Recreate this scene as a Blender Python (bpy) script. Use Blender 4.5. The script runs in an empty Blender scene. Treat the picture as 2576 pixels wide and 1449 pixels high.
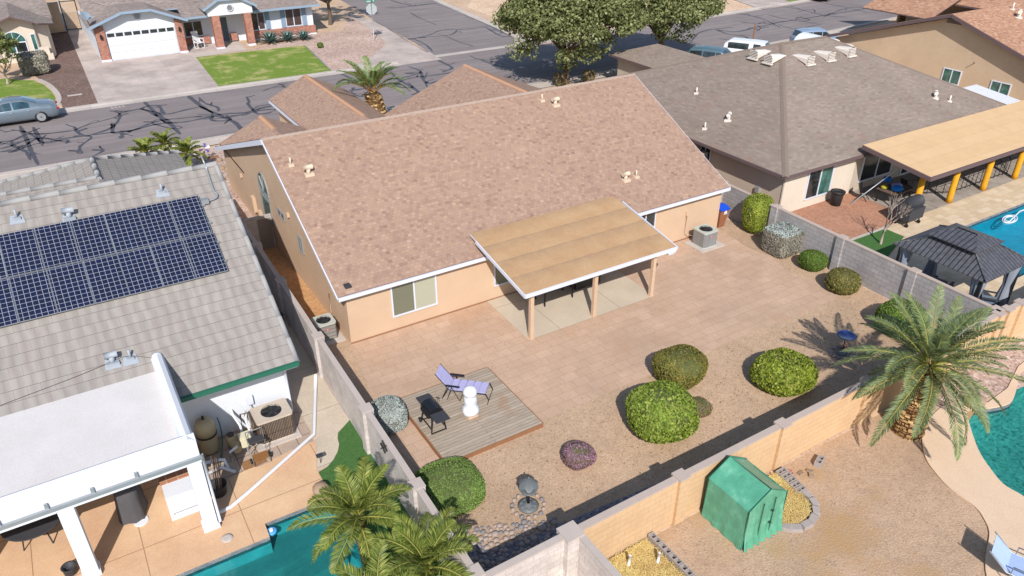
import bpy, math, random
import numpy as np
from mathutils import Vector, Matrix
from mathutils.geometry import tessellate_polygon
random.seed(7); rng = np.random.default_rng(7)
R = math.radians
sc = bpy.context.scene
COL = sc.collection
# ------------------------------------------------------------------ camera
CAM = Vector((-7.34996, -23.57414, 16.40864)); YAW, PITCH, ROLL, FPX = 0.553850, 0.527265, 0.000375, 1900.186
_f = Vector((math.sin(YAW)*math.cos(PITCH), math.cos(YAW)*math.cos(PITCH), -math.sin(PITCH)))
_r = Vector((math.cos(YAW), -math.sin(YAW), 0)); _u = _r.cross(_f)
_r, _u = _r*math.cos(ROLL)+_u*math.sin(ROLL), -_r*math.sin(ROLL)+_u*math.cos(ROLL)
cd = bpy.data.cameras.new('camera'); cam = bpy.data.objects.new('camera', cd); COL.objects.link(cam)
cam.matrix_world = Matrix(((_r.x,_u.x,-_f.x,CAM.x),(_r.y,_u.y,-_f.y,CAM.y),(_r.z,_u.z,-_f.z,CAM.z),(0,0,0,1)))
cd.sensor_width = 36; cd.lens = 36*FPX/2576; cd.clip_end = 2000; cd.clip_start = .1
sc.camera = cam
# ------------------------------------------------------------------ world, sun
SUNV = Vector((-.56, -1.07, 1.0)).normalized()      # towards the sun
w = bpy.data.worlds.new('World'); sc.world = w; w.use_nodes = True
nt = w.node_tree; bg = nt.nodes['Background']; sky = nt.nodes.new('ShaderNodeTexSky'); sky.sky_type = 'NISHITA'
sky.sun_disc = False; sky.sun_elevation = math.asin(SUNV.z); sky.sun_rotation = math.atan2(SUNV.x, SUNV.y) % (2*math.pi)
sky.air_density = 1.0; sky.dust_density = 0.6; sky.ozone_density = 1.0
nt.links.new(sky.outputs[0], bg.inputs[0]); bg.inputs[1].default_value = 0.125
sl = bpy.data.lights.new('sun', 'SUN'); sl.energy = 4.5; sl.angle = R(.53); sl.color = (1.0, .97, .935)
so = bpy.data.objects.new('sun', sl); COL.objects.link(so); so.location = (0, 0, 60)
so.rotation_euler = SUNV.to_track_quat('Z', 'Y').to_euler()
sc.view_settings.view_transform = 'Standard'; sc.view_settings.look = 'None'; sc.view_settings.gamma = 1
sc.view_settings.exposure = 0.25
sc.render.engine = 'CYCLES'
sc.cycles.max_bounces = 8; sc.cycles.transparent_max_bounces = 16

# ------------------------------------------------------------------ measuring: a sight line of the survey met with a plane
def _ray(u, v): return _f + _r*((u-1288)/FPX) - _u*((v-724.5)/FPX)
def _t(n, a, b):
    if n == 'D': return a, b
    return (n % 3)*858.5+a/3.0, (0, 482.5, 965)[n//3]+b/(3.0 if n < 6 else 2.992)
def G(n, a, b, z=0.0):
    d = _ray(*_t(n, a, b)); return CAM + d*((z-CAM.z)/d.z)
def GY(n, a, b, y):
    d = _ray(*_t(n, a, b)); return CAM + d*((y-CAM.y)/d.y)
def GX(n, a, b, x):
    d = _ray(*_t(n, a, b)); return CAM + d*((x-CAM.x)/d.x)
def GP(n, a, b, p, nr):
    d = _ray(*_t(n, a, b)); nr = Vector(nr); return CAM + d*((Vector(p)-CAM).dot(nr)/d.dot(nr))

# ------------------------------------------------------------------ materials
def lin(c):
    return tuple(((x/255)/12.92 if x/255 <= .04045 else ((x/255+.055)/1.055)**2.4) for x in c)
KB = .80
def C(r, g, b, k=None):
    k = KB if k is None else k
    return tuple(min(.85, v*k) for v in lin((r, g, b)))+(1,)
MATS = {}
class NT:
    def __init__(s, name, rough=.85, spec=.25):
        s.m = bpy.data.materials.new(name); s.m.use_nodes = True; s.t = s.m.node_tree; s.b = s.t.nodes['Principled BSDF']
        s.b.inputs['Roughness'].default_value = rough; s.b.inputs['Specular IOR Level'].default_value = spec; MATS[name] = s.m
    def n(s, t, **k):
        x = s.t.nodes.new('ShaderNode'+t)
        for a, v in k.items():
            if a in x.inputs: x.inputs[a].default_value = v
            else: setattr(x, a, v)
        return x
    def l(s, a, b): s.t.links.new(a, b)
    def co(s, kind='Object', scale=(1, 1, 1), rot=0):
        c = s.n('TexCoord'); mp = s.n('Mapping'); mp.inputs['Scale'].default_value = scale; mp.inputs['Rotation'].default_value[2] = rot
        s.l(c.outputs[kind], mp.inputs[0]); return mp.outputs[0]
    def noise(s, co, scale, detail=4, rough=.55):
        x = s.n('TexNoise', Scale=scale, Detail=detail, Roughness=rough); s.l(co, x.inputs['Vector']); return x.outputs['Fac']
    def ramp(s, fac, stops, interp='LINEAR'):
        x = s.n('ValToRGB'); x.color_ramp.interpolation = interp; e = x.color_ramp.elements
        while len(e) < len(stops): e.new(.5)
        for i, (p, c) in enumerate(stops): e[i].position = p; e[i].color = c if len(c) == 4 else tuple(c)+(1,)
        s.l(fac, x.inputs[0]); return x.outputs[0]
    def mix(s, fac, a, b, mode='MIX'):
        x = s.n('MixRGB', blend_type=mode)
        for i, v in enumerate((fac, a, b)):
            if hasattr(v, 'default_value'): s.l(v, x.inputs[i])
            else: x.inputs[i].default_value = v
        return x.outputs[0]
    def col(s, c):
        if hasattr(c, 'default_value'): s.l(c, s.b.inputs['Base Color'])
        else: s.b.inputs['Base Color'].default_value = c
    def bump(s, h, strength=.3, dist=.02):
        x = s.n('Bump', Strength=strength, Distance=dist); s.l(h, x.inputs['Height']); s.l(x.outputs[0], s.b.inputs['Normal']); return x
    def brick(s, co, w, h, mortar=.01, off=.5, smooth=.1):
        x = s.n('TexBrick', Scale=1.0); x.inputs['Brick Width'].default_value = w; x.inputs['Row Height'].default_value = h
        x.inputs['Mortar Size'].default_value = mortar; x.inputs['Mortar Smooth'].default_value = smooth; x.offset = off
        x.inputs['Color1'].default_value = (0, 0, 0, 1); x.inputs['Color2'].default_value = (1, 1, 1, 1); x.inputs['Mortar'].default_value = (.5, .5, .5, 1)
        s.l(co, x.inputs['Vector']); return x
def flat(name, c, rough=.7, spec=.3, metal=0, var=.12, vs=3.0, bump=0):
    if name in MATS: return MATS[name]
    s = NT(name, rough, spec); s.b.inputs['Metallic'].default_value = metal
    if var:
        co = s.co(); n = s.noise(co, vs, 5)
        s.col(s.mix(n, tuple(x*(1-var) for x in c[:3])+(1,), tuple(min(.9, x*(1+var)) for x in c[:3])+(1,)))
        if bump: s.bump(s.noise(co, 60, 3), .5, bump)
    else: s.col(c)
    return s.m
def stucco(name, c, c2=None, var=.09):
    s = NT(name, .92, .12); co = s.co(); big = s.noise(co, .55, 6, .6); fine = s.noise(co, 45, 3)
    c2 = c2 or tuple(x*(1-2*var) for x in c[:3])+(1,)
    a = s.mix(s.ramp(big, [(.3, (0, 0, 0)), (.75, (1, 1, 1))]), c, c2)
    s.col(s.mix(.16, a, s.ramp(fine, [(.3, (0, 0, 0)), (.7, (1, 1, 1))]), 'OVERLAY')); s.bump(fine, .35, .012); return s.m
def gravel(name, cols, scale=28, bump=.5, patch=None, patchc=None, pscale=.25):
    s = NT(name, .95, .1); co = s.co(); v = s.n('TexVoronoi', Scale=scale); s.l(co, v.inputs['Vector'])
    sep = s.n('SeparateColor'); s.l(v.outputs['Color'], sep.inputs[0])
    n = len(cols); c = s.ramp(sep.outputs[0], [(i/max(1, n-1), cc) for i, cc in enumerate(cols)])
    big = s.noise(co, pscale, 6, .62); fine = s.noise(co, 3.2, 5, .7)
    c = s.mix(.20, c, s.ramp(big, [(.32, (.15, .15, .15)), (.7, (.9, .9, .9))]), 'OVERLAY')
    c = s.mix(.10, c, s.ramp(fine, [(.35, (.1, .1, .1)), (.68, (.95, .95, .95))]), 'OVERLAY')
    if patch: c = s.mix(s.ramp(s.noise(co, patch, 5, .65), [(.52, (0, 0, 0)), (.66, (1, 1, 1))]), c, patchc)
    s.col(c); s.bump(v.outputs['Distance'], bump, .02); return s.m
def shingle(name, cols, bw=.30, bh=.145, patch=None, mort=.006, mdark=.75, ov=.18):
    s = NT(name, .93, .12); co = s.co('UV'); b = s.brick(co, bw, bh, mort, .5); b2 = s.brick(s.co('UV', (1, 1, 1)), bw*2.3, bh, 0, .37)
    v = s.mix(.15, b.outputs['Color'], b2.outputs['Color'])
    c = s.ramp(v, [(i/(len(cols)-1), cc) for i, cc in enumerate(cols)])
    o = s.co(); big = s.noise(o, .35, 6, .6); c = s.mix(ov, c, s.ramp(big, [(.3, (.25, .25, .25)), (.7, (.78, .78, .78))]), 'OVERLAY')
    if patch: c = s.mix(s.ramp(s.noise(o, 1.1, 5, .7), [(.56, (0, 0, 0)), (.68, (.55, .55, .55))]), c, patch)
    g = s.noise(o, 70, 2); c = s.mix(.12, c, s.ramp(g, [(.3, (0, 0, 0)), (.7, (1, 1, 1))]), 'OVERLAY')
    c = s.mix(b.outputs['Fac'], c, s.mix(1, c, (mdark, mdark, mdark, 1), 'MULTIPLY'))
    s.col(c); s.bump(s.mix(b.outputs['Fac'], v, (0, 0, 0, 1)), .35, .015); return s.m
def blocks(name, c1, c2, mort, bw=.4, bh=.2, off=.5, m=.012, stain=.2):
    s = NT(name, .93, .1); b = s.brick(s.co('UV'), bw, bh, m, off, .3)
    c = s.mix(b.outputs['Color'], c1, c2); o = s.co()
    c = s.mix(stain, c, s.ramp(s.noise(o, 1.3, 6, .65), [(.3, (.1, .1, .1)), (.7, (.9, .9, .9))]), 'OVERLAY')
    c = s.mix(b.outputs['Fac'], c, mort); c = s.mix(.15, c, s.ramp(s.noise(o, 55, 2), [(.3, (0, 0, 0)), (.7, (1, 1, 1))]), 'OVERLAY')
    s.col(c); s.bump(s.mix(b.outputs['Fac'], (1, 1, 1, 1), (0, 0, 0, 1)), .5, .012); return s.m
def leafm(name, cols, trans=.25, rough=.6):
    s = NT(name, rough, .3); g = s.n('NewGeometry'); c = s.ramp(g.outputs['Random Per Island'], [(i/(len(cols)-1), cc) for i, cc in enumerate(cols)])
    o = s.noise(s.co(), 1.4, 3); c = s.mix(.3, c, s.ramp(o, [(.35, (.2, .2, .2)), (.65, (.85, .85, .85))]), 'OVERLAY'); s.col(c)
    t = s.n('BsdfTranslucent'); s.l(s.mix(1, c, (1.25, 1.25, .6, 1), 'MULTIPLY'), t.inputs[0]); mx = s.n('MixShader'); mx.inputs[0].default_value = trans
    s.l(s.b.outputs[0], mx.inputs[1]); s.l(t.outputs[0], mx.inputs[2]); s.l(mx.outputs[0], s.t.nodes['Material Output'].inputs[0]); return s.m
def lawnm(name, g1, g2, dry, dp=.5):
    s = NT(name, .95, .1); co = s.co(); a = s.ramp(s.noise(co, 9, 6, .75), [(.3, g1), (.7, g2)])
    a = s.mix(s.ramp(s.noise(co, .55, 6, .68), [(dp, (0, 0, 0)), (dp+.12, (.85, .85, .85))]), a, dry)
    a = s.mix(.4, a, s.ramp(s.noise(co, 55, 2), [(.3, (.1, .1, .1)), (.7, (.95, .95, .95))]), 'OVERLAY'); s.col(a); s.bump(s.noise(co, 60, 3), .7, .04); return s.m
def concrete(name, c, joint=None, stain=.22, bw=2.4, bh=2.4, off=0, jc=None, sp=.5, m=.012, spots=None):
    s = NT(name, .9, .15); o = s.co(); a = s.mix(stain, c, s.ramp(s.noise(o, sp, 7, .68), [(.3, (.12, .12, .12)), (.72, (.88, .88, .88))]), 'OVERLAY')
    a = s.mix(.14, a, s.ramp(s.noise(o, 35, 3), [(.3, (0, 0, 0)), (.7, (1, 1, 1))]), 'OVERLAY')
    if spots: a = s.mix(s.ramp(s.noise(o, 2.2, 8, .8), [(.58, (0, 0, 0)), (.66, (.7, .7, .7))]), a, spots)
    if joint:
        b = s.brick(s.co('UV'), bw, bh, m, off); a = s.mix(b.outputs['Fac'], a, jc or tuple(x*.55 for x in c[:3])+(1,))
        s.bump(s.mix(b.outputs['Fac'], (1, 1, 1, 1), (0, 0, 0, 1)), .4, .01)
    s.col(a); return s.m
def waterm(name, tint, wave=6):
    s = NT(name); co = s.co(); t = s.n('BsdfTransparent'); g = s.n('BsdfGlossy', Roughness=.03)
    n = s.noise(co, wave, 3); s.l(s.ramp(s.noise(co, 3.0, 5, .7), [(.3, tuple(x*.86 for x in tint[:3])), (.7, tuple(min(1, x*1.12) for x in tint[:3]))]), t.inputs[0])
    b = s.n('Bump', Strength=.5, Distance=.03); s.l(n, b.inputs['Height']); s.l(b.outputs[0], g.inputs['Normal'])
    lw = s.n('LayerWeight'); s.l(b.outputs[0], lw.inputs['Normal']); pw = s.n('Math', operation='POWER'); pw.inputs[1].default_value = 4; s.l(lw.outputs['Facing'], pw.inputs[0]); f = s.n('Math', operation='MULTIPLY_ADD'); s.l(pw.outputs[0], f.inputs[0]); f.inputs[1].default_value = .7; f.inputs[2].default_value = .03; mx = s.n('MixShader'); s.l(f.outputs[0], mx.inputs[0]); s.l(t.outputs[0], mx.inputs[1]); s.l(g.outputs[0], mx.inputs[2])
    s.l(mx.outputs[0], s.t.nodes['Material Output'].inputs[0]); return s.m
def glassm(name, c, rough=.08, blinds=0):
    s = NT(name, rough, .6)
    if blinds:
        wv = s.n('TexWave', Scale=blinds, wave_type='BANDS', bands_direction='Z'); s.l(s.co(), wv.inputs['Vector'])
        s.col(s.mix(wv.outputs['Fac'], tuple(x*.72 for x in c[:3])+(1,), c))
    else:
        s.col(s.ramp(s.noise(s.co(), 2.5, 3), [(.35, tuple(x*.6 for x in c[:3])), (.65, tuple(x*1.5 for x in c[:3]))]))
    s.b.inputs['Coat Weight'].default_value = .6; s.b.inputs['Coat Roughness'].default_value = .03
    return s.m

M_sh_main = shingle('shingle_tan', [C(146, 117, 102), C(166, 136, 119), C(175, 145, 127), C(160, 130, 114), C(183, 152, 131), C(170, 141, 124), C(176, 145, 122), C(190, 162, 142)], bw=.17, bh=.14, ov=.06, mdark=.85)
M_sh_wing = M_sh_main
M_sh_taupe = shingle('shingle_taupe', [C(136, 121, 110), C(152, 137, 125), C(146, 131, 120), C(160, 145, 132), C(141, 126, 115)], patch=C(156, 124, 110), mort=.004, mdark=.85)
M_sh_orange = shingle('shingle_orange', [C(150, 112, 92), C(192, 146, 118), C(178, 134, 108), C(206, 164, 136), C(164, 124, 104)])
M_sh_grey = shingle('shingle_grey', [C(122, 108, 102), C(160, 146, 138), C(146, 132, 124), C(170, 156, 148), C(136, 122, 116)])
def tile_mat():
    s = NT('concrete_roof_tile', .9, .15); co = s.co('UV'); b = s.brick(co, .34, .37, .004, .5, .1); b0 = s.brick(co, 90, .37, .008, 0, .1)
    c = s.ramp(b.outputs['Color'], [(0, C(158, 152, 147)), (.35, C(161, 155, 150)), (.65, C(165, 159, 153)), (1, C(161, 153, 148))])
    wv = s.n('TexWave', Scale=.9, wave_type='BANDS', bands_direction='X', Distortion=4.0, Detail=2.0); s.l(co, wv.inputs['Vector'])
    c = s.mix(.3, c, s.mix(wv.outputs['Fac'], C(140, 120, 108, 1), C(205, 200, 190, 1)), 'SOFT_LIGHT')
    c = s.mix(.15, c, s.ramp(s.noise(s.co(), .7, 6, .65), [(.3, (.3, .3, .3)), (.7, (.72, .72, .72))]), 'OVERLAY')
    sep = s.n('SeparateXYZ'); s.l(co, sep.inputs[0]); md = s.n('Math', operation='FRACT'); dv = s.n('Math', operation='DIVIDE'); dv.inputs[1].default_value = .37
    s.l(sep.outputs[1], dv.inputs[0]); s.l(dv.outputs[0], md.inputs[0])
    c = s.mix(b.outputs['Fac'], c, C(134, 125, 118)); c = s.mix(b0.outputs['Fac'], c, C(118, 108, 102)); s.col(c)
    h = s.mix(.5, s.mix(b.outputs['Fac'], (1, 1, 1, 1), (0, 0, 0, 1)), s.mix(md.outputs[0], (1, 1, 1, 1), (0, 0, 0, 1))); s.bump(h, .45, .02); return s.m
M_tile = tile_mat()
M_tilecap = flat('tile_ridge_cap', C(166, 164, 162), .9, .1, var=.1, vs=5)
M_tan = stucco('stucco_tan', C(221, 190, 160), C(209, 177, 147), .1)
M_tanwall = blocks('tan_painted_block', C(222, 186, 146), C(218, 182, 142), C(208, 172, 134), m=.008, stain=.1)
M_taupe = stucco('stucco_taupe', C(205, 190, 172), C(190, 174, 156))
M_beige = stucco('stucco_beige', C(222, 194, 162), C(208, 180, 150))
M_white = stucco('stucco_white', C(238, 240, 244), C(226, 228, 234), .03)
M_cream = stucco('stucco_cream', C(232, 218, 200), C(222, 206, 186))
M_trim = flat('white_trim', C(226, 228, 238), .6, .3, var=.04)
M_bluetrim = flat('blue_grey_trim', C(150, 170, 190), .6, .3, var=.05)
M_brtrim = flat('brown_trim', C(112, 92, 92), .7, .3, var=.08)
M_gutter = flat('green_gutter', C(44, 110, 88), .55, .4, var=.08)
M_block = blocks('grey_block', C(170, 164, 162), C(184, 178, 176), C(146, 138, 136), m=.009)
M_blockL = blocks('weathered_block', C(204, 194, 188), C(214, 204, 196), C(184, 174, 166), m=.007, stain=.25)
M_capw = flat('weathered_cap', C(198, 184, 174), .9, .1, var=.1, vs=2, bump=.01)
M_cap = flat('block_cap', C(196, 178, 166), .9, .1, var=.1, vs=2, bump=.01)
M_brick = blocks('red_brick', C(150, 82, 64), C(196, 128, 104), C(190, 176, 164), .22, .08, .5, .008)
M_gyard = gravel('yard_gravel', [C(174, 142, 114), C(204, 174, 144), C(190, 158, 129), C(212, 184, 156)], 34, bump=.35)
M_gtan = gravel('tan_gravel', [C(190, 158, 132), C(220, 192, 165), C(206, 176, 150)], 9, patch=.3, patchc=C(206, 172, 134))
M_gpink = gravel('pink_gravel', [C(150, 122, 112), C(214, 184, 166), C(190, 160, 144), C(226, 206, 192)], 11)
M_gbrown = gravel('brown_gravel', [C(92, 72, 66), C(140, 116, 106), C(118, 96, 88), C(160, 134, 122)], 12)
M_ggrey = gravel('grey_stones', [C(96, 92, 100), C(150, 144, 148), C(122, 118, 124), C(176, 168, 168)], 11)
M_dirt = gravel('raw_dirt', [C(178, 146, 118), C(208, 178, 150), C(194, 162, 134), C(202, 170, 144)], 24, patch=.4, patchc=C(190, 154, 114), pscale=.3)
M_dirto = gravel('side_yard_dirt', [C(184, 138, 96), C(208, 162, 116), C(196, 150, 106)], 14)
M_dirtr = gravel('red_dirt', [C(168, 122, 98), C(192, 144, 118), C(180, 132, 108)], 14)
def paver_mat(name, c, c2, bw=.62, bh=.42, stain=None, jc=None):
    s = NT(name, .9, .15); co = s.co('UV'); b = s.brick(co, bw, bh, .007, .37, .2); b2 = s.brick(co, bw*2.1, bh*1.9, 0, .3)
    a = s.mix(b.outputs['Color'], c, c2); a = s.mix(.12, a, s.mix(b2.outputs['Color'], (.35, .35, .35, 1), (.65, .65, .65, 1)), 'OVERLAY')
    o = s.co(); a = s.mix(.16, a, s.ramp(s.noise(o, .45, 7, .68), [(.3, (.15, .15, .15)), (.7, (.85, .85, .85))]), 'OVERLAY')
    if stain: a = s.mix(s.ramp(s.noise(o, .32, 4, .6), [(.55, (0, 0, 0)), (.72, (.5, .5, .5))]), a, stain)
    a = s.mix(.12, a, s.ramp(s.noise(o, 40, 3), [(.3, (0, 0, 0)), (.7, (1, 1, 1))]), 'OVERLAY')
    a = s.mix(b.outputs['Fac'], a, jc or tuple(x*.75 for x in c[:3])+(1,)); s.col(a); s.bump(s.mix(b.outputs['Fac'], (1, 1, 1, 1), (0, 0, 0, 1)), .3, .01); return s.m
M_paver = paver_mat('stamped_paver', C(198, 166, 140), C(206, 174, 149), stain=C(198, 158, 126))
M_trav = paver_mat('travertine', C(214, 188, 154), C(228, 206, 176), .5, .38)
M_slab = concrete('patio_slab', C(206, 190, 168), True, bw=3.02, bh=2.9, off=0, stain=.15)
M_deckc = concrete('pool_deck_concrete', C(226, 186, 148), True, stain=.25, bw=2.6, bh=2.3, spots=C(206, 180, 156), jc=C(170, 132, 104))
M_deckp = concrete('peach_deck', C(232, 202, 172), stain=.12)
M_conc = concrete('driveway_concrete', C(198, 182, 172), True, stain=.4, bw=2.6, bh=2.35, jc=C(180, 164, 154), sp=.35)
M_walk = concrete('sidewalk_concrete', C(206, 192, 180), True, stain=.15, bw=1.9, bh=4, jc=C(176, 162, 152))
M_curb = concrete('curb_concrete', C(200, 188, 178), True, stain=.2, bw=3.0, bh=9, jc=C(160, 148, 140))
M_asph = NT('asphalt', .92, .15)
def asph():
    s = M_asph; o = s.co(); a = s.ramp(s.noise(o, .16, 7, .7), [(.3, C(136, 126, 124)), (.7, C(152, 141, 138))])
    wv = s.noise(s.co('Object', (.06, 1.3, 1)), 1.2, 5); a = s.mix(.25, a, s.ramp(wv, [(.35, (.3, .3, .3)), (.65, (.7, .7, .7))]), 'OVERLAY')
    a = s.mix(.3, a, s.ramp(s.noise(o, 30, 3, .7), [(.3, (.1, .1, .1)), (.7, (.9, .9, .9))]), 'OVERLAY'); s.col(a)
asph(); M_asph = M_asph.m
M_tar = flat('tar_sealant', C(84, 82, 88), .6, .4, var=.15, vs=4)
M_lawn = lawnm('lawn_green', C(104, 130, 50), C(142, 164, 74), C(190, 182, 120), .50)
M_turf = lawnm('turf_green', C(70, 108, 58), C(92, 130, 72), C(100, 136, 78), .8)
M_wood = NT('deck_wood', .9, .12)
def wood():
    s = M_wood; co = s.co('UV'); b = s.brick(co, 3.7, .14, .006, .5); c = s.mix(b.outputs['Color'], C(168, 152, 134), C(188, 173, 155))
    g = s.noise(s.co('UV', (1.2, 26, 1)), 2.2, 6, .7); c = s.mix(.5, c, s.ramp(g, [(.3, (.16, .15, .14)), (.7, (.86, .86, .84))]), 'OVERLAY')
    c = s.mix(s.ramp(s.noise(s.co(), 1.2, 5), [(.6, (0, 0, 0)), (.7, (.6, .6, .6))]), c, C(176, 140, 110)); c = s.mix(b.outputs['Fac'], c, C(104, 86, 74)); s.col(c)
wood(); M_wood = M_wood.m
M_woodedge = flat('deck_edge', C(156, 112, 82), .85, .15, var=.2, vs=6)
M_rolled = NT('rolled_roofing', .9, .1)
def rolled():
    s = M_rolled; sep = s.n('SeparateXYZ'); s.l(s.co(), sep.inputs[0]); ma = s.n('Math', operation='MULTIPLY_ADD'); s.l(sep.outputs[1], ma.inputs[0]); ma.inputs[1].default_value = 1/1.06; ma.inputs[2].default_value = 12.52/1.06
    wb = s.n('Math', operation='MULTIPLY_ADD'); s.l(s.noise(s.co(), .8, 3), wb.inputs[0]); wb.inputs[1].default_value = .05; s.l(ma.outputs[0], wb.inputs[2])
    fr = s.n('Math', operation='FRACT'); s.l(wb.outputs[0], fr.inputs[0]); sp = s.noise(s.co(), 30, 4, .8); sp2 = s.noise(s.co(), 3.2, 5, .7)
    band = s.ramp(fr.outputs[0], [(0, (.0, .0, .0)), (.45, (.06, .06, .06)), (.9, (.5, .5, .5)), (.985, (.75, .75, .75)), (.99, (1, 1, 1)), (1, (1, 1, 1))])
    spk = s.ramp(sp, [(.35, (.25, .25, .25)), (.62, (1, 1, 1))]); f = s.mix(1, band, spk, 'MULTIPLY'); f = s.mix(1, f, s.ramp(sp2, [(.3, (.35, .35, .35)), (.65, (1, 1, 1))]), 'MULTIPLY')
    c = s.ramp(s.noise(s.co(), 1.1, 6, .7), [(.3, C(186, 148, 110)), (.7, C(200, 165, 126))]); c = s.mix(.3, c, s.ramp(sp, [(.3, (.1, .1, .1)), (.7, (.9, .9, .9))]), 'OVERLAY'); c = s.mix(f, c, C(128, 112, 100)); s.col(c)
rolled(); M_rolled = M_rolled.m
M_covbeige = blocks('beige_roll_roof', C(226, 190, 146), C(223, 186, 142), C(208, 170, 130), 30, .9, 0, .008, .08)
M_fwhite = concrete('white_foam_roof', C(228, 222, 218), stain=.12, sp=.8)
M_yellow = flat('yellow_post', C(224, 158, 30), .7, .3, var=.15, vs=4)
M_black = flat('black_metal', C(38, 36, 38), .5, .4, var=.1)
M_dgrey = flat('dark_grey_plastic', C(66, 66, 70), .6, .3, var=.1)
M_grey = flat('grey_metal', C(160, 160, 158), .5, .4, var=.1, metal=.2)
M_galv = flat('galvanised', C(180, 184, 188), .45, .4, var=.1, metal=.5)
M_creamv = flat('cream_vent', C(226, 204, 180), .7, .2, var=.08)
M_whitev = flat('white_vent', C(238, 226, 214), .7, .2, var=.06)
M_silverv = flat('silver_vent', C(168, 174, 182), .55, .4, var=.1)
M_glass = glassm('dark_glass', C(46, 52, 52), .1)
M_glassg = glassm('green_glass', C(64, 108, 98), .15)
M_blind = glassm('blind_pane', C(196, 196, 172), .4, 16)
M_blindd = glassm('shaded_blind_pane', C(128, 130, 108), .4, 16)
M_screen = glassm('brown_sun_screen', C(70, 50, 46), .7)
M_bark = flat('bark_brown', C(116, 98, 84), .95, .1, var=.3, vs=9, bump=.03)
M_barkw = flat('pale_bark', C(176, 160, 146), .95, .1, var=.2, vs=9)
M_palmt = NT('palm_trunk', .95, .1)
def palmt():
    s = M_palmt; b = s.brick(s.co('UV'), .2, .11, .02, .5); c = s.mix(b.outputs['Color'], C(128, 92, 56), C(206, 172, 120)); c = s.mix(b.outputs['Fac'], c, C(74, 52, 36)); s.col(c); s.bump(s.mix(b.outputs['Fac'], b.outputs['Color'], (0, 0, 0, 1)), .9, .06)
palmt(); M_palmt = M_palmt.m
M_river = flat('river_rock_stone', C(178, 160, 148), .75, .25, var=.2, vs=3)
M_river2 = flat('grey_river_stone', C(140, 136, 138), .75, .25, var=.2, vs=3)
M_boulder = flat('tan_boulder', C(176, 150, 126), .9, .15, var=.2, vs=4, bump=.03)
M_ac = blocks('ac_louvre', C(158, 156, 152), C(166, 164, 160), C(92, 90, 88), .9, .055, 0, .012, .05)
M_actop = flat('ac_top_plate', C(196, 198, 186), .6, .3, var=.05)
M_acb = blocks('rusty_coil_louvre', C(120, 104, 92), C(134, 118, 104), C(66, 54, 48), .05, .9, 0, .012, .1)
M_red = flat('red_badge', C(206, 40, 60), .5, .4, var=0)
M_whitep = flat('white_plastic', C(238, 238, 240), .4, .4, var=.03)

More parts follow.
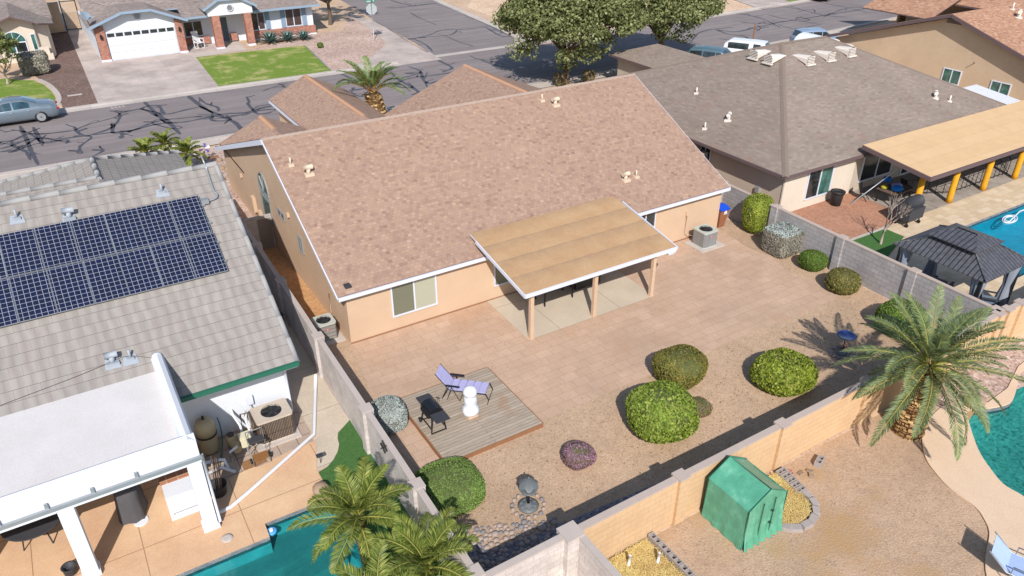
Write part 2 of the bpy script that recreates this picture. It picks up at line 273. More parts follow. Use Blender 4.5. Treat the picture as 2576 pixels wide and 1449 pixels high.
# ------------------------------------------------------------------ mesh builder
OFF = {}
class MB:
    def __init__(s, M=None): s.V = []; s.F = []; s.I = []; s.Q = []; s.M = M; s.sm = []
    def p(s, q):
        q = Vector(q)
        if s.M is not None: q = s.M @ q
        s.V.append((q.x, q.y, q.z)); return len(s.V)-1
    def face(s, pts, m=0, sm=False): s.F.append([s.p(q) for q in pts]); s.I.append(m); s.sm.append(sm)
    def fi(s, idx, m=0, sm=False): s.F.append(list(idx)); s.I.append(m); s.sm.append(sm)
    def box(s, x0, y0, z0, x1, y1, z1, m=0, mt=None):
        a = [s.p(q) for q in ((x0,y0,z0),(x1,y0,z0),(x1,y1,z0),(x0,y1,z0),(x0,y0,z1),(x1,y0,z1),(x1,y1,z1),(x0,y1,z1))]
        for k, f in enumerate(((0,3,2,1),(4,5,6,7),(0,1,5,4),(1,2,6,5),(2,3,7,6),(3,0,4,7))): s.fi([a[i] for i in f], mt if (k == 1 and mt is not None) else m)
    def bar(s, a, b, w, h=None, m=0, up=(0, 0, 1)):
        a, b = Vector(a), Vector(b); h = h or w; d = (b-a).normalized(); up = Vector(up)
        if abs(d.dot(up)) > .98: up = Vector((1, 0, 0))
        x = d.cross(up).normalized()*w/2; y = x.cross(d).normalized()*h/2
        i = [s.p(q) for q in (a-x-y, a+x-y, a+x+y, a-x+y, b-x-y, b+x-y, b+x+y, b-x+y)]
        for f in ((0,1,2,3),(7,6,5,4),(0,4,5,1),(1,5,6,2),(2,6,7,3),(3,7,4,0)): s.fi([i[k] for k in f], m)
    def tube(s, pts, r, n=8, m=0, cap=True):
        pts = [Vector(q) for q in pts]; rs = r if isinstance(r, (list, tuple)) else [r]*len(pts); rings = []
        for k, q in enumerate(pts):
            d = (pts[min(k+1, len(pts)-1)]-pts[max(k-1, 0)]).normalized(); up = Vector((0, 0, 1)) if abs(d.z) < .95 else Vector((1, 0, 0))
            x = d.cross(up).normalized(); y = d.cross(x)
            rings.append([s.p(q+(x*math.cos(t)+y*math.sin(t))*rs[k]) for t in [2*math.pi*j/n for j in range(n)]])
        for a, b in zip(rings, rings[1:]):
            for j in range(n): s.fi((a[j], a[(j+1) % n], b[(j+1) % n], b[j]), m, True)
        if cap: s.fi(rings[0], m); s.fi(rings[-1][::-1], m)
    def lathe(s, prof, n=20, m=0, c=(0, 0, 0), jit=0):
        rings = []
        for r, z in prof: rings.append([s.p((c[0]+r*(1+random.uniform(-jit, jit))*math.cos(2*math.pi*j/n), c[1]+r*(1+random.uniform(-jit, jit))*math.sin(2*math.pi*j/n), c[2]+z)) for j in range(n)])
        for a, b in zip(rings, rings[1:]):
            for j in range(n): s.fi((a[j], a[(j+1) % n], b[(j+1) % n], b[j]), m, True)
        s.fi(rings[0][::-1], m); s.fi(rings[-1], m)
    def ell(s, c, r, m=0, nu=14, nv=8, jit=0, p=2.0):
        def sg(v, e): return math.copysign(abs(v)**e, v)
        e = 2.0/p; rings = []
        for i in range(1, nv):
            ph = -math.pi/2+math.pi*i/nv
            rings.append([s.p((c[0]+r[0]*sg(math.cos(ph), e)*sg(math.cos(t), e)*(1+random.uniform(-jit, jit)), c[1]+r[1]*sg(math.cos(ph), e)*sg(math.sin(t), e)*(1+random.uniform(-jit, jit)), c[2]+r[2]*sg(math.sin(ph), e))) for t in [2*math.pi*j/nu for j in range(nu)]])
        b = s.p((c[0], c[1], c[2]-r[2])); t_ = s.p((c[0], c[1], c[2]+r[2]))
        for a, q in zip(rings, rings[1:]):
            for j in range(nu): s.fi((a[j], a[(j+1) % nu], q[(j+1) % nu], q[j]), m, True)
        for j in range(nu): s.fi((b, rings[0][(j+1) % nu], rings[0][j]), m, True); s.fi((t_, rings[-1][j], rings[-1][(j+1) % nu]), m, True)
    def sheet(s, poly, z, m=0, holes=()):
        loops = [[Vector((q[0], q[1], 0)) for q in poly]]+[[Vector((q[0], q[1], 0)) for q in h] for h in holes]
        flatv = [q for l in loops for q in l]; idx = [s.p((q.x, q.y, z)) for q in flatv]
        for t in tessellate_polygon(loops):
            a, b, c = (flatv[i] for i in t)
            if (b-a).cross(c-a).z < 0: t = t[::-1]
            s.fi([idx[i] for i in t], m)
    def prism(s, poly, z0, z1, m=0, mt=None):
        s.sheet(poly, z1, m if mt is None else mt); s.sheet(poly, z0, m); n = len(poly)
        ar = sum(poly[i][0]*poly[(i+1) % n][1]-poly[(i+1) % n][0]*poly[i][1] for i in range(n))
        q = poly if ar > 0 else poly[::-1]
        for i in range(n):
            a, b = q[i], q[(i+1) % n]; s.face([(a[0], a[1], z0), (b[0], b[1], z0), (b[0], b[1], z1), (a[0], a[1], z1)], m)
    def slab(s, pts, th, m=0, ms=1):      # roof plane with thickness th below it
        s.face(pts, m); lo = [(q[0], q[1], q[2]-th) for q in pts]; s.face(lo[::-1], ms); n = len(pts)
        for i in range(n):
            a, b = pts[i], pts[(i+1) % n]; s.face([a, lo[i], lo[(i+1) % n], b], ms)
    def extr(s, prof, axis, a0, a1, m=0):  # prof: (u,z) extruded along x or y
        def P(u, z, a): return (a, u, z) if axis == 'x' else (u, a, z)
        n = len(prof); A = [s.p(P(u, z, a0)) for u, z in prof]; B = [s.p(P(u, z, a1)) for u, z in prof]
        s.fi(A, m); s.fi(B[::-1], m)
        for i in range(n): s.fi((A[i], B[i], B[(i+1) % n], A[(i+1) % n]), m)
    def quads(s, arr, m=0): s.Q.append((np.asarray(arr, float), m))
    def build(s, name, mats, parent=None, label=None, cat=None, group=None, kind=None, loc=None):
        if not isinstance(mats, (list, tuple)): mats = [mats]
        nv = len(s.V); V = [np.array(s.V, float).reshape(-1, 3)]; lo = [i for f in s.F for i in f]; sz = [len(f) for f in s.F]; mi = list(s.I); sm = list(s.sm)
        L = [np.array(lo, np.int32)]; S = [np.array(sz, np.int32)]; MI = [np.array(mi, np.int32)]; SM = [np.array(sm, bool)]
        base = nv
        for q, m in s.Q:
            k, w_ = q.shape[0], q.shape[1]
            if s.M is not None:
                Mx = np.array(s.M); q = q@Mx[:3, :3].T+Mx[:3, 3]
            V.append(q.reshape(-1, 3)); L.append(np.arange(k*w_, dtype=np.int32)+base); S.append(np.full(k, w_, np.int32)); MI.append(np.full(k, m, np.int32)); SM.append(np.zeros(k, bool)); base += k*w_
        V = np.concatenate(V); L = np.concatenate(L); S = np.concatenate(S); MI = np.concatenate(MI); SM = np.concatenate(SM)
        off = np.zeros(3)
        if loc is not None: off = np.array(loc, float)
        elif parent is not None and parent.name in OFF: off = np.array(OFF[parent.name])
        me = bpy.data.meshes.new(name); me.vertices.add(len(V)); me.vertices.foreach_set('co', (V-off).ravel().astype(np.float32))
        me.loops.add(len(L)); me.loops.foreach_set('vertex_index', L); me.polygons.add(len(S))
        st = np.concatenate([[0], np.cumsum(S)[:-1]]).astype(np.int32); me.polygons.foreach_set('loop_start', st); me.polygons.foreach_set('loop_total', S)
        me.polygons.foreach_set('material_index', MI); me.polygons.foreach_set('use_smooth', SM)
        for m in mats: me.materials.append(m)
        me.update(calc_edges=True)
        # metric UVs: u along the horizontal of each face, v up its slope
        nr = np.zeros(len(S)*3, np.float32); me.polygons.foreach_get('normal', nr); nr = nr.reshape(-1, 3)
        t = np.stack([-nr[:, 1], nr[:, 0], np.zeros(len(nr))], 1); ln = np.linalg.norm(t, axis=1); fl = ln < .05; t[fl] = (1, 0, 0); ln[fl] = 1; t /= ln[:, None]
        b = np.cross(nr, t); b[fl] = (0, 1, 0); pid = np.repeat(np.arange(len(S)), S); lv = V[L]
        uv = np.stack([(lv*t[pid]).sum(1), (lv*b[pid]).sum(1)], 1)+50.0
        ul = me.uv_layers.new(name='UVMap'); ul.data.foreach_set('uv', uv.ravel().astype(np.float32))
        o = bpy.data.objects.new(name, me); COL.objects.link(o)
        if parent is not None: o.parent = parent
        if parent is not None and parent.name in OFF: OFF[o.name] = OFF[parent.name]
        if loc is not None and parent is None: o.location = loc; OFF[o.name] = tuple(loc)
        if label: o['label'] = label
        if cat: o['category'] = cat
        if group: o['group'] = group
        if kind: o['kind'] = kind
        return o
def thing(name, label, cat, loc=(0, 0, 0), rz=0, group=None, local=False):
    o = bpy.data.objects.new(name, None); COL.objects.link(o); o.location = loc; o.rotation_euler[2] = rz; o.empty_display_size = .3
    o['label'] = label; o['category'] = cat
    if group: o['group'] = group
    if not local: OFF[o.name] = tuple(loc)
    return o
def dup(root, label, loc, rz=0, group=None, scale=None):
    def cp(o, par):
        c = o.copy(); COL.objects.link(c); c.parent = par
        for ch in [x for x in bpy.data.objects if x.parent == o and x != c]: cp(ch, c)
        return c
    r = cp(root, None); r.location = loc; r.rotation_euler[2] = rz; r['label'] = label
    if group: r['group'] = group
    if scale: r.scale = scale
    return r
def struct(name, mb, mats): return mb.build(name, mats, kind='structure')
def xy(pts): return [(q[0], q[1]) for q in pts]
def Gp(n, *ab, z=0): return [G(n, a, b, z) for a, b in ab]
def smooth(pts, k=4, closed=False):
    out = []; n = len(pts); P = [Vector(p) for p in pts]
    rg = range(n) if closed else range(n-1)
    for i in rg:
        p0 = P[(i-1) % n] if closed or i > 0 else P[0]; p1 = P[i]; p2 = P[(i+1) % n]; p3 = P[(i+2) % n] if closed or i+2 < n else P[-1]
        for j in range(k):
            t = j/k; out.append(.5*((2*p1)+(p2-p0)*t+(2*p0-5*p1+4*p2-p3)*t*t+(3*p1-p0-3*p2+p3)*t**3))
    if not closed: out.append(P[-1])
    return out

# ================================================================== GROUND, ROADS, POOLS
poolA = [(-12.0, -7.69), (-5.38, -7.69), (-5.36, -7.15), (-3.88, -7.17), (-3.42, -7.75), (-3.34, -8.9), (-3.42, -9.6), (-3.2, -11.0), (-3.4, -16.5), (-12.0, -16.5)]
poolB = [(26.9, -10.6), (46, -10.6), (46, -6.3), (26.9, -6.3)]
poolC = [(q.x, q.y) for q in smooth([G(8, *p) for p in ((2160, 205), (2152, 270), (2200, 430), (2250, 545), (2330, 660), (2420, 765), (2569, 855), (2800, 1010), (3150, 800), (3250, 300), (3050, -60), (2760, -130), (2560, -90), (2515, 60), (2470, 150), (2330, 188))], 4, True)]
g = MB(); g.sheet([(-300, -200), (400, -200), (400, 400), (-300, 400)], 0, 0, [poolA, poolB, poolC]); struct('ground', g, M_gtan)
def pool(poly, depth, mwall, mwater, steps=()):
    b = MB(); b.sheet(poly, -depth, 0); n = len(poly)
    for i in range(n):
        a, c = poly[i], poly[(i+1) % n]; b.face([(a[0], a[1], -depth), (c[0], c[1], -depth), (c[0], c[1], -.24), (a[0], a[1], -.24)], 0); b.face([(a[0], a[1], -.24), (c[0], c[1], -.24), (c[0], c[1], 0.0), (a[0], a[1], 0.0)], 1)
    for s_ in steps: b.prism(s_[0], -depth+.002, s_[1], s_[2] if len(s_) > 2 else 0)
    struct('pool_basin', b, mwall)
    w_ = MB(); w_.sheet(poly, -.13, 0); struct('pool_water', w_, mwater)
M_plas = flat('pool_plaster', C(196, 226, 226), .8, .2, var=.15, vs=2)
M_shelf = flat('pool_shelf_grey', C(176, 176, 170), .8, .2, var=.08, vs=3)
M_ptile = blocks('pool_edge_tile', C(110, 120, 130), C(150, 150, 150), C(120, 120, 120), .15, .08, .5, .006)
M_peb = gravel('pool_pebble', [C(90, 160, 160), C(190, 230, 220), C(130, 190, 186)], 10, bump=.3)
WA = waterm('water_teal', (.20, .62, .64, 1), 4); WB = waterm('water_blue', (.10, .60, .74, 1), 5); WC = waterm('water_green', (.30, .64, .62, 1), 7)
pool(poolA, 1.35, [M_plas, M_ptile, M_shelf], WA, [([(-12, -8.35), (-5.3, -8.35), (-3.45, -8.0), (-3.6, -7.4), (-3.9, -7.2), (-5.3, -7.2), (-5.4, -7.72), (-12, -7.72)], -.6, 2), ([(-6.8, -8.9), (-3.6, -8.7), (-3.45, -8.02), (-5.3, -8.36), (-6.8, -8.36)], -.95, 2)])
pool(poolB, 1.3, [M_plas, M_ptile, M_shelf], WB, [([(26.95, -10.55), (29.4, -10.55), (29.4, -9.0), (30.1, -8.7), (30.1, -6.35), (26.95, -6.35)], -.34, 2)])
pool(poolC, 1.5, [M_peb, M_ptile], WC)
def area(name, poly, mat, z, holes=()):
    a = MB(); a.sheet(xy(poly), z, 0, holes); return struct(name, a, mat)
# ---- the street
road = MB()
far_e = [(-160, 38.35), (23.6, 38.4), (33.3, 38.6), (50, 39.4), (62, 40.0), (80, 41.2), (160, 48)]
near_e = [(160, 36), (80, 29.6), (66, 28.6), (52, 27.5), (-160, 27.5)]
road.sheet(far_e+near_e, .005, 0)
cross = [(23.5, 39.3), (24.3, 45.4), (25.0, 54.6), (26.0, 63.7), (29.5, 100), (41.5, 100), (36.6, 66.4), (34.6, 47.1), (33.4, 40.2), (33.2, 39.3)]
road.sheet(cross, .005, 0)
def ribbon(pts, wd, z, m=0, mb=None, k=4, jit=.35):
    P = smooth([Vector((p.x, p.y, 0)) for p in pts], k); L = []
    for i, p in enumerate(P):
        d = (P[min(i+1, len(P)-1)]-P[max(i-1, 0)]); d.normalize(); nrm = Vector((-d.y, d.x, 0)); ww = wd*(1+random.uniform(-jit, jit))/2
        if i in (0, len(P)-1): ww *= .4
        L.append(((p+nrm*ww), (p-nrm*ww)))
    for a, b in zip(L, L[1:]): mb.face([(a[1].x, a[1].y, z), (b[1].x, b[1].y, z), (b[0].x, b[0].y, z), (a[0].x, a[0].y, z)], m)
CR = [
(0, .22, [(150,950),(200,1050),(240,1150),(290,1245)]), (0, .16, [(90,1060),(100,1100),(200,1150),(230,1210)]), (0, .14, [(0,1145),(130,1130),(300,1080),(500,1055),(500,1085)]), (0, .2, [(250,960),(300,1050),(320,1090)]),
(0, .13, [(30,1000),(130,985),(250,1010),(350,1010),(560,985)]), (0, .15, [(0,1125),(90,1100),(230,1050),(420,1050),(620,1030),(700,1015),(850,960),(905,880),(880,845),(825,838)]),
(0, .16, [(560,955),(580,990),(620,1020),(690,1030)]), (0, .12, [(560,985),(640,950),(780,910),(880,880),(910,850)]), (0, .2, [(700,1020),(850,1000),(1000,985),(1150,945),(1250,930),(1400,920),(1600,880),(1700,860),(1850,850),(2000,810),(2100,795)]),
(0, .26, [(1090,770),(1150,830),(1220,890),(1290,940),(1360,1015)]), (0, .15, [(1190,880),(1120,840),(1070,820),(1120,800),(1200,800),(1230,850),(1280,860),(1400,830),(1500,810)]), (0, .22, [(1420,725),(1490,780),(1560,830),(1640,860),(1700,890),(1780,930),(1830,990)]),
(0, .15, [(1500,735),(1550,780),(1640,810),(1650,840)]), (0, .15, [(1860,730),(1880,770),(1870,780),(1900,820),(1950,860),(2050,850)]), (0, .16, [(1700,890),(1800,870),(1900,850),(2000,830),(2110,825)]), (0, .12, [(900,855),(1000,835),(1070,825),(1250,870)]),
(0, .2, [(860,930),(850,1000),(920,1005),(915,1045)]), (0, .13, [(690,1030),(680,1050),(610,1100),(600,1130),(580,1155)]), (0, .16, [(900,990),(1000,985),(1140,930),(1250,905),(1350,895),(1550,875),(1700,890)]), (0, .2, [(2110,635),(2130,640),(2150,662)]), (0, .09, [(1980,690),(2060,660),(2140,655)]),
(0, .05, [(1110,760),(1300,735),(1500,712),(1870,680)]), (0, .14, [(760,1115),(775,1140),(730,1165)]), (0, .13, [(0,1070),(100,1060),(220,1010),(330,1080),(480,1055)]), (0, .12, [(540,1075),(420,1060),(330,1040),(250,1060),(150,1130),(60,1155)]), (0, .12, [(1500,800),(1600,850),(1600,910),(1740,905),(1700,870)]), (0, .1, [(1900,830),(1960,800),(2060,790),(2100,800)]), (0,.1,[(1250,930),(1200,900),(1150,930),(1250,960),(1320,975)]),
(1, .2, [(0,560),(70,590),(150,640),(190,670)]), (1, .14, [(60,680),(200,665),(270,640),(400,630),(520,590),(600,580),(760,560),(870,540)]), (1, .24, [(370,540),(430,600),(520,650),(600,705)]), (1, .15, [(430,590),(520,575),(600,540),(500,500)]), (1, .2, [(600,540),(620,600),(660,630),(770,600)]), (1, .2, [(730,455),(820,500),(830,520),(760,545)]),
(1, .12, [(400,630),(450,660),(540,660),(500,620)]), (1, .09, [(970,420),(1050,450),(1200,445),(1300,480)]), (1, .12, [(1050,450),(1150,490),(1260,505)]), (1, .13, [(330,60),(560,45),(730,22)]), (1, .16, [(370,0),(450,25),(540,45),(560,35)]), (1, .09, [(520,95),(600,140),(720,190)]), (1, .14, [(500,300),(650,270),(750,230),(870,225),(820,265),(700,275),(540,290)]),
(1, .1, [(870,225),(1000,215),(1100,200)]), (1, .09, [(780,270),(900,320),(1000,350)]), (1, .16, [(1090,205),(1200,270),(1290,275)]), (1, .14, [(230,150),(330,205),(480,300),(600,370),(710,430)]), (1, .12, [(690,0),(900,90),(1130,200),(1310,290)]), (1, .14, [(500,290),(560,300),(640,340),(690,390)]), (1, .1, [(650,660),(640,620),(700,600)]), (1, .08, [(500,75),(650,70)]), (1, .13, [(100,660),(80,700),(160,730),(200,690)]),
(2, .17, [(230,220),(400,240),(560,205),(660,185),(760,165),(900,145),(1100,110),(1300,80),(1450,50)]), (2, .12, [(410,105),(520,120),(620,150),(700,190),(740,210)]), (2, .12, [(440,165),(560,180),(700,170),(820,155)]), (2, .13, [(760,50),(900,75),(1000,100),(1100,120),(1250,130)]), (2, .11, [(640,110),(760,140),(900,160),(1040,185)]), (2, .14, [(560,190),(590,210),(560,235)]), (2, .1, [(860,90),(980,70),(1000,95)]), (2, .14, [(1060,130),(1140,95),(1250,60),(1400,50)]),
(2, .14, [(230,220),(120,250),(60,320),(0,350)]), (2, .13, [(260,230),(350,260),(450,270),(520,310)]), (2, .1, [(720,185),(800,210),(880,215),(1060,180)]), (2, .1, [(240,220),(390,205)]), (2, .1, [(270,290),(350,300),(420,280)]), (2, .09, [(1000,10),(1200,50),(1400,95)]), (2,.12,[(850,150),(880,130),(960,150),(880,165)]),
]
for n, wd, pts in CR: ribbon([G(n, a, b) for a, b in pts], wd*1.2+.03, .012, 1, road)
rc_ = random.Random(21)
for n, wd, pts in CR:
    if wd < .12: continue
    for k in range(3):
        i = rc_.randrange(len(pts)-1); a, b = G(n, *pts[i]), G(n, *pts[i+1]); p0 = a.lerp(b, rc_.random()); q0 = a.lerp(b, rc_.random()); off = Vector((rc_.uniform(-.9, .9), rc_.uniform(-.7, .7), 0))
        ribbon([p0, p0.lerp(q0, .3)+off*.7, p0.lerp(q0, .7)+off, (q0 if k else q0+off*1.6)], rc_.uniform(.07, .13), .0125, 1, road)
for (a, b, c, d, y) in ((-160, 27.5, 52, 27.5, 0), (-160, 38.35, 23.5, 38.38, 0)): ribbon([Vector((a, b, 0)), Vector((c, d, 0))], .07, .012, 1, road, 40, .5)
struct('road', road, [M_asph, M_tar])
gut = MB(); gut.sheet([(23.5, 39.3), (33.2, 39.3), (33.2, 40.15), (23.6, 40.15)], .016); gut.sheet([(23.2, 38.42), (33.3, 38.62), (33.2, 39.3), (23.5, 39.3)], .004, 1); struct('valley_gutter', gut, [M_curb, M_asph])
cb = MB()
def curb(pts, wd, side=1):   # rolled kerb: toe at road height, back 0.1 m up
    P = [Vector((p[0], p[1], 0)) for p in pts]
    N = [];
    for i in range(len(P)):
        d = (P[min(i+1, len(P)-1)]-P[max(i-1, 0)]).normalized(); N.append(Vector((-d.y, d.x, 0))*side)
    for i in range(len(P)-1):
        a, b, na, nb = P[i], P[i+1], N[i], N[i+1]
        prof = [(0, .016), (wd*.55, .035), (wd*.75, .1), (wd, .1), (wd, .001)]
        for (o1, z1), (o2, z2) in zip(prof, prof[1:]):
            q = [a+na*o1, b+nb*o1, b+nb*o2, a+na*o2]; zz = (z1, z1, z2, z2); f = [(v.x, v.y, z) for v, z in zip(q, zz)]
            cb.face(f if side == 1 else f[::-1], 0)
curb([(-160, 38.35), (-40, 38.35), (19.6, 38.35)], 1.1, 1)
curb([(33.3, 38.75), (34.0, 39.0), (50, 39.5), (62, 40.1), (80, 41.3), (160, 48.1)], 1.0, 1)
curb([(34.0, 42.2), (34.6, 47.1), (36.6, 66.4), (41.5, 100)], .7, -1)
curb([(-160, 27.5), (-40, 27.5), (52, 27.5), (66, 28.6), (80, 29.6), (160, 36)], .75, -1)
struct('kerb', cb, M_curb)
area('sidewalk', [(-160, 25.75), (52, 25.75), (66, 26.9), (66, 28.0), (52, 26.75), (-160, 26.75)], M_walk, .06)
area('corner_apron', Gp(1, (60,108),(150,125),(230,152),(330,205),(480,300),(600,370),(712,431),(640,455),(520,484),(250,512),(100,530),(60,520),(220,440),(345,325),(270,260)), M_conc, .014)
area('corner_apron', [(15.5, 38.38), (23.55, 38.38), (23.6, 39.4), (23.9, 41.5), (21, 41.5), (19.0, 39.6), (15.5, 39.3)], M_conc, .013)
area('corner_apron', Gp(1, (1310,292),(1330,250),(1440,300),(1500,360),(1300,350)), M_conc, .014)
# ---- lots across the street
area('brown_gravel_bed', Gp(0, (350,250),(512,238),(742,787),(478,826),(430,700),(300,600),(130,480)), M_gbrown, .006)
area('lawn', Gp(0, (-300,640),(60,590),(140,606),(250,606),(330,640),(390,690),(420,740),(410,775),(360,815),(-300,930)), M_lawn, .01)
ed = MB(); ribbon(Gp(0, (290,598),(370,640),(420,690),(445,740),(430,785),(380,830)), .35, .02, 0, ed, 6, .05); struct('lawn_edging', ed, [M_curb, M_deckc])
q_ = G(0, 565, 718); m_ = MB(); m_.box(q_.x-.5, q_.y-.16, 0, q_.x+.5, q_.y+.16, .03); m_.build('meter_lid', M_curb, None, 'long narrow concrete meter lid in the brown gravel across the street', 'utility cover', None, None, (q_.x, q_.y, 0))
area('side_path', Gp(0, (512,238),(622,224),(700,330),(780,465),(858,470),(972,752),(742,787)), M_conc, .012)
area('driveway', Gp(0, (845,455),(1362,400),(1395,398),(1480,434),(1655,660),(1300,706),(970,752)), M_conc, .016)
area('front_walk', Gp(0, (1362,400),(1700,375),(1735,270),(1790,300),(1862,380),(1480,434)), M_walk, .02)
area('porch', Gp(0, (1400,320),(1640,290),(1740,280),(1700,375),(1420,405)), M_conc, .024)
area('lawn', Gp(0, (1478,434),(1860,392),(2300,343),(2512,546),(1655,659)), M_lawn, .018)
area('pink_gravel_bed', Gp(0, (1862,380),(2380,262),(2576,230),(2620,380),(2800,420),(2860,500),(2576,540),(2512,546),(2300,343)), M_gpink, .008)
area('corner_gravel', Gp(1, (-60,380),(60,108),(150,165),(270,262),(343,325),(220,438),(100,512),(-60,530)), M_gpink, .012)
ed = MB(); ribbon(Gp(0, (2300,343),(2512,546)), .14, .03, 0, ed, 3, .05); struct('lawn_edging', ed, M_river2)
area('concrete_court', [(-6, 69), (-2, 69), (-2, 90), (-6, 90)], M_conc, .006)
area('driveway', Gp(2, (330,-20),(640,-60),(800,16),(620,72),(560,62)), M_conc, .05)
area('lawn', Gp(2, (700,-30),(1000,-60),(1060,-10),(860,18),(810,15)), M_lawn, .03)
area('tan_gravel_lot', [(36.5, 43), (60, 41.2), (80, 42.5), (90, 60), (60, 90), (38, 60)], gravel('pale_gravel', [C(204, 168, 138), C(236, 206, 176), C(222, 188, 158)], 5), .004)
# ---- front yards on the near side
area('driveway', [(11.5, 18.7), (20.5, 18.7), (21.5, 25.75), (10.8, 25.75)], M_conc, .012)
area('driveway', [(30, 22.0), (40.5, 22.0), (41.5, 25.75), (29, 25.75)], M_conc, .012)
area('parking_pad', [(40.6, 19.5), (60, 19.5), (60, 25.75), (41.6, 25.75)], M_conc, .010)
# ---- back yard of the tan house
area('yard_gravel', [(-1.62, -12.9), (20.4, -12.9), (20.5, 3), (19.2, 3), (-1.3, 1.2)], M_gyard, .006)
area('side_yard_dirt', [(-1.35, 1.2), (0.3, 1.2), (0.3, 9.7), (-1.3, 9.7)], M_dirto, .008)
area('side_yard_gravel', [(-1.3, 9.8), (.3, 9.8), (.3, 18.5), (3.0, 20), (3, 25.7), (-3, 25.7), (-2.6, 18), (-1.4, 15)], M_gpink, .006)
pv = [(0.3, 0.5), (-.05, .1), (-.35, -2), (-.75, -4.3), (-.95, -6.0), (-.75, -7.6), (.3, -7.62), (3.55, -7.58), (10.94, -7.50), (18.8, -7.55), (19.3, -7.0), (19.0, -6.3), (18.75, -5.0), (19.2, -3.6), (19.0, -2.2), (19.2, -1.0), (19.35, 0.4)]
area('paver_patio', pv, M_paver, .012)
area('patio_slab', [(5.98, .2), (12.36, .2), (12.2, -3.38), (5.9, -3.38)], M_slab, .03)
area('stone_border', [(-1.7, -12.9), (20.3, -12.9), (20.3, -12.15), (14, -12.0), (8, -11.95), (1.0, -11.5), (-.4, -11.3), (-1.0, -10.2), (-1.7, -10.0)], M_ggrey, .014)
# ---- left neighbour's yard
ln = MB(); ln.sheet([(-20, -16.5), (-12.0, -16.5), (-12.0, -7.69), (-5.38, -7.69), (-5.36, -7.15), (-3.88, -7.17), (-3.4, -6.6), (-3.42, -5.9), (-3.0, -4.6), (-5.2, -4.75), (-6.6, -5.0), (-6.6, -2.6), (-20, -2.6)], .006); struct('pool_deck', ln, M_deckc)
area('equipment_pad', [(-6.6, -2.6), (-6.6, -5.0), (-5.2, -4.72), (-3.05, -4.55), (-2.95, -2.6)], concrete('grey_pavers', C(190, 168, 150), True, bw=.62, bh=.62, stain=.3, jc=C(120, 104, 92)), .01)
area('side_walk', [(-3.2, 14), (-1.6, 14), (-1.7, -4.2), (-2.15, -4.6), (-2.3, -5.3), (-2.9, -5.9), (-3.4, -5.9), (-2.98, -4.55), (-2.98, -2.6)], concrete('worn_walk', C(206, 190, 170), True, bw=5, bh=2.6, stain=.2), .014)
area('artificial_turf', [(-1.7, -4.2), (-2.0, -4.42), (-2.25, -4.6), (-2.36, -4.85), (-2.42, -5.15), (-2.58, -5.45), (-2.82, -5.72), (-3.1, -5.93), (-3.4, -6.0), (-3.4, -6.7), (-3.1, -8.2), (-3.0, -10.5), (-3.0, -13), (-1.6, -13), (-1.68, -8)], M_turf, .02)
# ---- right neighbour's yard
area('red_dirt_bed', [(20.7, 14), (23.3, 14), (24, -.4), (29.0, -.4), (28.9, -4.2), (20.7, -4.2)], M_dirtr, .006)
area('travertine_deck', [(20.6, -13.0), (20.6, -6.8), (23.2, -6.6), (26.4, -5.5), (26.4, -4.3), (28.8, -4.3), (60, -4.3), (60, -6.3), (26.9, -6.3), (26.9, -10.6), (46, -10.6), (46, -14), (20.6, -14)], M_trav, .01)
area('covered_patio_floor', [(28.8, -.3), (60, -.3), (60, -4.3), (28.8, -4.3)], concrete('grey_patio', C(168, 156, 144), True, bw=3, bh=3, stain=.5, sp=.9), .014)
area('lawn', [(20.7, -4.35), (26.4, -4.35), (26.4, -5.45), (23.2, -6.55), (20.7, -6.75)], M_turf, .016)
ed = MB(); ed.box(20.7, -4.4, .001, 26.5, -4.28, .05); struct('lawn_edging', ed, M_curb)
# ---- yard beyond the rear wall
area('bare_dirt', [(1.3, -13.2), (24, -13.2), (24, -40), (1.3, -40)], M_dirt, .005, [poolC] if False else ())if False else None
dd = MB(); dl = [(1.35, -13.2), (21, -13.2), (21, -13.6)]
dkC = [(q.x, q.y) for q in smooth([G(8, *p) for p in ((2070, 135), (1960, 180), (1880, 250), (1830, 330), (1805, 420), (1830, 560), (1900, 670), (2020, 800), (2200, 930), (2280, 1040), (2312, 1140), (2285, 1300), (2290, 1449), (2360, 1600), (2700, 1900))], 4)]
dkC += [(q.x, q.y) for q in [G(8, 4200, 1600), G(8, 4200, 200), G(8, 3200, -300), G(8, 2620, -200), G(8, 2530, -120), G(8, 2450, 40), G(8, 2300, 150)]]
def inset_ok(): pass
dd.sheet([(1.35, -13.25), (30, -13.25), (30, -14.05)] + [(21.5, -14.05), (17.5, -14.4)] + dkC[:60:1][0:0] + [(16.2, -14.9), (15.0, -15.2)] + [(14.6, -15.6), (13.2, -18.5), (12.0, -21), (9, -24), (4, -26), (1.35, -26)], .005)
struct('bare_dirt', dd, M_dirt)
dk = MB(); dk.sheet(dkC, .05, 0, [poolC]); n = len(dkC)
for i in range(n):
    a, b = dkC[i], dkC[(i+1) % n]; dk.face([(a[0], a[1], 0), (b[0], b[1], 0), (b[0], b[1], .05), (a[0], a[1], .05)], 0)
n = len(poolC)
for i in range(n):
    a, b = poolC[i], poolC[(i+1) % n]; dk.face([(a[0], a[1], -.02), (b[0], b[1], -.02), (b[0], b[1], .05), (a[0], a[1], .05)], 0)
struct('pool_deck', dk, M_deckp)
area('pink_gravel_bed', [(14.2, -13.3), (30, -13.3), (30, -16), (G(8,2440,80).x, G(8,2440,80).y), (G(8,2100,140).x, G(8,2100,140).y-.1), (14.8, -14.6)], M_gpink, .012)

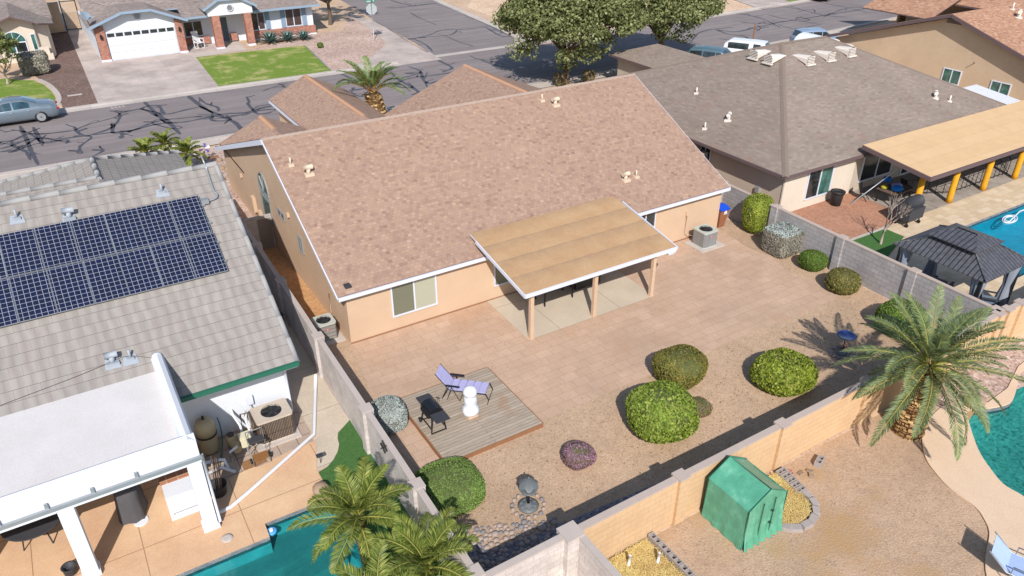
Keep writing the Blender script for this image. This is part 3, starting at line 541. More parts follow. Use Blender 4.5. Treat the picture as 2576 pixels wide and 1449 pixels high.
# ================================================================== BLOCK WALLS
def wallrun(name, a, b, h, t, mats, label, group=None, pil=(), pilw=.36, capo=.012, cat='wall'):
    a = Vector((a[0], a[1], 0)); b = Vector((b[0], b[1], 0)); d = (b-a).normalized(); L = (b-a).length; nr = Vector((-d.y, d.x, 0))
    root = thing(name, label, cat, tuple(a), math.atan2(d.y, d.x), group, local=True)
    m = MB(); m.box(0, -t/2, 0, L, t/2, h-.05)
    m.build('block_panel', mats[0], root)
    c = MB()
    x = 0
    while x < L-.01:
        x2 = min(L, x+2.0); c.box(x+.003, -t/2-capo, h-.052, x2-.003, t/2+capo, h); x = x2
    c.build('cap', mats[1], root)
    for s_ in pil:
        p = MB(); p.box(s_-pilw/2, -pilw/2, 0, s_+pilw/2, pilw/2, h-.01); p.build('pilaster', mats[0], root)
        q = MB(); q.box(s_-pilw/2-.01, -pilw/2-.01, h-.012, s_+pilw/2+.01, pilw/2+.01, h+.035); q.build('pilaster_cap', mats[1], root)
    return root
HW = 1.67
wallrun('block_wall', (-1.78, -13.1), (-1.28, 14.6), HW, .16, [M_blockL, M_capw], 'weathered grey block wall between the tan house and the house with solar panels', pil=(.2, 3.5, 7.2, 11.8, 16.4, 20.0))
wallrun('block_wall', (20.45, -13.0), (20.95, 5.0), HW, .16, [M_block, M_cap], 'grey block wall behind the row of clipped bushes and the dark gazebo', pil=(.2, 3.6, 7.1, 10.9, 14.5, 17.8))
rw = wallrun('rear_wall', (1.0, -13.1), (20.5, -13.0), HW, .18, [M_tanwall, M_cap], 'tan painted block wall with grey cap across the back of the yard', pil=(3.55, 7.6, 11.6, 15.4, 19.2), pilw=.36)
wallrun('block_wall', (-1.9, -13.12), (1.0, -13.1), HW, .17, [M_blockL, M_capw], 'short grey block wall at the corner beside the two bottom palms', pil=(2.75,), pilw=.5)
wallrun('block_wall', (1.02, -13.2), (1.02, -22), HW, .16, [M_blockL, M_capw], 'pale grey block wall running to the bottom edge by the straw bed')
wallrun('rear_wall', (20.7, -13.0), (30, -13.0), HW, .18, [M_tanwall, M_cap], 'tan block wall stretch to the right of the big date palm', pil=(.1, 1.0, 5.2), pilw=.36)
sw = wallrun('block_wall', (-1.3, 9.72), (-.02, 9.72), HW, .16, [M_blockL, M_capw], 'short block wall closing the narrow side yard beside the tan house')
gt = MB(); gt.box(.62, -.13, .05, 1.22, -.09, 1.55); gt.build('shade_panel', flat('shade_brown', C(150, 138, 128), .8, .2), sw)  # no gate here: darker panel paints the shade on this end of the wall
wallrun('block_wall', (20.95, 5.0), (23.2, 5.0), 1.75, .16, [M_block, M_cap], 'short taupe block wall by the side of the taupe roofed house', pil=(1.9,))
wallrun('block_wall', (26.5, 60), (26.5, 60.2), .05, .1, [M_block, M_cap], 'low kerb block at the far corner') if False else None

# ================================================================== BUILDING HELPERS
def window(parent, axis, u0, u1, z0, z1, at, face, panes=2, mats=(None, None), frame=.05, arch=0, split=None, mf=None):
    """rectangular window on a wall plane; axis 'y' = wall at y=at (u is x), axis 'x' = wall at x=at (u is y); face = outward sign"""
    mf = mf or M_trim
    def T(u, d, z): return (u, at+face*d, z) if axis == 'y' else (at+face*d, u, z)
    def bx(mb, ua, ub, za, zb, d0, d1, m=0):
        p, q = T(ua, d0, za), T(ub, d1, zb); mb.box(min(p[0], q[0]), min(p[1], q[1]), za, max(p[0], q[0]), max(p[1], q[1]), zb, m)
    f = MB()
    bx(f, u0, u1, z0, z0+frame, .0, .06); bx(f, u0, u0+frame, z0+frame, z1-frame, 0, .06); bx(f, u1-frame, u1, z0+frame, z1-frame, 0, .06); bx(f, u0, u1, z1-frame, z1, 0, .06)
    for k in range(1, panes):
        uu = u0+(u1-u0)*k/panes; bx(f, uu-frame/2, uu+frame/2, z0+frame, z1-frame, 0, .055)
    if arch:
        uc, rr = (u0+u1)/2, (u1-u0)/2; N = 14
        for k in range(N):
            a0, a1 = math.pi*k/N, math.pi*(k+1)/N
            f.bar(T(uc+rr*math.cos(a0), .03, z1+arch*math.sin(a0)), T(uc+rr*math.cos(a1), .03, z1+arch*math.sin(a1)), .06)
        for a0 in (math.pi/4, math.pi/2, 3*math.pi/4): f.bar(T(uc, .03, z1), T(uc+rr*math.cos(a0), .03, z1+arch*math.sin(a0)), .04)
    o = f.build('window', mf, parent)
    for k in range(panes):
        a = u0+(u1-u0)*k/panes+frame*.5; b = u0+(u1-u0)*(k+1)/panes-frame*.5
        g_ = MB(); bx(g_, a, b, z0+frame*.5, z1-frame*.5, .0, .025); g_.build('pane', mats[k % len(mats)] or M_glass, o)
    if arch:
        g_ = MB(); uc, rr = (u0+u1)/2, (u1-u0)/2-.02; pts = [T(uc+rr*math.cos(math.pi*k/16), .02, z1+(arch-.02)*math.sin(math.pi*k/16)) for k in range(17)]
        g_.face(pts if (axis == 'y') == (face < 0) else pts[::-1]); g_.build('pane', mats[0] or M_glass, o)
    return o
def fascia(parent, pts, h, t=.05, mat=None, name='fascia', lift=.0):
    m = MB()
    for a, b in zip(pts, pts[1:]):
        a, b = Vector(a), Vector(b); m.bar(a+Vector((0, 0, lift-h/2)), b+Vector((0, 0, lift-h/2)), t, h)
    return m.build(name, mat or M_trim, parent)
def roofvent(parent, p, s=1, mat=None, rot=0, kind='cap'):
    mat = mat or M_creamv; m = MB(Matrix.Translation(p) @ Matrix.Rotation(rot, 4, 'Z'))
    if kind == 'pipe':
        m.box(-.13*s, -.13*s, -.05, .13*s, .13*s, .05); m.lathe([(.05*s, 0), (.045*s, .38*s)], 10); return m.build('vent_pipe', mat, parent)
    m.box(-.22*s, -.2*s, -.08, .22*s, .2*s, .03); m.lathe([(.1*s, 0), (.1*s, .25*s)], 12); m.tube([(-.22*s, 0, .32*s), (.22*s, 0, .32*s)], .12*s, 12); return m.build('roof_vent', mat, parent)
def louvrevent(parent, p, ang):
    R_ = Matrix.Translation(p) @ Matrix.Rotation(ang, 4, 'Z'); m = MB(R_)      # mouth looks along local -y
    pr = [(-.3, .0), (-.3, .32), (-.22, .46), (0, .52), (.22, .46), (.3, .32), (.3, .0)]
    F = [m.p((x, -.45, z)) for x, z in pr]; B = [m.p((x*.95, .75, .34+.03*z)) for x, z in pr]
    for i in range(len(pr)-1): m.fi((F[i], F[i+1], B[i+1], B[i]), 0)
    m.fi(F[::-1], 1)
    for k in range(5): m.box(-.29, -.5, .06+k*.09, .29, -.44, .1+k*.09, 0)
    m.box(-.36, -.6, -.06, .36, -.42, .02, 0); return m.build('louvred_vent', [M_whitev, M_dgrey], parent)

# ================================================================== TAN HOUSE (the subject)
H1 = thing('tan_house', 'large tan stucco house with a brown shingle gable roof in the middle', 'house', (9.5, 9, 0))
EZ, EY, RY, RZ, NY = 2.31, -.26, 7.38, 6.05, 18.62; X0, X1 = -.36, 19.42
b = MB(); s_s = (RZ-EZ)/(RY-EY); s_n = (RZ-2.32)/(NY-RY); off = .17
b.extr([(0, 0), (18.35, 0), (18.35, 2.33-off+(NY-18.35)*s_n), (RY, RZ-off), (0, EZ-off+(-EY)*s_s)], 'x', 0, 19.2); b.build('wall', M_tan, H1)
b = MB()
b.slab([(X0, EY, EZ), (X1, EY, EZ), (X1, RY, RZ), (X0, RY, RZ)], .1); b.slab([(X0, RY, RZ), (X1, RY, RZ), (X1, NY, 2.32), (X0, NY, 2.32)], .1)
def wing(x0, x1, zr, y0, ys):
    xm = (x0+x1)/2; b.slab([(x0, ys, 2.3), (xm, ys, zr), (xm, y0, zr), (x0, y0, 2.3)][::-1], .1); b.slab([(xm, ys, zr), (x1, ys, 2.3), (x1, y0, 2.3), (xm, y0, zr)][::-1], .1)
wing(-.0, 4.95, 3.42, 19.1, 14.0); wing(4.75, 9.85, 3.56, 26.0, 13.0); wing(9.6, 21.2, 4.66, 18.95, 9.8)
rf = b.build('roof', [M_sh_main, M_brtrim], H1)
b = MB(); b.box(0.05, 18, 0, 4.7, 18.7, 2.2); b.extr([(5.15, 0), (9.45, 0), (9.45, 2.3), (7.3, 3.38), (5.15, 2.3)], 'y', 17.5, 25.6); b.extr([(10, 0), (20.8, 0), (20.8, 2.2), (15.4, 4.45), (10, 2.2)], 'y', 17, 18.6); b.build('wall', M_tan, H1)
M_rc1 = flat('faded_ridge_cap', C(178, 156, 142), .9, .1, var=.18, vs=2); M_rc2 = flat('orange_ridge_cap', C(194, 150, 120), .9, .1, var=.12, vs=3)
b = MB()   # ridge caps
for k in range(70):
    x = X0+k*.283; b.slab([(x, RY-.13, RZ-.045), (x+.285, RY-.13, RZ-.03), (x+.285, RY, RZ+.035), (x, RY, RZ+.02)], .02, 0, 0); b.slab([(x, RY, RZ+.02), (x+.285, RY, RZ+.035), (x+.285, RY+.13, RZ-.02), (x, RY+.13, RZ-.03)], .02, 0, 0)
b.build('ridge_cap', M_rc1, rf)
for (xm, zr, ys, y0) in ((2.47, 3.42, 16.6, 19.1), (7.3, 3.56, 15.8, 26), (15.4, 4.66, 11.6, 18.95)):
    y = ys; b = MB()
    while y < y0-.2:
        b.slab([(xm-.15, y, zr-.05), (xm, y, zr+.02), (xm, y+.285, zr+.05), (xm-.15, y+.285, zr-.02)][::-1], .02, 0, 0); b.slab([(xm, y, zr+.02), (xm+.15, y, zr-.05), (xm+.15, y+.285, zr-.02), (xm, y+.285, zr+.05)][::-1], .02, 0, 0); y += .28
    b.build('ridge_cap', M_rc2, rf)
fascia(H1, [(X0, EY-.03, EZ-.02), (X1, EY-.03, EZ-.02)], .15, .05)
fascia(H1, [(X0-.02, EY, EZ-.03), (X0-.02, RY, RZ-.03)], .10, .04); fascia(H1, [(X0-.02, RY, RZ-.03), (X0-.02, NY, 2.29)], .22, .05); fascia(H1, [(X1+.02, EY, EZ-.03), (X1+.02, RY, RZ-.03), (X1+.02, NY, 2.29)], .16, .04)
fascia(H1, [(4.73, 15.0, 2.24), (4.73, 26.0, 2.24)], .16, .04)
window(H1, 'y', 1.76, 3.70, .62, 2.10, 0, -1, 2, (M_blindd, M_blind), .06)
window(H1, 'y', 6.34, 8.1, .62, 1.75, 0, -1, 2, (M_blindd, M_blindd), .05); window(H1, 'y', 13.8, 15.0, 1.2, 2.09, 0, -1, 2, (M_glass,), .05)
window(H1, 'y', 9.0, 11.0, .03, 2.05, 0, -1, 2, (M_glass, M_glass), .06)
window(H1, 'x', 9.35, 10.9, 1.2, 2.35, 0, -1, 1, (M_glassg,), .05, arch=.0, mf=M_grey); window(H1, 'x', 9.35, 10.9, 2.38, 2.6, 0, -1, 1, (M_glassg,), .04, arch=.95, mf=M_grey); window(H1, 'x', 7.1, 8.15, 2.3, 2.65, 0, -1, 2, (M_glass,), .03, mf=M_grey); window(H1, 'x', 4.8, 5.35, 1.7, 2.45, 0, -1, 2, (M_glass,), .03, mf=M_grey)
# patio cover, joined to the roof
pc = MB(); cz = lambda y: 2.22+(y+3.5)*(2.95-2.22)/3.9
c0, c1, yf, yb = 5.62, 13.02, -3.52, 1.0
pc.slab([(c0, yf, cz(yf)), (c1, yf, cz(yf)), (c1-.1, .62, cz(.62)), (c0+.0, .62, cz(.62))], .1); pcr = pc.build('patio_cover', [M_rolled, M_trim], H1)
fascia(pcr, [(c0, yf-.03, cz(yf)-.01), (c1, yf-.03, cz(yf)-.01)], .14, .05); fascia(pcr, [(c0-.03, yf-.05, cz(yf)), (c0-.03, .1, cz(.1))], .14, .04); fascia(pcr, [(c1+.03, yf-.05, cz(yf)), (c1+.03, .1, cz(.1))], .14, .04)
for x, y in ((6.05, -3.3), (9.08, -3.27), (12.1, -3.27)):
    m = MB(); m.box(x-.075, y-.075, .02, x+.075, y+.075, 2.1); m.box(x-.1, y-.1, .02, x+.1, y+.1, .07); m.build('post', M_tan, pcr)
m = MB(); m.bar((5.9, -3.27, 2.08), (12.85, -3.27, 2.08), .1, .16); m.build('beam', M_tan, pcr)
m = MB(); m.box(12.55, -3.62, 1.98, 12.85, -3.5, 2.06); m.box(12.5, -3.66, 2.06, 12.9, -3.46, 2.1); m.build('flood_lamp', M_trim, pcr)
def onroof(n, a, b_, y0=EY, z0=EZ, s=s_s): return GP(n, a, b_, (0, y0, z0), (0, -s, 1))
for n, a, b_, k in ((0, 2195, 1245, 'pipe'), (0, 2330, 1310, 'cap'), (1, 1515, 760, 'pipe'), (1, 1615, 790, 'cap'), (1, 2145, 1355, 'cap'), (1, 2225, 1335, 'pipe')):
    roofvent(H1, onroof(n, a, b_), .85, M_creamv, 0, k)
m = MB()
for k in range(9):   # bleached patch of shingles at the cover's corner
    p = onroof(4, 1050+random.uniform(-15, 40), 350+random.uniform(-40, 60)); 
m = MB(); p = onroof(4, 45, 712); m.box(p.x-.12, p.y-.14, p.z-.02, p.x+.12, p.y+.14, p.z+.06); m.build('roof_bracket', M_dgrey, H1)
m = MB()
for n, a, b_ in ((0, 1825, 1325), (3, 2180, 175)): p = GX(n, a, b_, -.0); m.box(p.x-.1, p.y-.08, p.z-.08, p.x+.0, p.y+.08, p.z+.1)
m.build('wall_fixture', M_tan, H1)  # the nearer block stands for a small wall spout, no lamp there
for y, z0, z1 in ((11.6, .5, 1.1), (12.6, .7, 1.5)):
    m = MB(); m.box(-.16, y-.18, z0, 0, y+.18, z1); m.tube([(-.06, y, z0), (-.06, y, 0)], .025, 6); m.build('meter_box', M_tan, H1)
m = MB(); m.tube([(-.04, 1.95, 1.3), (-.05, 1.95, .4), (-.25, 1.8, .3)], .02, 6); m.tube([(17.0, -.03, 1.3), (17.0, -.04, .35), (17.2, -.4, .3)], .018, 6); m.box(16.93, -.08, 1.28, 17.05, 0, 1.5); m.build('conduit', M_tan, H1)
m = MB(); m.box(.0, -.04, .0, 19.2, -.0, .06); m.build('weep_screed', flat('screed_brown', C(160, 120, 92), .9, .1), H1)

# ================================================================== LEFT HOUSE (tile roof, solar panels, white patio)
H2 = thing('tile_roof_house', 'white walled house under a grey concrete tile roof at left', 'house', (-10, 3, 0))
LZ, LY, LRY, LRZ, LX = 2.4, -3.42, 4.0, 6.53, -2.87; ls = (LRZ-LZ)/(LRY-LY); XW = -34
b = MB(); b.extr([(-2.75, 0), (17.8, 0), (8.3, 2.3), (8.0, 4.2), (LRY, LRZ-.25), (-2.75, LZ+.15)], 'x', XW, -3.18); b.build('wall', M_white, H2)
b = MB(); b.slab([(XW, LY, LZ), (LX, LY, LZ), (LX, LRY, LRZ), (XW, LRY, LRZ)], .1); b.slab([(XW, LRY, LRZ), (LX, LRY, LRZ), (LX, 8.9, 4.1), (XW, 8.9, 4.1)], .1)
# front wing: north-south ridge ending in a hip, and the east-west ridge that meets it
b.slab([(-6.45, 8.4, 4.15), (-6.45, 14.3, 4.15), (-2.3, 18.4, 2.42), (-2.3, 15.2, 2.42), (-2.75, 8.4, 2.6)][::-1], .1); b.slab([(-6.45, 11.7, 4.15), (-6.45, 14.3, 4.15), (-10.6, 18.4, 2.42), (-10.6, 11.9, 2.42)], .1)
b.slab([(-6.45, 14.3, 4.15), (-10.6, 18.4, 2.42), (-2.3, 18.4, 2.42)], .1); b.slab([(XW, 8.6, 2.9), (-6.45, 8.6, 2.9), (-6.45, 11.7, 4.15), (XW, 11.7, 4.15)], .1); b.slab([(XW, 11.7, 4.15), (-6.45, 11.7, 4.15), (-6.45, 14.5, 3.0), (XW, 14.5, 3.0)], .1)
rf2 = b.build('roof', [M_tile, M_brtrim], H2)
b = MB()
def capline(a, c, step=.84, r=.1):
    a, c = Vector(a), Vector(c); L = (c-a).length; k = int(L/step); d = (c-a)/k
    for i in range(k): p = a+d*i; b.tube([p+Vector((0, 0, .0)), p+d*1.02+Vector((0, 0, .02))], [r, r*1.06], 10, 0)
capline((XW, LRY, LRZ), (LX, LRY, LRZ)); capline((-6.45, 14.3, 4.15), (-6.45, 11.5, 4.15)); capline((-6.45, 14.3, 4.15), (-2.3, 18.4, 2.42)); capline((-6.45, 14.3, 4.15), (-10.6, 18.4, 2.42)); capline((XW, 11.7, 4.15), (-6.45, 11.7, 4.15)); b.build('ridge_cap', M_tilecap, rf2); b = MB(); capline((LX+.0, LY, LZ-.05), (LX+.0, LRY, LRZ-.05), .84, .08)
b.build('rake_cap', M_tilecap, rf2)
m = MB(); m.bar((-6.9, LY-.08, LZ-.05), (LX+.02, LY-.08, LZ-.05), .12, .13); m.build('gutter', M_gutter, H2)
fascia(H2, [(-6.6, LY+.05, LZ-.1), (LX, LY+.05, LZ-.1)], .16, .04, M_trim)
def onL(n, a, b_, lift=0): return GP(n, a, b_, (0, LY, LZ+lift), (0, -ls, 1))
for n, a, b_, k in ((3, 130, 200, 'pipe'), (3, 525, 195, 'cap'), (3, 850, 1285, 'cap'), (3, 985, 1255, 'pipe'), (0, 1225, 1448, 'pipe')):
    p = onL(n, a, b_); roofvent(H2, p, .8, M_silverv, 0, k)
    q = MB(); 
    q.slab([(p.x-.24, p.y-.2, p.z-.2*ls+.02), (p.x+.2, p.y-.22, p.z-.22*ls+.02), (p.x+.16, p.y+.08, p.z+.08*ls+.02), (p.x-.18, p.y+.1, p.z+.1*ls+.02)], .01, 0, 0); q.build('flashing', M_silverv, H2)
m = MB(); ps = [onL(3, 1545, 75, .08), onL(3, 1625, 50, .08), onL(3, 1640, 20, .08), onL(0, 1610, 1430, .08), onL(0, 1555, 1260, .06)]
m.tube(smooth(ps, 4), .03, 8); p = ps[0]; m.box(p.x-.12, p.y-.12, p.z-.05, p.x+.12, p.y+.12, p.z+.1); m.tube([ps[-1], ps[-1]+Vector((-.05, .2, .35))], .03, 8); m.build('conduit', M_galv, H2)
m = MB(); m.tube(smooth([onL(6, 0, 165, .03), onL(3, 560, 1400, .03), onL(3, 800, 1300, .05), onL(3, 960, 1240, .1), onL(3, 1200, 1260, .05)], 4), .006, 5); m.build('cable', M_black, H2)
# solar array, measured on the roof plane
TR, BRp = onL(3, 1500, 42, .12), onL(3, 1728, 592, .12)
SA = thing('solar_array', 'two rows of dark blue solar panels on the grey tile roof', 'solar panels', (-7, 1.4, 3.5))
M_cell = NT('solar_cell', .18, .5)
def cell():
    s = M_cell; g_ = s.co('UV'); b_ = s.brick(g_, .1605, .1625, .0055, 0, .1); c = s.mix(b_.outputs['Color'], (.008, .012, .04, 1), (.010, .012, .03, 1)); s.col(s.mix(b_.outputs['Fac'], c, (.34, .35, .40, 1))); s.b.inputs['Coat Weight'].default_value = .5; s.b.inputs['Coat Roughness'].default_value = .06
cell(); M_cell = M_cell.m
sl_ = math.atan(ls); u3 = Vector((0, math.cos(sl_), math.sin(sl_))); nn = Vector((0, -math.sin(sl_), math.cos(sl_)))
LP = 1.665; y_m = BRp.y+LP*math.cos(sl_)
def panel(x1, ybase):
    o = Vector((x1-.995, ybase, LZ+.10+(ybase-LY)*ls)); M = Matrix(((1, 0, nn.x, o.x), (0, u3.y, nn.y, o.y), (0, u3.z, nn.z, o.z), (0, 0, 0, 1)))
    m = MB(M); m.box(0, 0, 0, .99, 1.65, .035); fr = m.build('solar_panel', M_galv, SA); q = MB(M); q.face([(.012, .012, .038), (.978, .012, .038), (.978, 1.638, .038), (.012, 1.638, .038)]); q.build('cell_sheet', M_cell, fr)
for k in range(9): panel(TR.x-k*1.0, y_m+.01)
for k in range(9): panel(BRp.x-k*1.0-.02, BRp.y)
for yy in (BRp.y+.4, BRp.y+1.1, y_m+.4, y_m+1.1):
    m = MB(); m.bar((-13, yy, LZ+.07+(yy-LY)*ls), (TR.x+.1, yy, LZ+.07+(yy-LY)*ls), .05, .05); m.build('rail', M_galv, SA)
# white flat-roofed patio of that house
px1, pyf, pz = -6.47, -6.62, 2.98
m = MB(); m.sheet([(XW, pyf+.3), (px1-.2, pyf+.3), (px1-.2, -2.2), (XW, -2.2)], 2.92); m.box(XW, pyf+.25, 2.62, px1-.2, -2.4, 2.90, 0); pr_ = m.build('patio_roof', M_fwhite, H2)
m = MB(); P_ = [(0, 2.62), (.36, 2.62), (.36, 3.12), (.3, 3.24), (.18, 3.3), (.06, 3.24), (0, 3.12)]
m.extr([(pyf+u, z) for u, z in P_], 'x', XW, px1); m.extr([(px1-.36+u, z) for u, z in P_], 'y', pyf+.001, -2.1)
m.ell((px1-.18, -2.12, 3.08), (.18, .16, .22), 0, 12, 8); m.build('parapet', M_white, pr_)
m = MB(); m.box(XW, pyf-.02, 2.46, px1+.01, pyf+.28, 2.63); m.build('beam', M_white, pr_)
m = MB(); m.box(XW, pyf-.1, 2.60, px1+.04, pyf-.02, 2.70); m.build('gutter', M_galv, pr_)
for x in (-9.68, -6.66, -13.0):
    m = MB(); m.box(x-.18, pyf+.02, .02, x+.18, pyf+.34, 2.5); m.box(x-.22, pyf-.02, .0, x+.22, pyf+.38, .14); m.build('column', M_white, pr_)
m = MB(); m.tube([(px1+.05, pyf+.1, 2.6), (px1+.06, pyf+.1, .12)], .04, 8); m.build('downspout', M_trim, pr_)
for x in (-8.0, -9.0, -10.0, -11.0):
    m = MB(); m.box(x-.04, pyf-.06, 2.7, x+.04, pyf+.02, 2.86); m.build('gutter_bracket', M_galv, pr_)
m = MB(); p = Vector((-4.44, -2.75, .93)); m.box(p.x-.1, p.y-.12, p.z-.02, p.x+.1, p.y, p.z+.3); m.tube([(p.x, p.y-.06, p.z), (p.x+.05, p.y-.12, .6), (p.x+.25, p.y-.25, .5)], .018, 6); m.build('fuse_box', M_trim, H2)
m = MB(); m.tube([(-3.2, -2.85, 2.3), (-3.2, -2.83, .1)], .045, 8); m.tube([(-3.2, -2.85, 2.3), (-3.0, -3.3, 2.42)], .045, 8); m.build('downspout', M_trim, H2)
fl = MB(); p = GY(6, 1675, 25, -2.78); fl.box(p.x-.1, -2.95, p.z-.05, p.x+.1, -2.75, p.z+.1); fl.build('flood_lamp', M_trim, H2)

# ================================================================== RIGHT HOUSE (taupe hip roof)
H3 = thing('taupe_hip_house', 'taupe stucco house under a wide brownish hip roof at right', 'house', (33, 8, 0))
b = MB(); b.prism([(23.15, -.45), (43, -.45), (43, 17.7), (36, 17.7), (36, 23.5), (31.6, 23.5), (31.6, 17.7), (23.15, 17.7)], 0, 2.3); b.build('wall', M_taupe, H3)
m = MB(); m.box(23.1, -.52, .0, 28.65, -.44, 2.3); m.build('cream_wall', M_cream, H3)
A, B_, Cc, D_ = (22.5, -.95, 2.42), (43.6, -.95, 2.42), (44.6, 18.1, 2.42), (22.5, 18.1, 2.42); r1, r2 = (32.1, 8.5, 6.02), (35.9, 8.3, 6.02)
b = MB(); b.slab([A, B_, r2, r1], .1); b.slab([A, r1, D_], .1); b.slab([D_, r1, r2, Cc], .1); b.slab([B_, Cc, r2], .1)
b.slab([(31.1, 14, 2.4), (33.75, 14, 3.36), (33.75, 21.5, 3.36), (31.1, 24.1, 2.4)][::-1], .1); b.slab([(33.75, 14, 3.36), (36.4, 14, 2.4), (36.4, 24.1, 2.4), (33.75, 21.5, 3.36)][::-1], .1); b.slab([(31.1, 24.1, 2.4), (33.75, 21.5, 3.36), (36.4, 24.1, 2.4)], .1)
rf3 = b.build('roof', [M_sh_taupe, M_brtrim], H3)
m = MB()
for a_, c_ in ((A, r1), (r1, D_), (r1, r2), (r2, B_)):
    a_, c_ = Vector(a_), Vector(c_); d = (c_-a_).normalized(); sd = Vector((-d.y, d.x, 0)).normalized()*.17
    for s_ in (1, -1):
        e = sd*s_; f = [a_+Vector((0, 0, .03)), c_+Vector((0, 0, .03)), c_+e+Vector((0, 0, -.03)), a_+e+Vector((0, 0, -.03))]
        m.slab([tuple(q) for q in (f if s_ < 0 else f[::-1])], .01, 0, 0)
m.build('ridge_cap', flat('taupe_ridge_cap', C(140, 124, 112), .9, .1, var=.12, vs=4), rf3)
fascia(H3, [(22.48, 18.1, 2.4), (22.48, -.97, 2.4), (43.6, -.97, 2.4)], .14, .05, M_brtrim); fascia(H3, [(31.08, 18.1, 2.4), (31.08, 24.1, 2.4), (36.4, 24.12, 2.4)], .14, .05, M_brtrim)
s3s = (6.02-2.42)/(8.5+.95); s3w = (6.02-2.42)/(32.1-22.5)
def on3s(a, b_): return GP(2, a, b_, A, (0, -s3s, 1))
def on3w(a, b_): return GP(2, a, b_, A, (-s3w, 0, 1))
for a, b_, k in ((105, 705, 'pipe'), (345, 905, 'cap'), (168, 972, 'pipe')): roofvent(H3, on3w(a, b_), .95, M_whitev, .6, k)
for a, b_, k in ((1905, 738, 'cap'), (2015, 765, 'pipe')): roofvent(H3, on3s(a, b_), .95, M_whitev, .6, k)
for a, b_ in ((545, 450), (655, 485)): louvrevent(H3, on3w(a, b_)+Vector((.3, 0, .1)), R(-90))
for a, b_ in ((950, 495), (1105, 465), (1260, 430)): louvrevent(H3, on3s(a, b_)+Vector((0, .35, .1)), 0)
window(H3, 'y', 24.85, 26.85, .45, 2.2, -.52, -1, 2, (M_glass, M_glassg), .07); window(H3, 'x', 4.7, 5.5, 1.2, 2.0, 23.15, -1, 2, (M_glass,), .04)
window(H3, 'y', 29.4, 32.2, .45, 2.2, -.45, -1, 2, (M_glass, M_glass), .08); window(H3, 'y', 33.2, 35.2, .1, 2.1, -.45, -1, 2, (M_glass, M_glass), .07)
m = MB(); p = GX(2, 568, 1430, 23.1); m.box(23.0, p.y-.12, p.z-.15, 23.15, p.y+.12, p.z+.15); m.build('meter_box', M_grey, H3)
m = MB(); cv = lambda y: 2.5+(y+4.85)*.115
m.slab([(28.35, -4.85, cv(-4.85)), (50, -4.85, cv(-4.85)), (50, -.9, cv(-.9)), (28.35, -.9, cv(-.9))], .1); cov = m.build('patio_cover', [M_covbeige, M_brtrim], H3)
fascia(cov, [(28.32, -.9, cv(-.9)-.02), (28.32, -4.88, cv(-4.85)-.02), (50, -4.88, cv(-4.85)-.02)], .2, .06, M_brtrim)
for x in (29.04, 32.2, 35.4, 38.6):
    m = MB(); m.lathe([(.17, 0), (.16, .3), (.15, 2.4)], 14, 0, (x, -4.13, 0)); m.build('post', M_yellow, cov)
m = MB(); m.bar((28.5, -4.13, 2.42), (45, -4.13, 2.42), .14, .14); m.build('beam', M_brtrim, cov)

# ================================================================== UPPER RIGHT HOUSES
H4 = thing('tan_gable_house', 'tan stucco house with orange brown shingles and a wide gable at upper right', 'house', (60, 9, 0))
gx = 51.9; xe = 80
b = MB(); b.extr([(-1.0, 0), (19.0, 0), (19.0, 2.3), (9.3, 5.45), (-1.0, 2.3)], 'x', gx, xe); b.build('wall', M_beige, H4)
apx = GX(2, 2035, 105, 51.3)
b = MB(); b.slab([(51.3, 19.6, 2.45), (51.3, apx.y, apx.z), (xe, apx.y, apx.z), (xe, 19.6, 2.45)][::-1], .14); b.slab([(51.3, apx.y, apx.z), (51.3, -1.6, 2.3), (xe, -1.6, 2.3), (xe, apx.y, apx.z)][::-1], .14)
b.slab([(51.3, 19.6, 2.45), (52.6, 21.2, 2.0), (66, 21.2, 2.0), (66, 19.6, 2.45)], .1) if False else None
b.slab([(62, 17, 3.1), (67.5, 17, 5.0), (67.5, 24, 5.0), (62, 24, 3.1)][::-1], .1); b.slab([(67.5, 17, 5.0), (73, 17, 3.1), (73, 24, 3.1), (67.5, 24, 5.0)][::-1], .1)
b.build('roof', [M_sh_orange, M_brtrim], H4)
fascia(H4, [(51.27, 19.62, 2.42), (51.27, apx.y, apx.z-.03), (51.27, -1.6, 2.27)], .22, .06, M_brtrim)
window(H4, 'x', 7.5, 8.95, .75, 1.85, gx, -1, 2, (M_glassg, M_glassg), .07); window(H4, 'x', 3.75, 5.2, .45, 1.72, gx, -1, 2, (M_glassg, M_glassg), .07)
m = MB(); 
for k in range(5): m.box(gx-.05, apx.y-.6+k*.02, apx.z-.75+k*.08, gx, apx.y+.6-k*.02, apx.z-.71+k*.08)
m.build('gable_vent', M_brtrim, H4)
for a, b_ in ((2490, 70), (2535, 130)):
    p = GP(2, a, b_, apx, (0, -(apx.z-2.3)/(apx.y+1.6), 1)); roofvent(H4, p, 1.3, M_whitev, .5, 'cap' if a > 2500 else 'pipe')
m = MB(); m.tube([(gx, 6.8, 2.6), (gx-.3, 6.75, 2.7)], .03, 6); m.build('wall_spout', M_brtrim, H4)
H5 = thing('brown_far_house', 'brown shingled house corner cut by the top right edge', 'house', (80, 20, 0))
b = MB(); b.box(68, 16, 0, 100, 24, 3.6); b.build('wall', M_beige, H5)
b = MB(); b.slab([(66.5, 14.8, 3.9), (102, 14.8, 3.9), (102, 21, 6.0), (72, 21, 6.0)], .15); b.slab([(66.5, 14.8, 3.9), (72, 21, 6.0), (66.5, 27, 3.9)], .15); b.build('roof', [M_sh_orange, M_brtrim], H5)
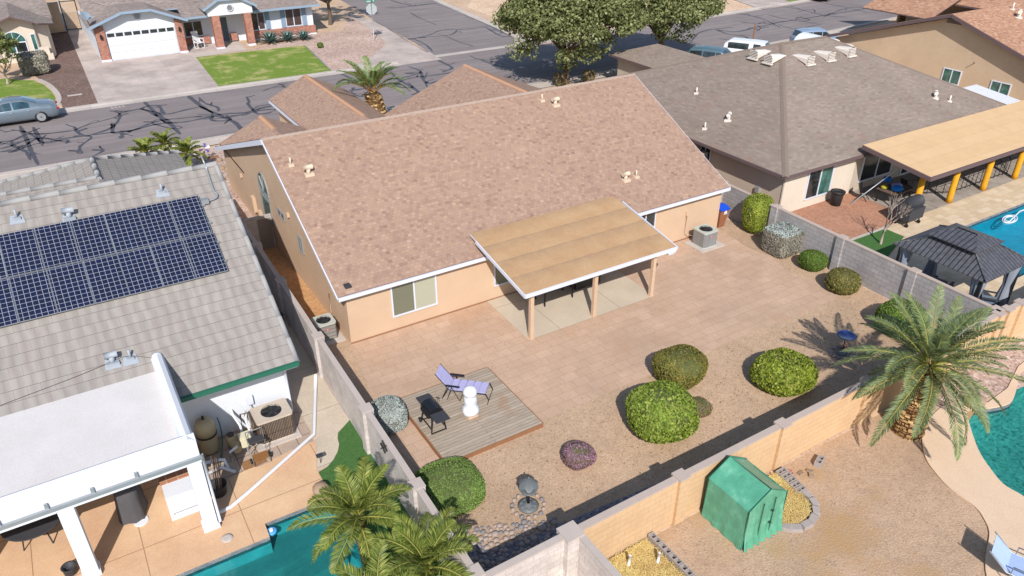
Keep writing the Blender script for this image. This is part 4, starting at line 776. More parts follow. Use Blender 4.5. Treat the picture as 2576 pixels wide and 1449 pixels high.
# ================================================================== ACROSS THE STREET
H6 = thing('white_brick_house', 'white house with brick columns, blue trim and double garage across the street', 'house', (7, 58, 0))
b = MB(); b.extr([(-2.5, 0), (4.6, 0), (4.6, 3.0), (2.3, 4.0), (-.1, 4.0), (-2.5, 3.0)], 'y', 53.45, 62); b.box(4.6, 55.8, 0, 11.2, 66, 2.95); b.box(11.2, 55.0, 0, 17.5, 66, 2.9); b.build('wall', M_white, H6)
b = MB(); b.extr([(7.1, 2.95), (11.2, 2.95), (11.2, 3.75), (10.1, 4.4), (8.2, 4.4), (7.1, 3.75)], 'y', 53.2, 58); b.build('portico_gable', M_white, H6)
b = MB()
gp = [(-3.0, 3.02), (-.13, 4.1), (2.3, 4.14), (5.2, 2.98)]
for (xa, za), (xb, zb) in zip(gp, gp[1:]): b.slab([(xa, 52.7, za), (xb, 52.7, zb), (xb, 60, zb), (xa, 60, za)], .1)
b.slab([(4.9, 53.4, 3.02), (18.0, 54.1, 2.95), (18.0, 66, 7.4), (-2.7, 66, 7.4), (-2.7, 56, 3.4), (4.9, 55.2, 3.6)], .1)
gq = [(6.7, 3.62), (8.1, 4.42), (10.2, 4.42), (11.6, 3.62)]
for (xa, za), (xb, zb) in zip(gq, gq[1:]): b.slab([(xa, 52.9, za), (xb, 52.9, zb), (xb, 58, zb), (xa, 58, za)], .1)
b.slab([(-2.7, 60, 3.6), (-2.7, 66, 5.8), (-.13, 66, 5.9), (-.13, 60, 4.15)][::-1], .1)
b.build('roof', [M_sh_grey, M_bluetrim], H6)
fascia(H6, [(x, 52.66, z+.02) for x, z in gp], .2, .06, M_bluetrim); fascia(H6, [(x, 52.86, z+.02) for x, z in gq], .2, .06, M_bluetrim); fascia(H6, [(4.9, 53.36, 3.02), (7.1, 53.5, 3.02)], .18, .06, M_bluetrim); fascia(H6, [(11.2, 53.8, 3.0), (18.05, 54.07, 2.97)], .2, .06, M_bluetrim)
gd = MB(); gd.box(-1.69, 53.38, .02, 4.05, 53.46, 2.44); gdo = gd.build('garage_door', M_trim, H6)
q = MB()
for r_ in range(4):
    for c_ in range(8): x = -1.6+c_*.71; z = .1+r_*.58; (q.box(x, 53.355, z, x+.6, 53.382, z+.42) if r_ < 3 else None)
q.build('door_panel', M_trim, gdo)
q = MB()
for c_ in range(8): x = -1.6+c_*.71; q.box(x, 53.35, 2.02, x+.58, 53.375, 2.32)
q.build('door_window', M_glass, gdo)
for x0_, x1_, y0_ in ((-2.5, -1.75, 53.2), (4.12, 4.75, 53.2), (7.35, 8.05, 52.95), (10.3, 10.95, 52.95)):
    q = MB(); q.box(x0_, y0_, .18, x1_, y0_+.62, 2.97); o = q.build('brick_column', M_brick, H6); q = MB(); q.box(x0_-.04, y0_-.04, 0, x1_+.04, y0_+.66, .18); q.build('column_base', M_trim, o)
for bx_ in ((11.2, 54.85, 0.14, 17.62, 55.0, .88), (5.0, 55.62, .14, 7.4, 55.8, .75), (9.3, 55.4, .14, 9.9, 55.8, .8)):
    q = MB(); q.box(*bx_); q.build('brick_skirt', M_brick, H6)
q = MB(); q.box(11.15, 54.82, 0, 17.66, 55.0, .14); q.build('plinth', M_trim, H6)
for c_, y_ in ((1.18, 53.42), (9.15, 53.17)):
    z_ = 3.55; q = MB(Matrix.Translation((c_, y_, z_)) @ Matrix.Rotation(R(90), 4, 'X')); q.lathe([(.33, 0), (.33, .06), (.26, .08), (.26, .02)], 24); o = q.build('round_vent', M_trim, H6)
    q = MB()
    for k in range(5): w_ = math.sqrt(max(.01, .24**2-(.18-k*.09)**2)); q.box(c_-w_, y_-.09, z_-.2+k*.09, c_+w_, y_-.05, z_-.155+k*.09)
    q.build('vent_slat', M_grey, o)
window(H6, 'y', 5.2, 6.9, .85, 2.25, 55.8, -1, 2, (M_screen, M_screen), .07); window(H6, 'y', 11.35, 12.65, .95, 2.6, 54.98, -1, 2, (M_screen, M_screen), .07); window(H6, 'y', 14.7, 16.35, .95, 2.65, 54.98, -1, 2, (M_screen, M_screen), .08)
for x in (12.72, 14.25, 16.42):
    q = MB(); q.box(x, 54.9, .95, x+.42, 54.99, 2.65)
    for k in range(14): q.box(x+.04, 54.88, 1.0+k*.115, x+.38, 54.9, 1.05+k*.115)
    q.build('shutter', M_bluetrim, H6)
q = MB(); q.box(8.2, 55.72, .1, 9.2, 55.8, 2.3); o = q.build('front_door', flat('slate_door', C(92, 104, 112), .6, .3), H6); q = MB(); q.ell((9.08, 55.68, 1.1), (.04, .04, .04), 0, 8, 6); q.build('handle', M_galv, o)
for x in (-2.1, 4.42):
    q = MB(); q.box(x-.09, 53.04, 1.95, x+.09, 53.2, 2.25); q.lathe([(.1, 2.25), (.02, 2.38)], 8, 0, (x, 53.12, 0)); q.build('wall_lantern', M_black, H6)
q = MB(Matrix.Translation((-2.85, 52.95, 4.0)) @ Matrix.Rotation(R(35), 4, 'Z') @ Matrix.Rotation(R(50), 4, 'X')); q.lathe([(.02, -.06), (.25, -.03), (.45, .05), (.47, .05), (.27, -.05), (.04, -.09)][::-1], 24)
DS = thing('satellite_dish', 'grey satellite dish at the left corner of the garage roof', 'dish', (-2.85, 52.95, 3.1)); q.build('reflector', flat('dish_grey', C(150, 162, 172), .5, .4), DS)
q = MB(); q.tube([(-2.75, 53.1, 3.1), (-2.85, 53.05, 3.95)], .03, 8); q.tube([(-2.8, 53.0, 3.7), (-2.6, 52.45, 3.9)], .02, 6); q.box(-2.66, 52.38, 3.86, -2.54, 52.5, 3.96); q.build('arm', M_dgrey, DS)
H7 = thing('arched_window_house', 'cream house with a big arched window at the top left corner', 'house', (-9, 60, 0))
b = MB(); b.extr([(-13, 0), (-6.9, 0), (-6.9, 3.2), (-8.6, 3.95), (-13, 2.2)], 'y', 57.0, 72); b.prism([(-6.95, 57.3), (-6.0, 57.6), (-5.7, 58.6), (-5.7, 70), (-6.95, 70)], 0, 3.0); b.build('wall', M_cream, H7)
b = MB(); b.slab([(-13, 56, 2.3), (-8.42, 56, 4.05), (-8.42, 74, 4.05), (-13, 74, 2.3)], .12); b.slab([(-8.42, 56, 4.05), (-6.5, 56, 3.28), (-5.3, 57.3, 2.95), (-5.1, 74, 2.95), (-8.42, 74, 4.05)], .12); b.slab([(-13, 60, 3.0), (-5.2, 60, 3.0), (-5.2, 74, 6.6), (-13, 74, 6.6)], .12)
b.build('roof', [M_sh_grey, M_brtrim], H7)
window(H7, 'y', -9.6, -7.75, .8, 1.75, 57.0, -1, 2, (M_glassg, M_glass), .09, arch=.85); window(H7, 'y', -7.35, -6.98, .9, 2.3, 56.98, -1, 1, (M_glassg,), .05)
q = MB(); q.box(-6.95, 56.7, 0.0, -6.0, 57.3, .5); q.box(-7.0, 56.9, 0, -6.2, 57.3, 1.1); q.build('bay_base', M_cream, H7)
wallrun('yard_wall', (-5.7, 69.3), (-4.1, 69.6), 2.9, .2, [M_beige, M_cap], 'tan stucco wall beside the barred gate at upper left')
GT = thing('barred_gate', 'tall brown gate of vertical bars between the two far houses', 'gate', (-3.9, 69.6, 0))
q = MB(); q.bar((-3.95, 69.6, .15), (-2.5, 69.6, .15), .06); q.bar((-3.95, 69.6, 2.9), (-2.5, 69.6, 2.9), .06); q.bar((-3.92, 69.6, 0), (-3.92, 69.6, 3.0), .1); q.bar((-2.52, 69.6, 0), (-2.52, 69.6, 3.0), .1); q.build('gate_frame', M_black, GT)
q = MB()
for k in range(13): x = -3.85+k*.105; q.box(x, 69.6, .18, x+.075, 69.64, 2.88)
q.build('slats', M_beige, GT)
wallrun('yard_wall', (-2.45, 69.5), (-2.3, 54), 1.9, .16, [M_white, M_trim], 'white side wall along the walkway by the brick house garage')

# ================================================================== PLANTS
def leafquads(P, N, size, rnd=.6, asp=.6):
    """small leaf faces at points P, roughly facing N"""
    n = len(P); N = N+rng.normal(0, rnd, (n, 3)); N /= np.linalg.norm(N, axis=1)[:, None]
    a = np.cross(N, rng.normal(0, 1, (n, 3))); a /= np.linalg.norm(a, axis=1)[:, None]; b = np.cross(N, a)
    s = (size*rng.uniform(.6, 1.3, n))[:, None]; a = a*s; b = b*s*asp
    return np.stack([P-a, P+b*.9, P+a, P-b*.9], 1)
def superdir(n, p):
    d = rng.normal(0, 1, (n, 3)); d /= np.linalg.norm(d, axis=1)[:, None]
    e = 2.0/p; q = np.sign(d)*np.abs(d)**e; return q, d
LG = lambda *c: [C(*x, .95)[:3] for x in c]
M_lf_yg = leafm('leaf_yellow_green', LG((84, 100, 28), (128, 142, 40), (156, 164, 60), (104, 122, 34), (190, 190, 96)))
M_lf_g = leafm('leaf_green', LG((56, 84, 28), (96, 122, 46), (120, 142, 58), (80, 104, 38)))
M_lf_ol = leafm('leaf_olive', LG((92, 86, 44), (128, 122, 64), (150, 142, 82), (108, 100, 50)))
M_lf_grey = leafm('leaf_grey_green', LG((128, 134, 128), (168, 178, 172), (190, 198, 192), (150, 152, 144)), .1)
M_lf_greyb = leafm('twig_grey_brown', LG((120, 112, 98), (150, 144, 128), (168, 162, 148)), .1)
M_lf_mauve = leafm('leaf_mauve', LG((104, 94, 58), (130, 102, 84), (178, 126, 170), (116, 100, 66), (190, 146, 190)), .2)
M_lf_dull = leafm('leaf_dull_brown', LG((110, 94, 60), (140, 122, 84), (122, 116, 66), (160, 130, 140)), .2)
M_core = flat('shrub_inner_twigs', (.10, .115, .045, 1), .95, .05, var=.3)
M_coreg = flat('shrub_inner_grey', (.16, .15, .13, 1), .95, .05, var=.3)
def shrub(name, label, cat, c, r, mat, n=6500, ls=.045, p=2.3, core=None, lump=.075, mat2=None, group=None, stem=0, flatt=None):
    cx, cy, h = c; rx, ry, rz = r; cz_ = h-rz
    m = MB(); m.ell((cx, cy, cz_), (rx*.91, ry*.91, rz*.91), 0, 20, 12, 0, p); m.lathe([(.06, 0), (.05, max(.05, cz_-rz*.6)+.1)], 6, 0, (cx, cy, 0))
    if stem: m.tube([(cx+.05, cy, 0), (cx, cy, cz_)], .05, 6, 0)
    d = rng.uniform(-1, 1, (n, 3)); ax = rng.integers(0, 3, n); d[np.arange(n), ax] = rng.choice([-1., 1.], n); q = d/((np.abs(d)**p).sum(1)**(1/p))[:, None]; d = np.sign(q)*np.abs(q)**(p-1); d /= np.linalg.norm(d, axis=1)[:, None]; k = 5; fr = rng.uniform(-3.2, 3.2, (k, 3)); ph = rng.uniform(0, 6.28, k); lm = np.sin(q@fr.T+ph).mean(1)
    rad = 1+lump*lm*1.6+rng.uniform(-.07, .015, n); P = q*rad[:, None]*np.array([rx, ry, rz])+np.array([cx, cy, cz_]); gp_ = np.sin(q@rng.uniform(-7, 7, (3, 4))+rng.uniform(0, 6, 4)).mean(1); keep = (P[:, 2] > .03) & ((gp_ < .5) | (rng.random(n) < .35)); P = P[keep]; dd_ = d[keep]
    L = leafquads(P, dd_/np.array([rx, ry, rz])*rz, ls, .42)
    if mat2 is not None:
        top = dd_[:, 2] > .45; m.quads(L[top], 1); m.quads(L[~top], 2); mats = [core or M_core, mat, mat2]
    else: m.quads(L, 1); mats = [core or M_core, mat]
    return m.build(name, mats, None, label, cat, group, None, (cx, cy, 0))
def shc(n, a, b, z): p = G(n, a, b, z); return p.x, p.y
GS = 'clipped shrubs in the gravel yard'
x, y = shc(5, 560, 170, .95); shrub('clipped_shrub', 'tall bright green clipped shrub against the grey wall beside the trash bin', 'shrub', (x, y, 1.95), (.62, .62, .97), M_lf_yg, 9000, .045, 3.0, group=GS)
x, y = shc(5, 752, 360, .65); shrub('clipped_shrub', 'box shaped grey shrub with a flat pale blue top by the grey wall', 'shrub', (x, y, 1.3), (.74, .72, .67), M_lf_grey, 11000, .035, 5.0, M_coreg, .03, M_lf_greyb, GS)
x, y = shc(5, 990, 520, .4); shrub('clipped_shrub', 'low round green shrub by the wall between the grey box shrub and the olive one', 'shrub', (x, y, .85), (.60, .58, .44), M_lf_g, 7000, .04, 2.3, group=GS)
x, y = shc(5, 1215, 680, .45); shrub('clipped_shrub', 'round olive shrub by the wall at the right end of the pavers', 'shrub', (x, y, 1.0), (.66, .66, .52), M_lf_ol, 8000, .04, 2.4, group=GS)
x, y = shc(5, 1650, 960, .5); shrub('clipped_shrub', 'wide green hedge shrub partly hidden behind the big palm crown', 'shrub', (x, y, 1.1), (.95, .8, .56), M_lf_g, 9000, .045, 3.2, group=GS)
x, y = shc('D', 1971, 935, .55); shrub('clipped_shrub', 'round yellow green shrub at the end of the palm shadow', 'shrub', (x, y, 1.15), (1.06, 1.02, .60), M_lf_yg, 11000, .06, 2.5, group=GS, stem=1)
x, y = shc('D', 1711, 922, .5); shrub('clipped_shrub', 'olive and rust shrub at the edge of the pavers behind the largest one', 'shrub', (x, y, 1.05), (.92, .8, .56), leafm('leaf_olive_rust', LG((92, 92, 38), (128, 128, 58), (150, 130, 70), (104, 112, 44))), 11000, .04, 3.0, group=GS)
x, y = shc('D', 1664, 1042, .68); shrub('clipped_shrub', 'largest round green shrub, on a short stem in the middle of the gravel', 'shrub', (x, y, 1.5), (1.14, 1.06, .72), leafm('leaf_mid_green', LG((84, 106, 34), (120, 140, 46), (148, 162, 66), (100, 122, 40), (176, 180, 96))), 15000, .055, 2.5, group=GS, stem=1)
x, y = shc('D', 1760, 1022, .25); shrub('small_shrub', 'small dull brown shrub peeking out right of the largest green one', 'shrub', (x, y, .5), (.4, .42, .28), M_lf_dull, 2500, .03, 2.2, group=GS)
x, y = shc('D', 1456, 1144, .3); shrub('flowering_shrub', 'small mound shrub covered in purple flowers on open gravel', 'shrub', (x, y, .62), (.52, .5, .34), M_lf_mauve, 5500, .028, 2.2, group=GS)
x, y = shc('D', 1131, 1220, .36); shrub('clipped_shrub', 'flat topped dark green shrub in front of the deck by the left wall', 'shrub', (x, y, .68), (.97, .98, .40), leafm('leaf_flat_green', LG((96, 120, 56), (122, 146, 72), (134, 158, 84), (108, 134, 64))), 18000, .028, 3.0, lump=.03, group=GS)
x, y = shc('D', 975, 1042, .5); shrub('clipped_shrub', 'silvery white shrub squeezed between the left wall and the deck', 'shrub', (x, y, 1.0), (.58, .62, .54), M_lf_grey, 11000, .028, 2.8, M_coreg, .03, group=GS)
x, y = shc(0, 255, 470, .9); shrub('clipped_hedge', 'grey green drum shaped hedge in front of the arched window', 'hedge', (x, y, 1.7), (1.1, 1.1, .86), M_lf_greyb, 6000, .08, 5.0, M_coreg, .05, None)
x, y = shc(1, 1290, 115, .5); shrub('round_bush', 'bright green bush beside the big tree across the street', 'bush', (x, y, 1.2), (.9, .9, .6), M_lf_g, 2500, .1, 2.2)
x, y = shc(0, 2417, 345, .2); shrub('small_cactus', 'tiny round green cactus on the pink gravel', 'cactus', (x, y, .5), (.32, .3, .26), M_lf_g, 500, .06, 2)
for lb, a, b in (('dark low bush at the foot of the big tree trunk, left of it', 1650, 600), ('dark low bush right of the big tree trunk', 1872, 575)):
    x, y = shc(1, a, b, .5); shrub('low_bush', lb, 'bush', (x, y, 1.0), (.5, .5, .5), M_lf_dull, 1400, .1, 2.2, lump=.15)

def frond(base, az, L, e0, e1, ll, n=34, w=.028, twist=0, vee=.35):
    """one feather leaf: curved rib with two rows of narrow leaflets; returns quads and rib points"""
    t = np.linspace(0, 1, n); el = e0+(e1-e0)*t**1.25; ds = L/(n-1)
    h = np.concatenate([[0], np.cumsum(np.cos(el[:-1])*ds)]); z = np.concatenate([[0], np.cumsum(np.sin(el[:-1])*ds)])
    azv = az+twist*t; P = np.stack([base[0]+h*np.cos(azv), base[1]+h*np.sin(azv), base[2]+z], 1)
    T = np.gradient(P, axis=0); T /= np.linalg.norm(T, axis=1)[:, None]; S = np.cross(T, [0, 0, 1.0]); S /= np.linalg.norm(S, axis=1)[:, None]; U = np.cross(S, T)
    st = t > .13; Q = []
    for sgn in (1, -1):
        for sub in (0, .5):
            k = st.sum(); Pb = P[st]+T[st]*ds*sub; l = ll*np.sin(np.clip(t[st]*.92+.13, 0, 1)*math.pi)**.55*rng.uniform(.8, 1.1, k)
            D = S[st]*sgn*.8+T[st]*(.55+.3*t[st])[:, None]+U[st]*(vee*rng.uniform(.5, 1.3, k))[:, None]+rng.normal(0, .07, (k, 3)); D[:, 2] -= .12; D /= np.linalg.norm(D, axis=1)[:, None]
            tip = Pb+D*l[:, None]; tip[:, 2] -= .10*l; mid = Pb+D*l[:, None]*.5; wv = np.cross(D, U[st]); wv /= np.linalg.norm(wv, axis=1)[:, None]+1e-9; wv *= w
            Q.append(np.stack([Pb, mid+wv, tip, mid-wv], 1))
    return np.concatenate(Q), P
def palm(name, label, base, h, rt, nf, L, ll, mleaf, mrib, mtrunk, lean=(0, 0), e_lo=-.5, e_hi=1.35, w=.028, dead=0, skirt=True, bulge=1.5, n=34, droop=1.5, group=None):
    root = thing(name, label, 'palm tree', tuple(base), 0, group); b = Vector(base); top = b+Vector((lean[0], lean[1], h))
    m = MB(); prof = []
    K = max(6, int(h/.12)); pts = [b.lerp(top, k/K) for k in range(K+1)]; rs = [rt*(1.15-.15*k/K)*(1+.06*(k % 2)) for k in range(K+1)]
    m.tube(pts, rs, 16)
    if skirt:
        for k in range(int(h*70*rt)+30):       # cut frond stubs
            tt = random.uniform(.15, 1); a = random.uniform(0, 6.28); q = b.lerp(top, tt); d = Vector((math.cos(a), math.sin(a), .9)); r0 = rt*.97
            s0 = q+Vector((math.cos(a), math.sin(a), 0))*r0*.85; m.bar(s0, s0+d.normalized()*rt*.42, rt*.34, rt*.2, 1 if random.random() < .5 else 0)
    m.build('trunk', [mtrunk, flat('cut_frond_stub', C(206, 172, 118), .9, .1, var=.25, vs=8)], root)
    cr = MB(); ct = top+Vector((0, 0, .1))
    for i in range(nf):
        f = (i+.5)/nf; e0 = e_lo+(e_hi-e_lo)*(f**.8); az = i*2.39996+random.uniform(-.2, .2); Lf = L*random.uniform(.85, 1.08)*(1-.28*f**3)
        e1 = e0-droop*random.uniform(.8, 1.15)*(1-.35*f); bb = ct+Vector((math.cos(az), math.sin(az), 0))*rt*.35+Vector((0, 0, .3*f))
        Q, P = frond(tuple(bb), az, Lf, e0, e1, ll, n, w, random.uniform(-.25, .25)); cr.quads(Q, 2 if i < dead else 0)
        cr.tube([Vector(P[k]) for k in range(0, n, 4)], [.028*(1-.85*k/n) for k in range(0, n, 4)], 4, 1, False)
    cr.build('crown', [mleaf, mrib, leafm('dead_frond', LG((150, 140, 84), (176, 160, 100), (140, 128, 70)))], root); return root
M_pl_d = leafm('date_palm_leaf', LG((88, 106, 72), (118, 134, 96), (138, 150, 108), (104, 122, 82), (160, 164, 100)), .2, .5)
M_pl_q = leafm('queen_palm_leaf', LG((78, 96, 36), (112, 126, 50), (146, 154, 76), (94, 112, 44), (178, 176, 100)), .3, .5)
M_pl_f = leafm('front_palm_leaf', LG((84, 108, 60), (118, 140, 86), (144, 162, 104), (98, 122, 68)), .25, .5)
M_rib = flat('frond_rib', C(176, 176, 84, .6), .6, .2); M_ribo = flat('orange_frond_base', C(206, 150, 50, .7), .6, .2)
palm('date_palm', 'big grey green date palm leaning its crown over the tan rear wall', (13.55, -14.25, 0), 2.45, .42, 48, 3.05, .36, M_pl_d, M_rib, M_palmt, e_lo=-.75, w=.015, dead=2, n=58, droop=1.15)
palm('queen_palm', 'yellow green palm beside the teal pool, left of the two at the bottom', (-3.38, -9.94, 0), 1.45, .16, 24, 1.75, .36, M_pl_q, M_rib, M_palmt, (-.1, .1), -.5, w=.014, dead=1, skirt=False, n=46, group='palms at the bottom edge')
palm('queen_palm', 'lower palm against the block wall at the bottom edge of the picture', (-2.7, -12.1, 0), 1.25, .16, 24, 1.75, .36, M_pl_q, M_rib, M_palmt, (.1, .1), -.45, w=.014, skirt=False, n=46, group='palms at the bottom edge')
palm('queen_palm', 'small palm crown half cut by the bottom edge left of the others', (-3.98, -12.3, 0), 1.0, .14, 16, 1.7, .36, M_pl_q, M_rib, M_palmt, (0, 0), -.3, w=.022, skirt=False, n=30, group='palms at the bottom edge')
palm('front_palm', 'short thick trunked palm behind the roof between two gables', (10.95, 22.0, 0), 2.75, .50, 19, 3.0, .46, M_pl_f, M_ribo, M_palmt, (-.65, 0), .62, 1.45, .026, n=40, droop=1.75)
for lb, p_, k in (('left clump of the low palms behind the tile roof', (-3.6, 21.6, 0), 1.5), ('middle clump of the low palms behind the tile roof', (-2.45, 22.2, 0), 1.6), ('right clump of the low palms behind the tile roof', (-1.5, 21.2, 0), 1.2)):
    palm('pygmy_palm', lb, p_, k-.1, .08, 18, 1.2, .30, M_pl_q, M_rib, M_bark, (0, 0), -.35, w=.03, skirt=False, n=24, group='low palms by the street')
palm('far_palm', 'small palm crown showing over the shingles at the top right edge', (66.5, 22.5, 0), 3.6, .3, 18, 2.2, .5, M_pl_f, M_ribo, M_palmt, (0, 0), .2, 1.4, .05, n=20)
def agave(label, p, r, grp):
    m = MB()
    for i in range(46):
        a = i*2.4; f = i/46; e = .15+1.25*f; L = r*(1-.25*f); e = .12+1.0*f; d = Vector((math.cos(a)*math.cos(e), math.sin(a)*math.cos(e), math.sin(e))); s_ = Vector((-math.sin(a), math.cos(a), 0))*.075*r
        b = Vector(p)+Vector((0, 0, .12)); mid = b+d*L*.5; tip = b+d*L+Vector((0, 0, -.1*L)); m.face([b-s_*.6, mid-s_, tip, mid+s_, b+s_*.6]); m.face([b-s_*.6+Vector((0, 0, -.03)), mid-s_, tip, mid+s_, b+s_*.6+Vector((0, 0, -.03))][::-1])
    return m.build('agave', M_agave, None, label, 'agave', grp, None, p)
M_agave = leafm('agave_leaf', LG((104, 132, 126), (134, 160, 152), (120, 146, 136), (86, 112, 108)), .05, .5)
for lb, p_, r_ in (('largest spiky blue green agave, nearest the porch', G(0, 2040, 325), 1.75), ('middle blue green agave of the three by the brick skirt', G(0, 2172, 310), 1.55), ('rightmost blue green agave of the three by the brick skirt', G(0, 2292, 300), 1.4)): agave(lb, (p_.x, p_.y, 0), r_, 'agaves in front of the brick house')
def tree(name, label, base, h0, cc, cr, nblob, nleaf, ls, mleaf, mbark, tr=.22, fill=.55, seed=3, cat='tree', nb=11):
    global rng
    rng = np.random.default_rng(seed); rnd = random.Random(seed); root = thing(name, label, cat, tuple(base))
    b = Vector(base); fk = b+Vector((rnd.uniform(-.2, .2), rnd.uniform(-.2, .2), h0)); m = MB(); m.tube([b, b.lerp(fk, .5)+Vector((.08, .03, 0)), fk], [tr*1.25, tr*.95, tr*.85], 10)
    C_ = []
    for i in range(nblob):
        d = rng.normal(0, 1, 3); d /= np.linalg.norm(d); d[2] = abs(d[2])*1.0-.32 if rng.random() < .8 else d[2]; r = rng.uniform(fill, 1)**.6
        C_.append(np.array(cc)+d*r*np.array(cr))
    C_ = np.array(C_)
    ks = C_[:nb]
    for c in ks:
        e = Vector(c); mid = fk.lerp(e, .45)+Vector((rnd.uniform(-.4, .4), rnd.uniform(-.4, .4), -.25)); m.tube([fk, mid, e], [tr*.55, tr*.32, tr*.08], 6)
        for j in range(3):
            o = Vector(C_[rnd.randrange(nblob)]); o = mid.lerp(o, .75) if (o-mid).length > 3 else o; m.tube([mid, mid.lerp(o, .5)+Vector((0, 0, -.15)), o], [tr*.22, tr*.13, tr*.04], 5)
    m.build('trunk', mbark, root)
    per = nleaf//nblob; PP = []; NN = []
    for c in C_:
        s = rng.uniform(.35, 1.25)*min(cr)*.25; d = rng.normal(0, 1, (per, 3)); d /= np.linalg.norm(d, axis=1)[:, None]; r = rng.uniform(.35, 1, per)**.5
        PP.append(c+d*r[:, None]*s*np.array([1.15, 1.15, .72])); NN.append(d+np.array([0, 0, .5]))
    PP = np.concatenate(PP); NN = np.concatenate(NN); m = MB(); m.quads(leafquads(PP, NN, ls, .7)); m.build('crown', mleaf, root); return root
M_lf_tree = leafm('evergreen_elm_leaf', LG((78, 86, 48), (102, 110, 62), (128, 134, 82), (164, 166, 118), (90, 96, 56)), .3)
M_lf_mes = leafm('mesquite_leaf', LG((96, 106, 52), (128, 134, 78), (150, 150, 96), (104, 112, 60)), .3)
tree('street_tree', 'big bushy green tree beside the street behind the brown roof', (28.4, 26.0, 0), 2.3, (28.9, 26.4, 5.6), (5.6, 5.0, 4.4), 250, 52000, .14, M_lf_tree, M_bark, .26, .45, 3)
tree('street_tree', 'darker second tree right of the big one, behind the taupe roof', (39.4, 27.0, 0), 2.0, (38.6, 27.4, 5.4), (5.8, 5.0, 3.9), 230, 46000, .14, M_lf_tree, M_bark, .26, .5, 8)
tree('mesquite_tree', 'thin airy tree at the corner by the stop sign', (20.4, 58.4, 0), 2.2, (20.2, 58.5, 5.4), (4.6, 4.2, 2.5), 70, 9000, .13, M_lf_mes, M_bark, .18, .4, 5)
tree('sapling', 'feathery small tree with several thin stems at the left edge', (-9.9, 49.4, 0), .8, (-9.9, 49.3, 3.0), (1.7, 1.6, 1.6), 40, 7000, .09, M_lf_mes, M_barkw, .09, .3, 11, nb=7)
m = MB()
def bare(base, h, seed, mat, label):
    rnd = random.Random(seed); root = thing('bare_tree', label, 'tree', tuple(base)); t = MB(); w_ = MB()
    def br(p, d, L, r, dep):
        q = p+d*L; mid = p.lerp(q, .5)+Vector((rnd.uniform(-.05, .05), rnd.uniform(-.05, .05), 0))*L; (t if dep < 2 else w_).tube([p, mid, q], [r, r*.85, r*.66], 6 if dep < 2 else 4)
        if dep >= 5: return
        for k in range(3 if dep < 3 else 2+(rnd.random() < .6)):
            a = rnd.uniform(0, 6.28); s = rnd.uniform(.35, .75); up = Vector((math.cos(a)*s, math.sin(a)*s, .25)); br(q if k else p.lerp(q, rnd.uniform(.6, 1)), (d+up*.8).normalized(), L*rnd.uniform(.6, .85), r*.58, dep+1)
    br(Vector(base), Vector((.03, .02, 1)).normalized(), h*.3, .065, 0); t.build('trunk', mat, root); w_.build('twigs', mat, root); return root
bare((24.72, -5.34, 0), 2.5, 5, M_barkw, 'leafless pale tree in the small square of lawn behind the wall')

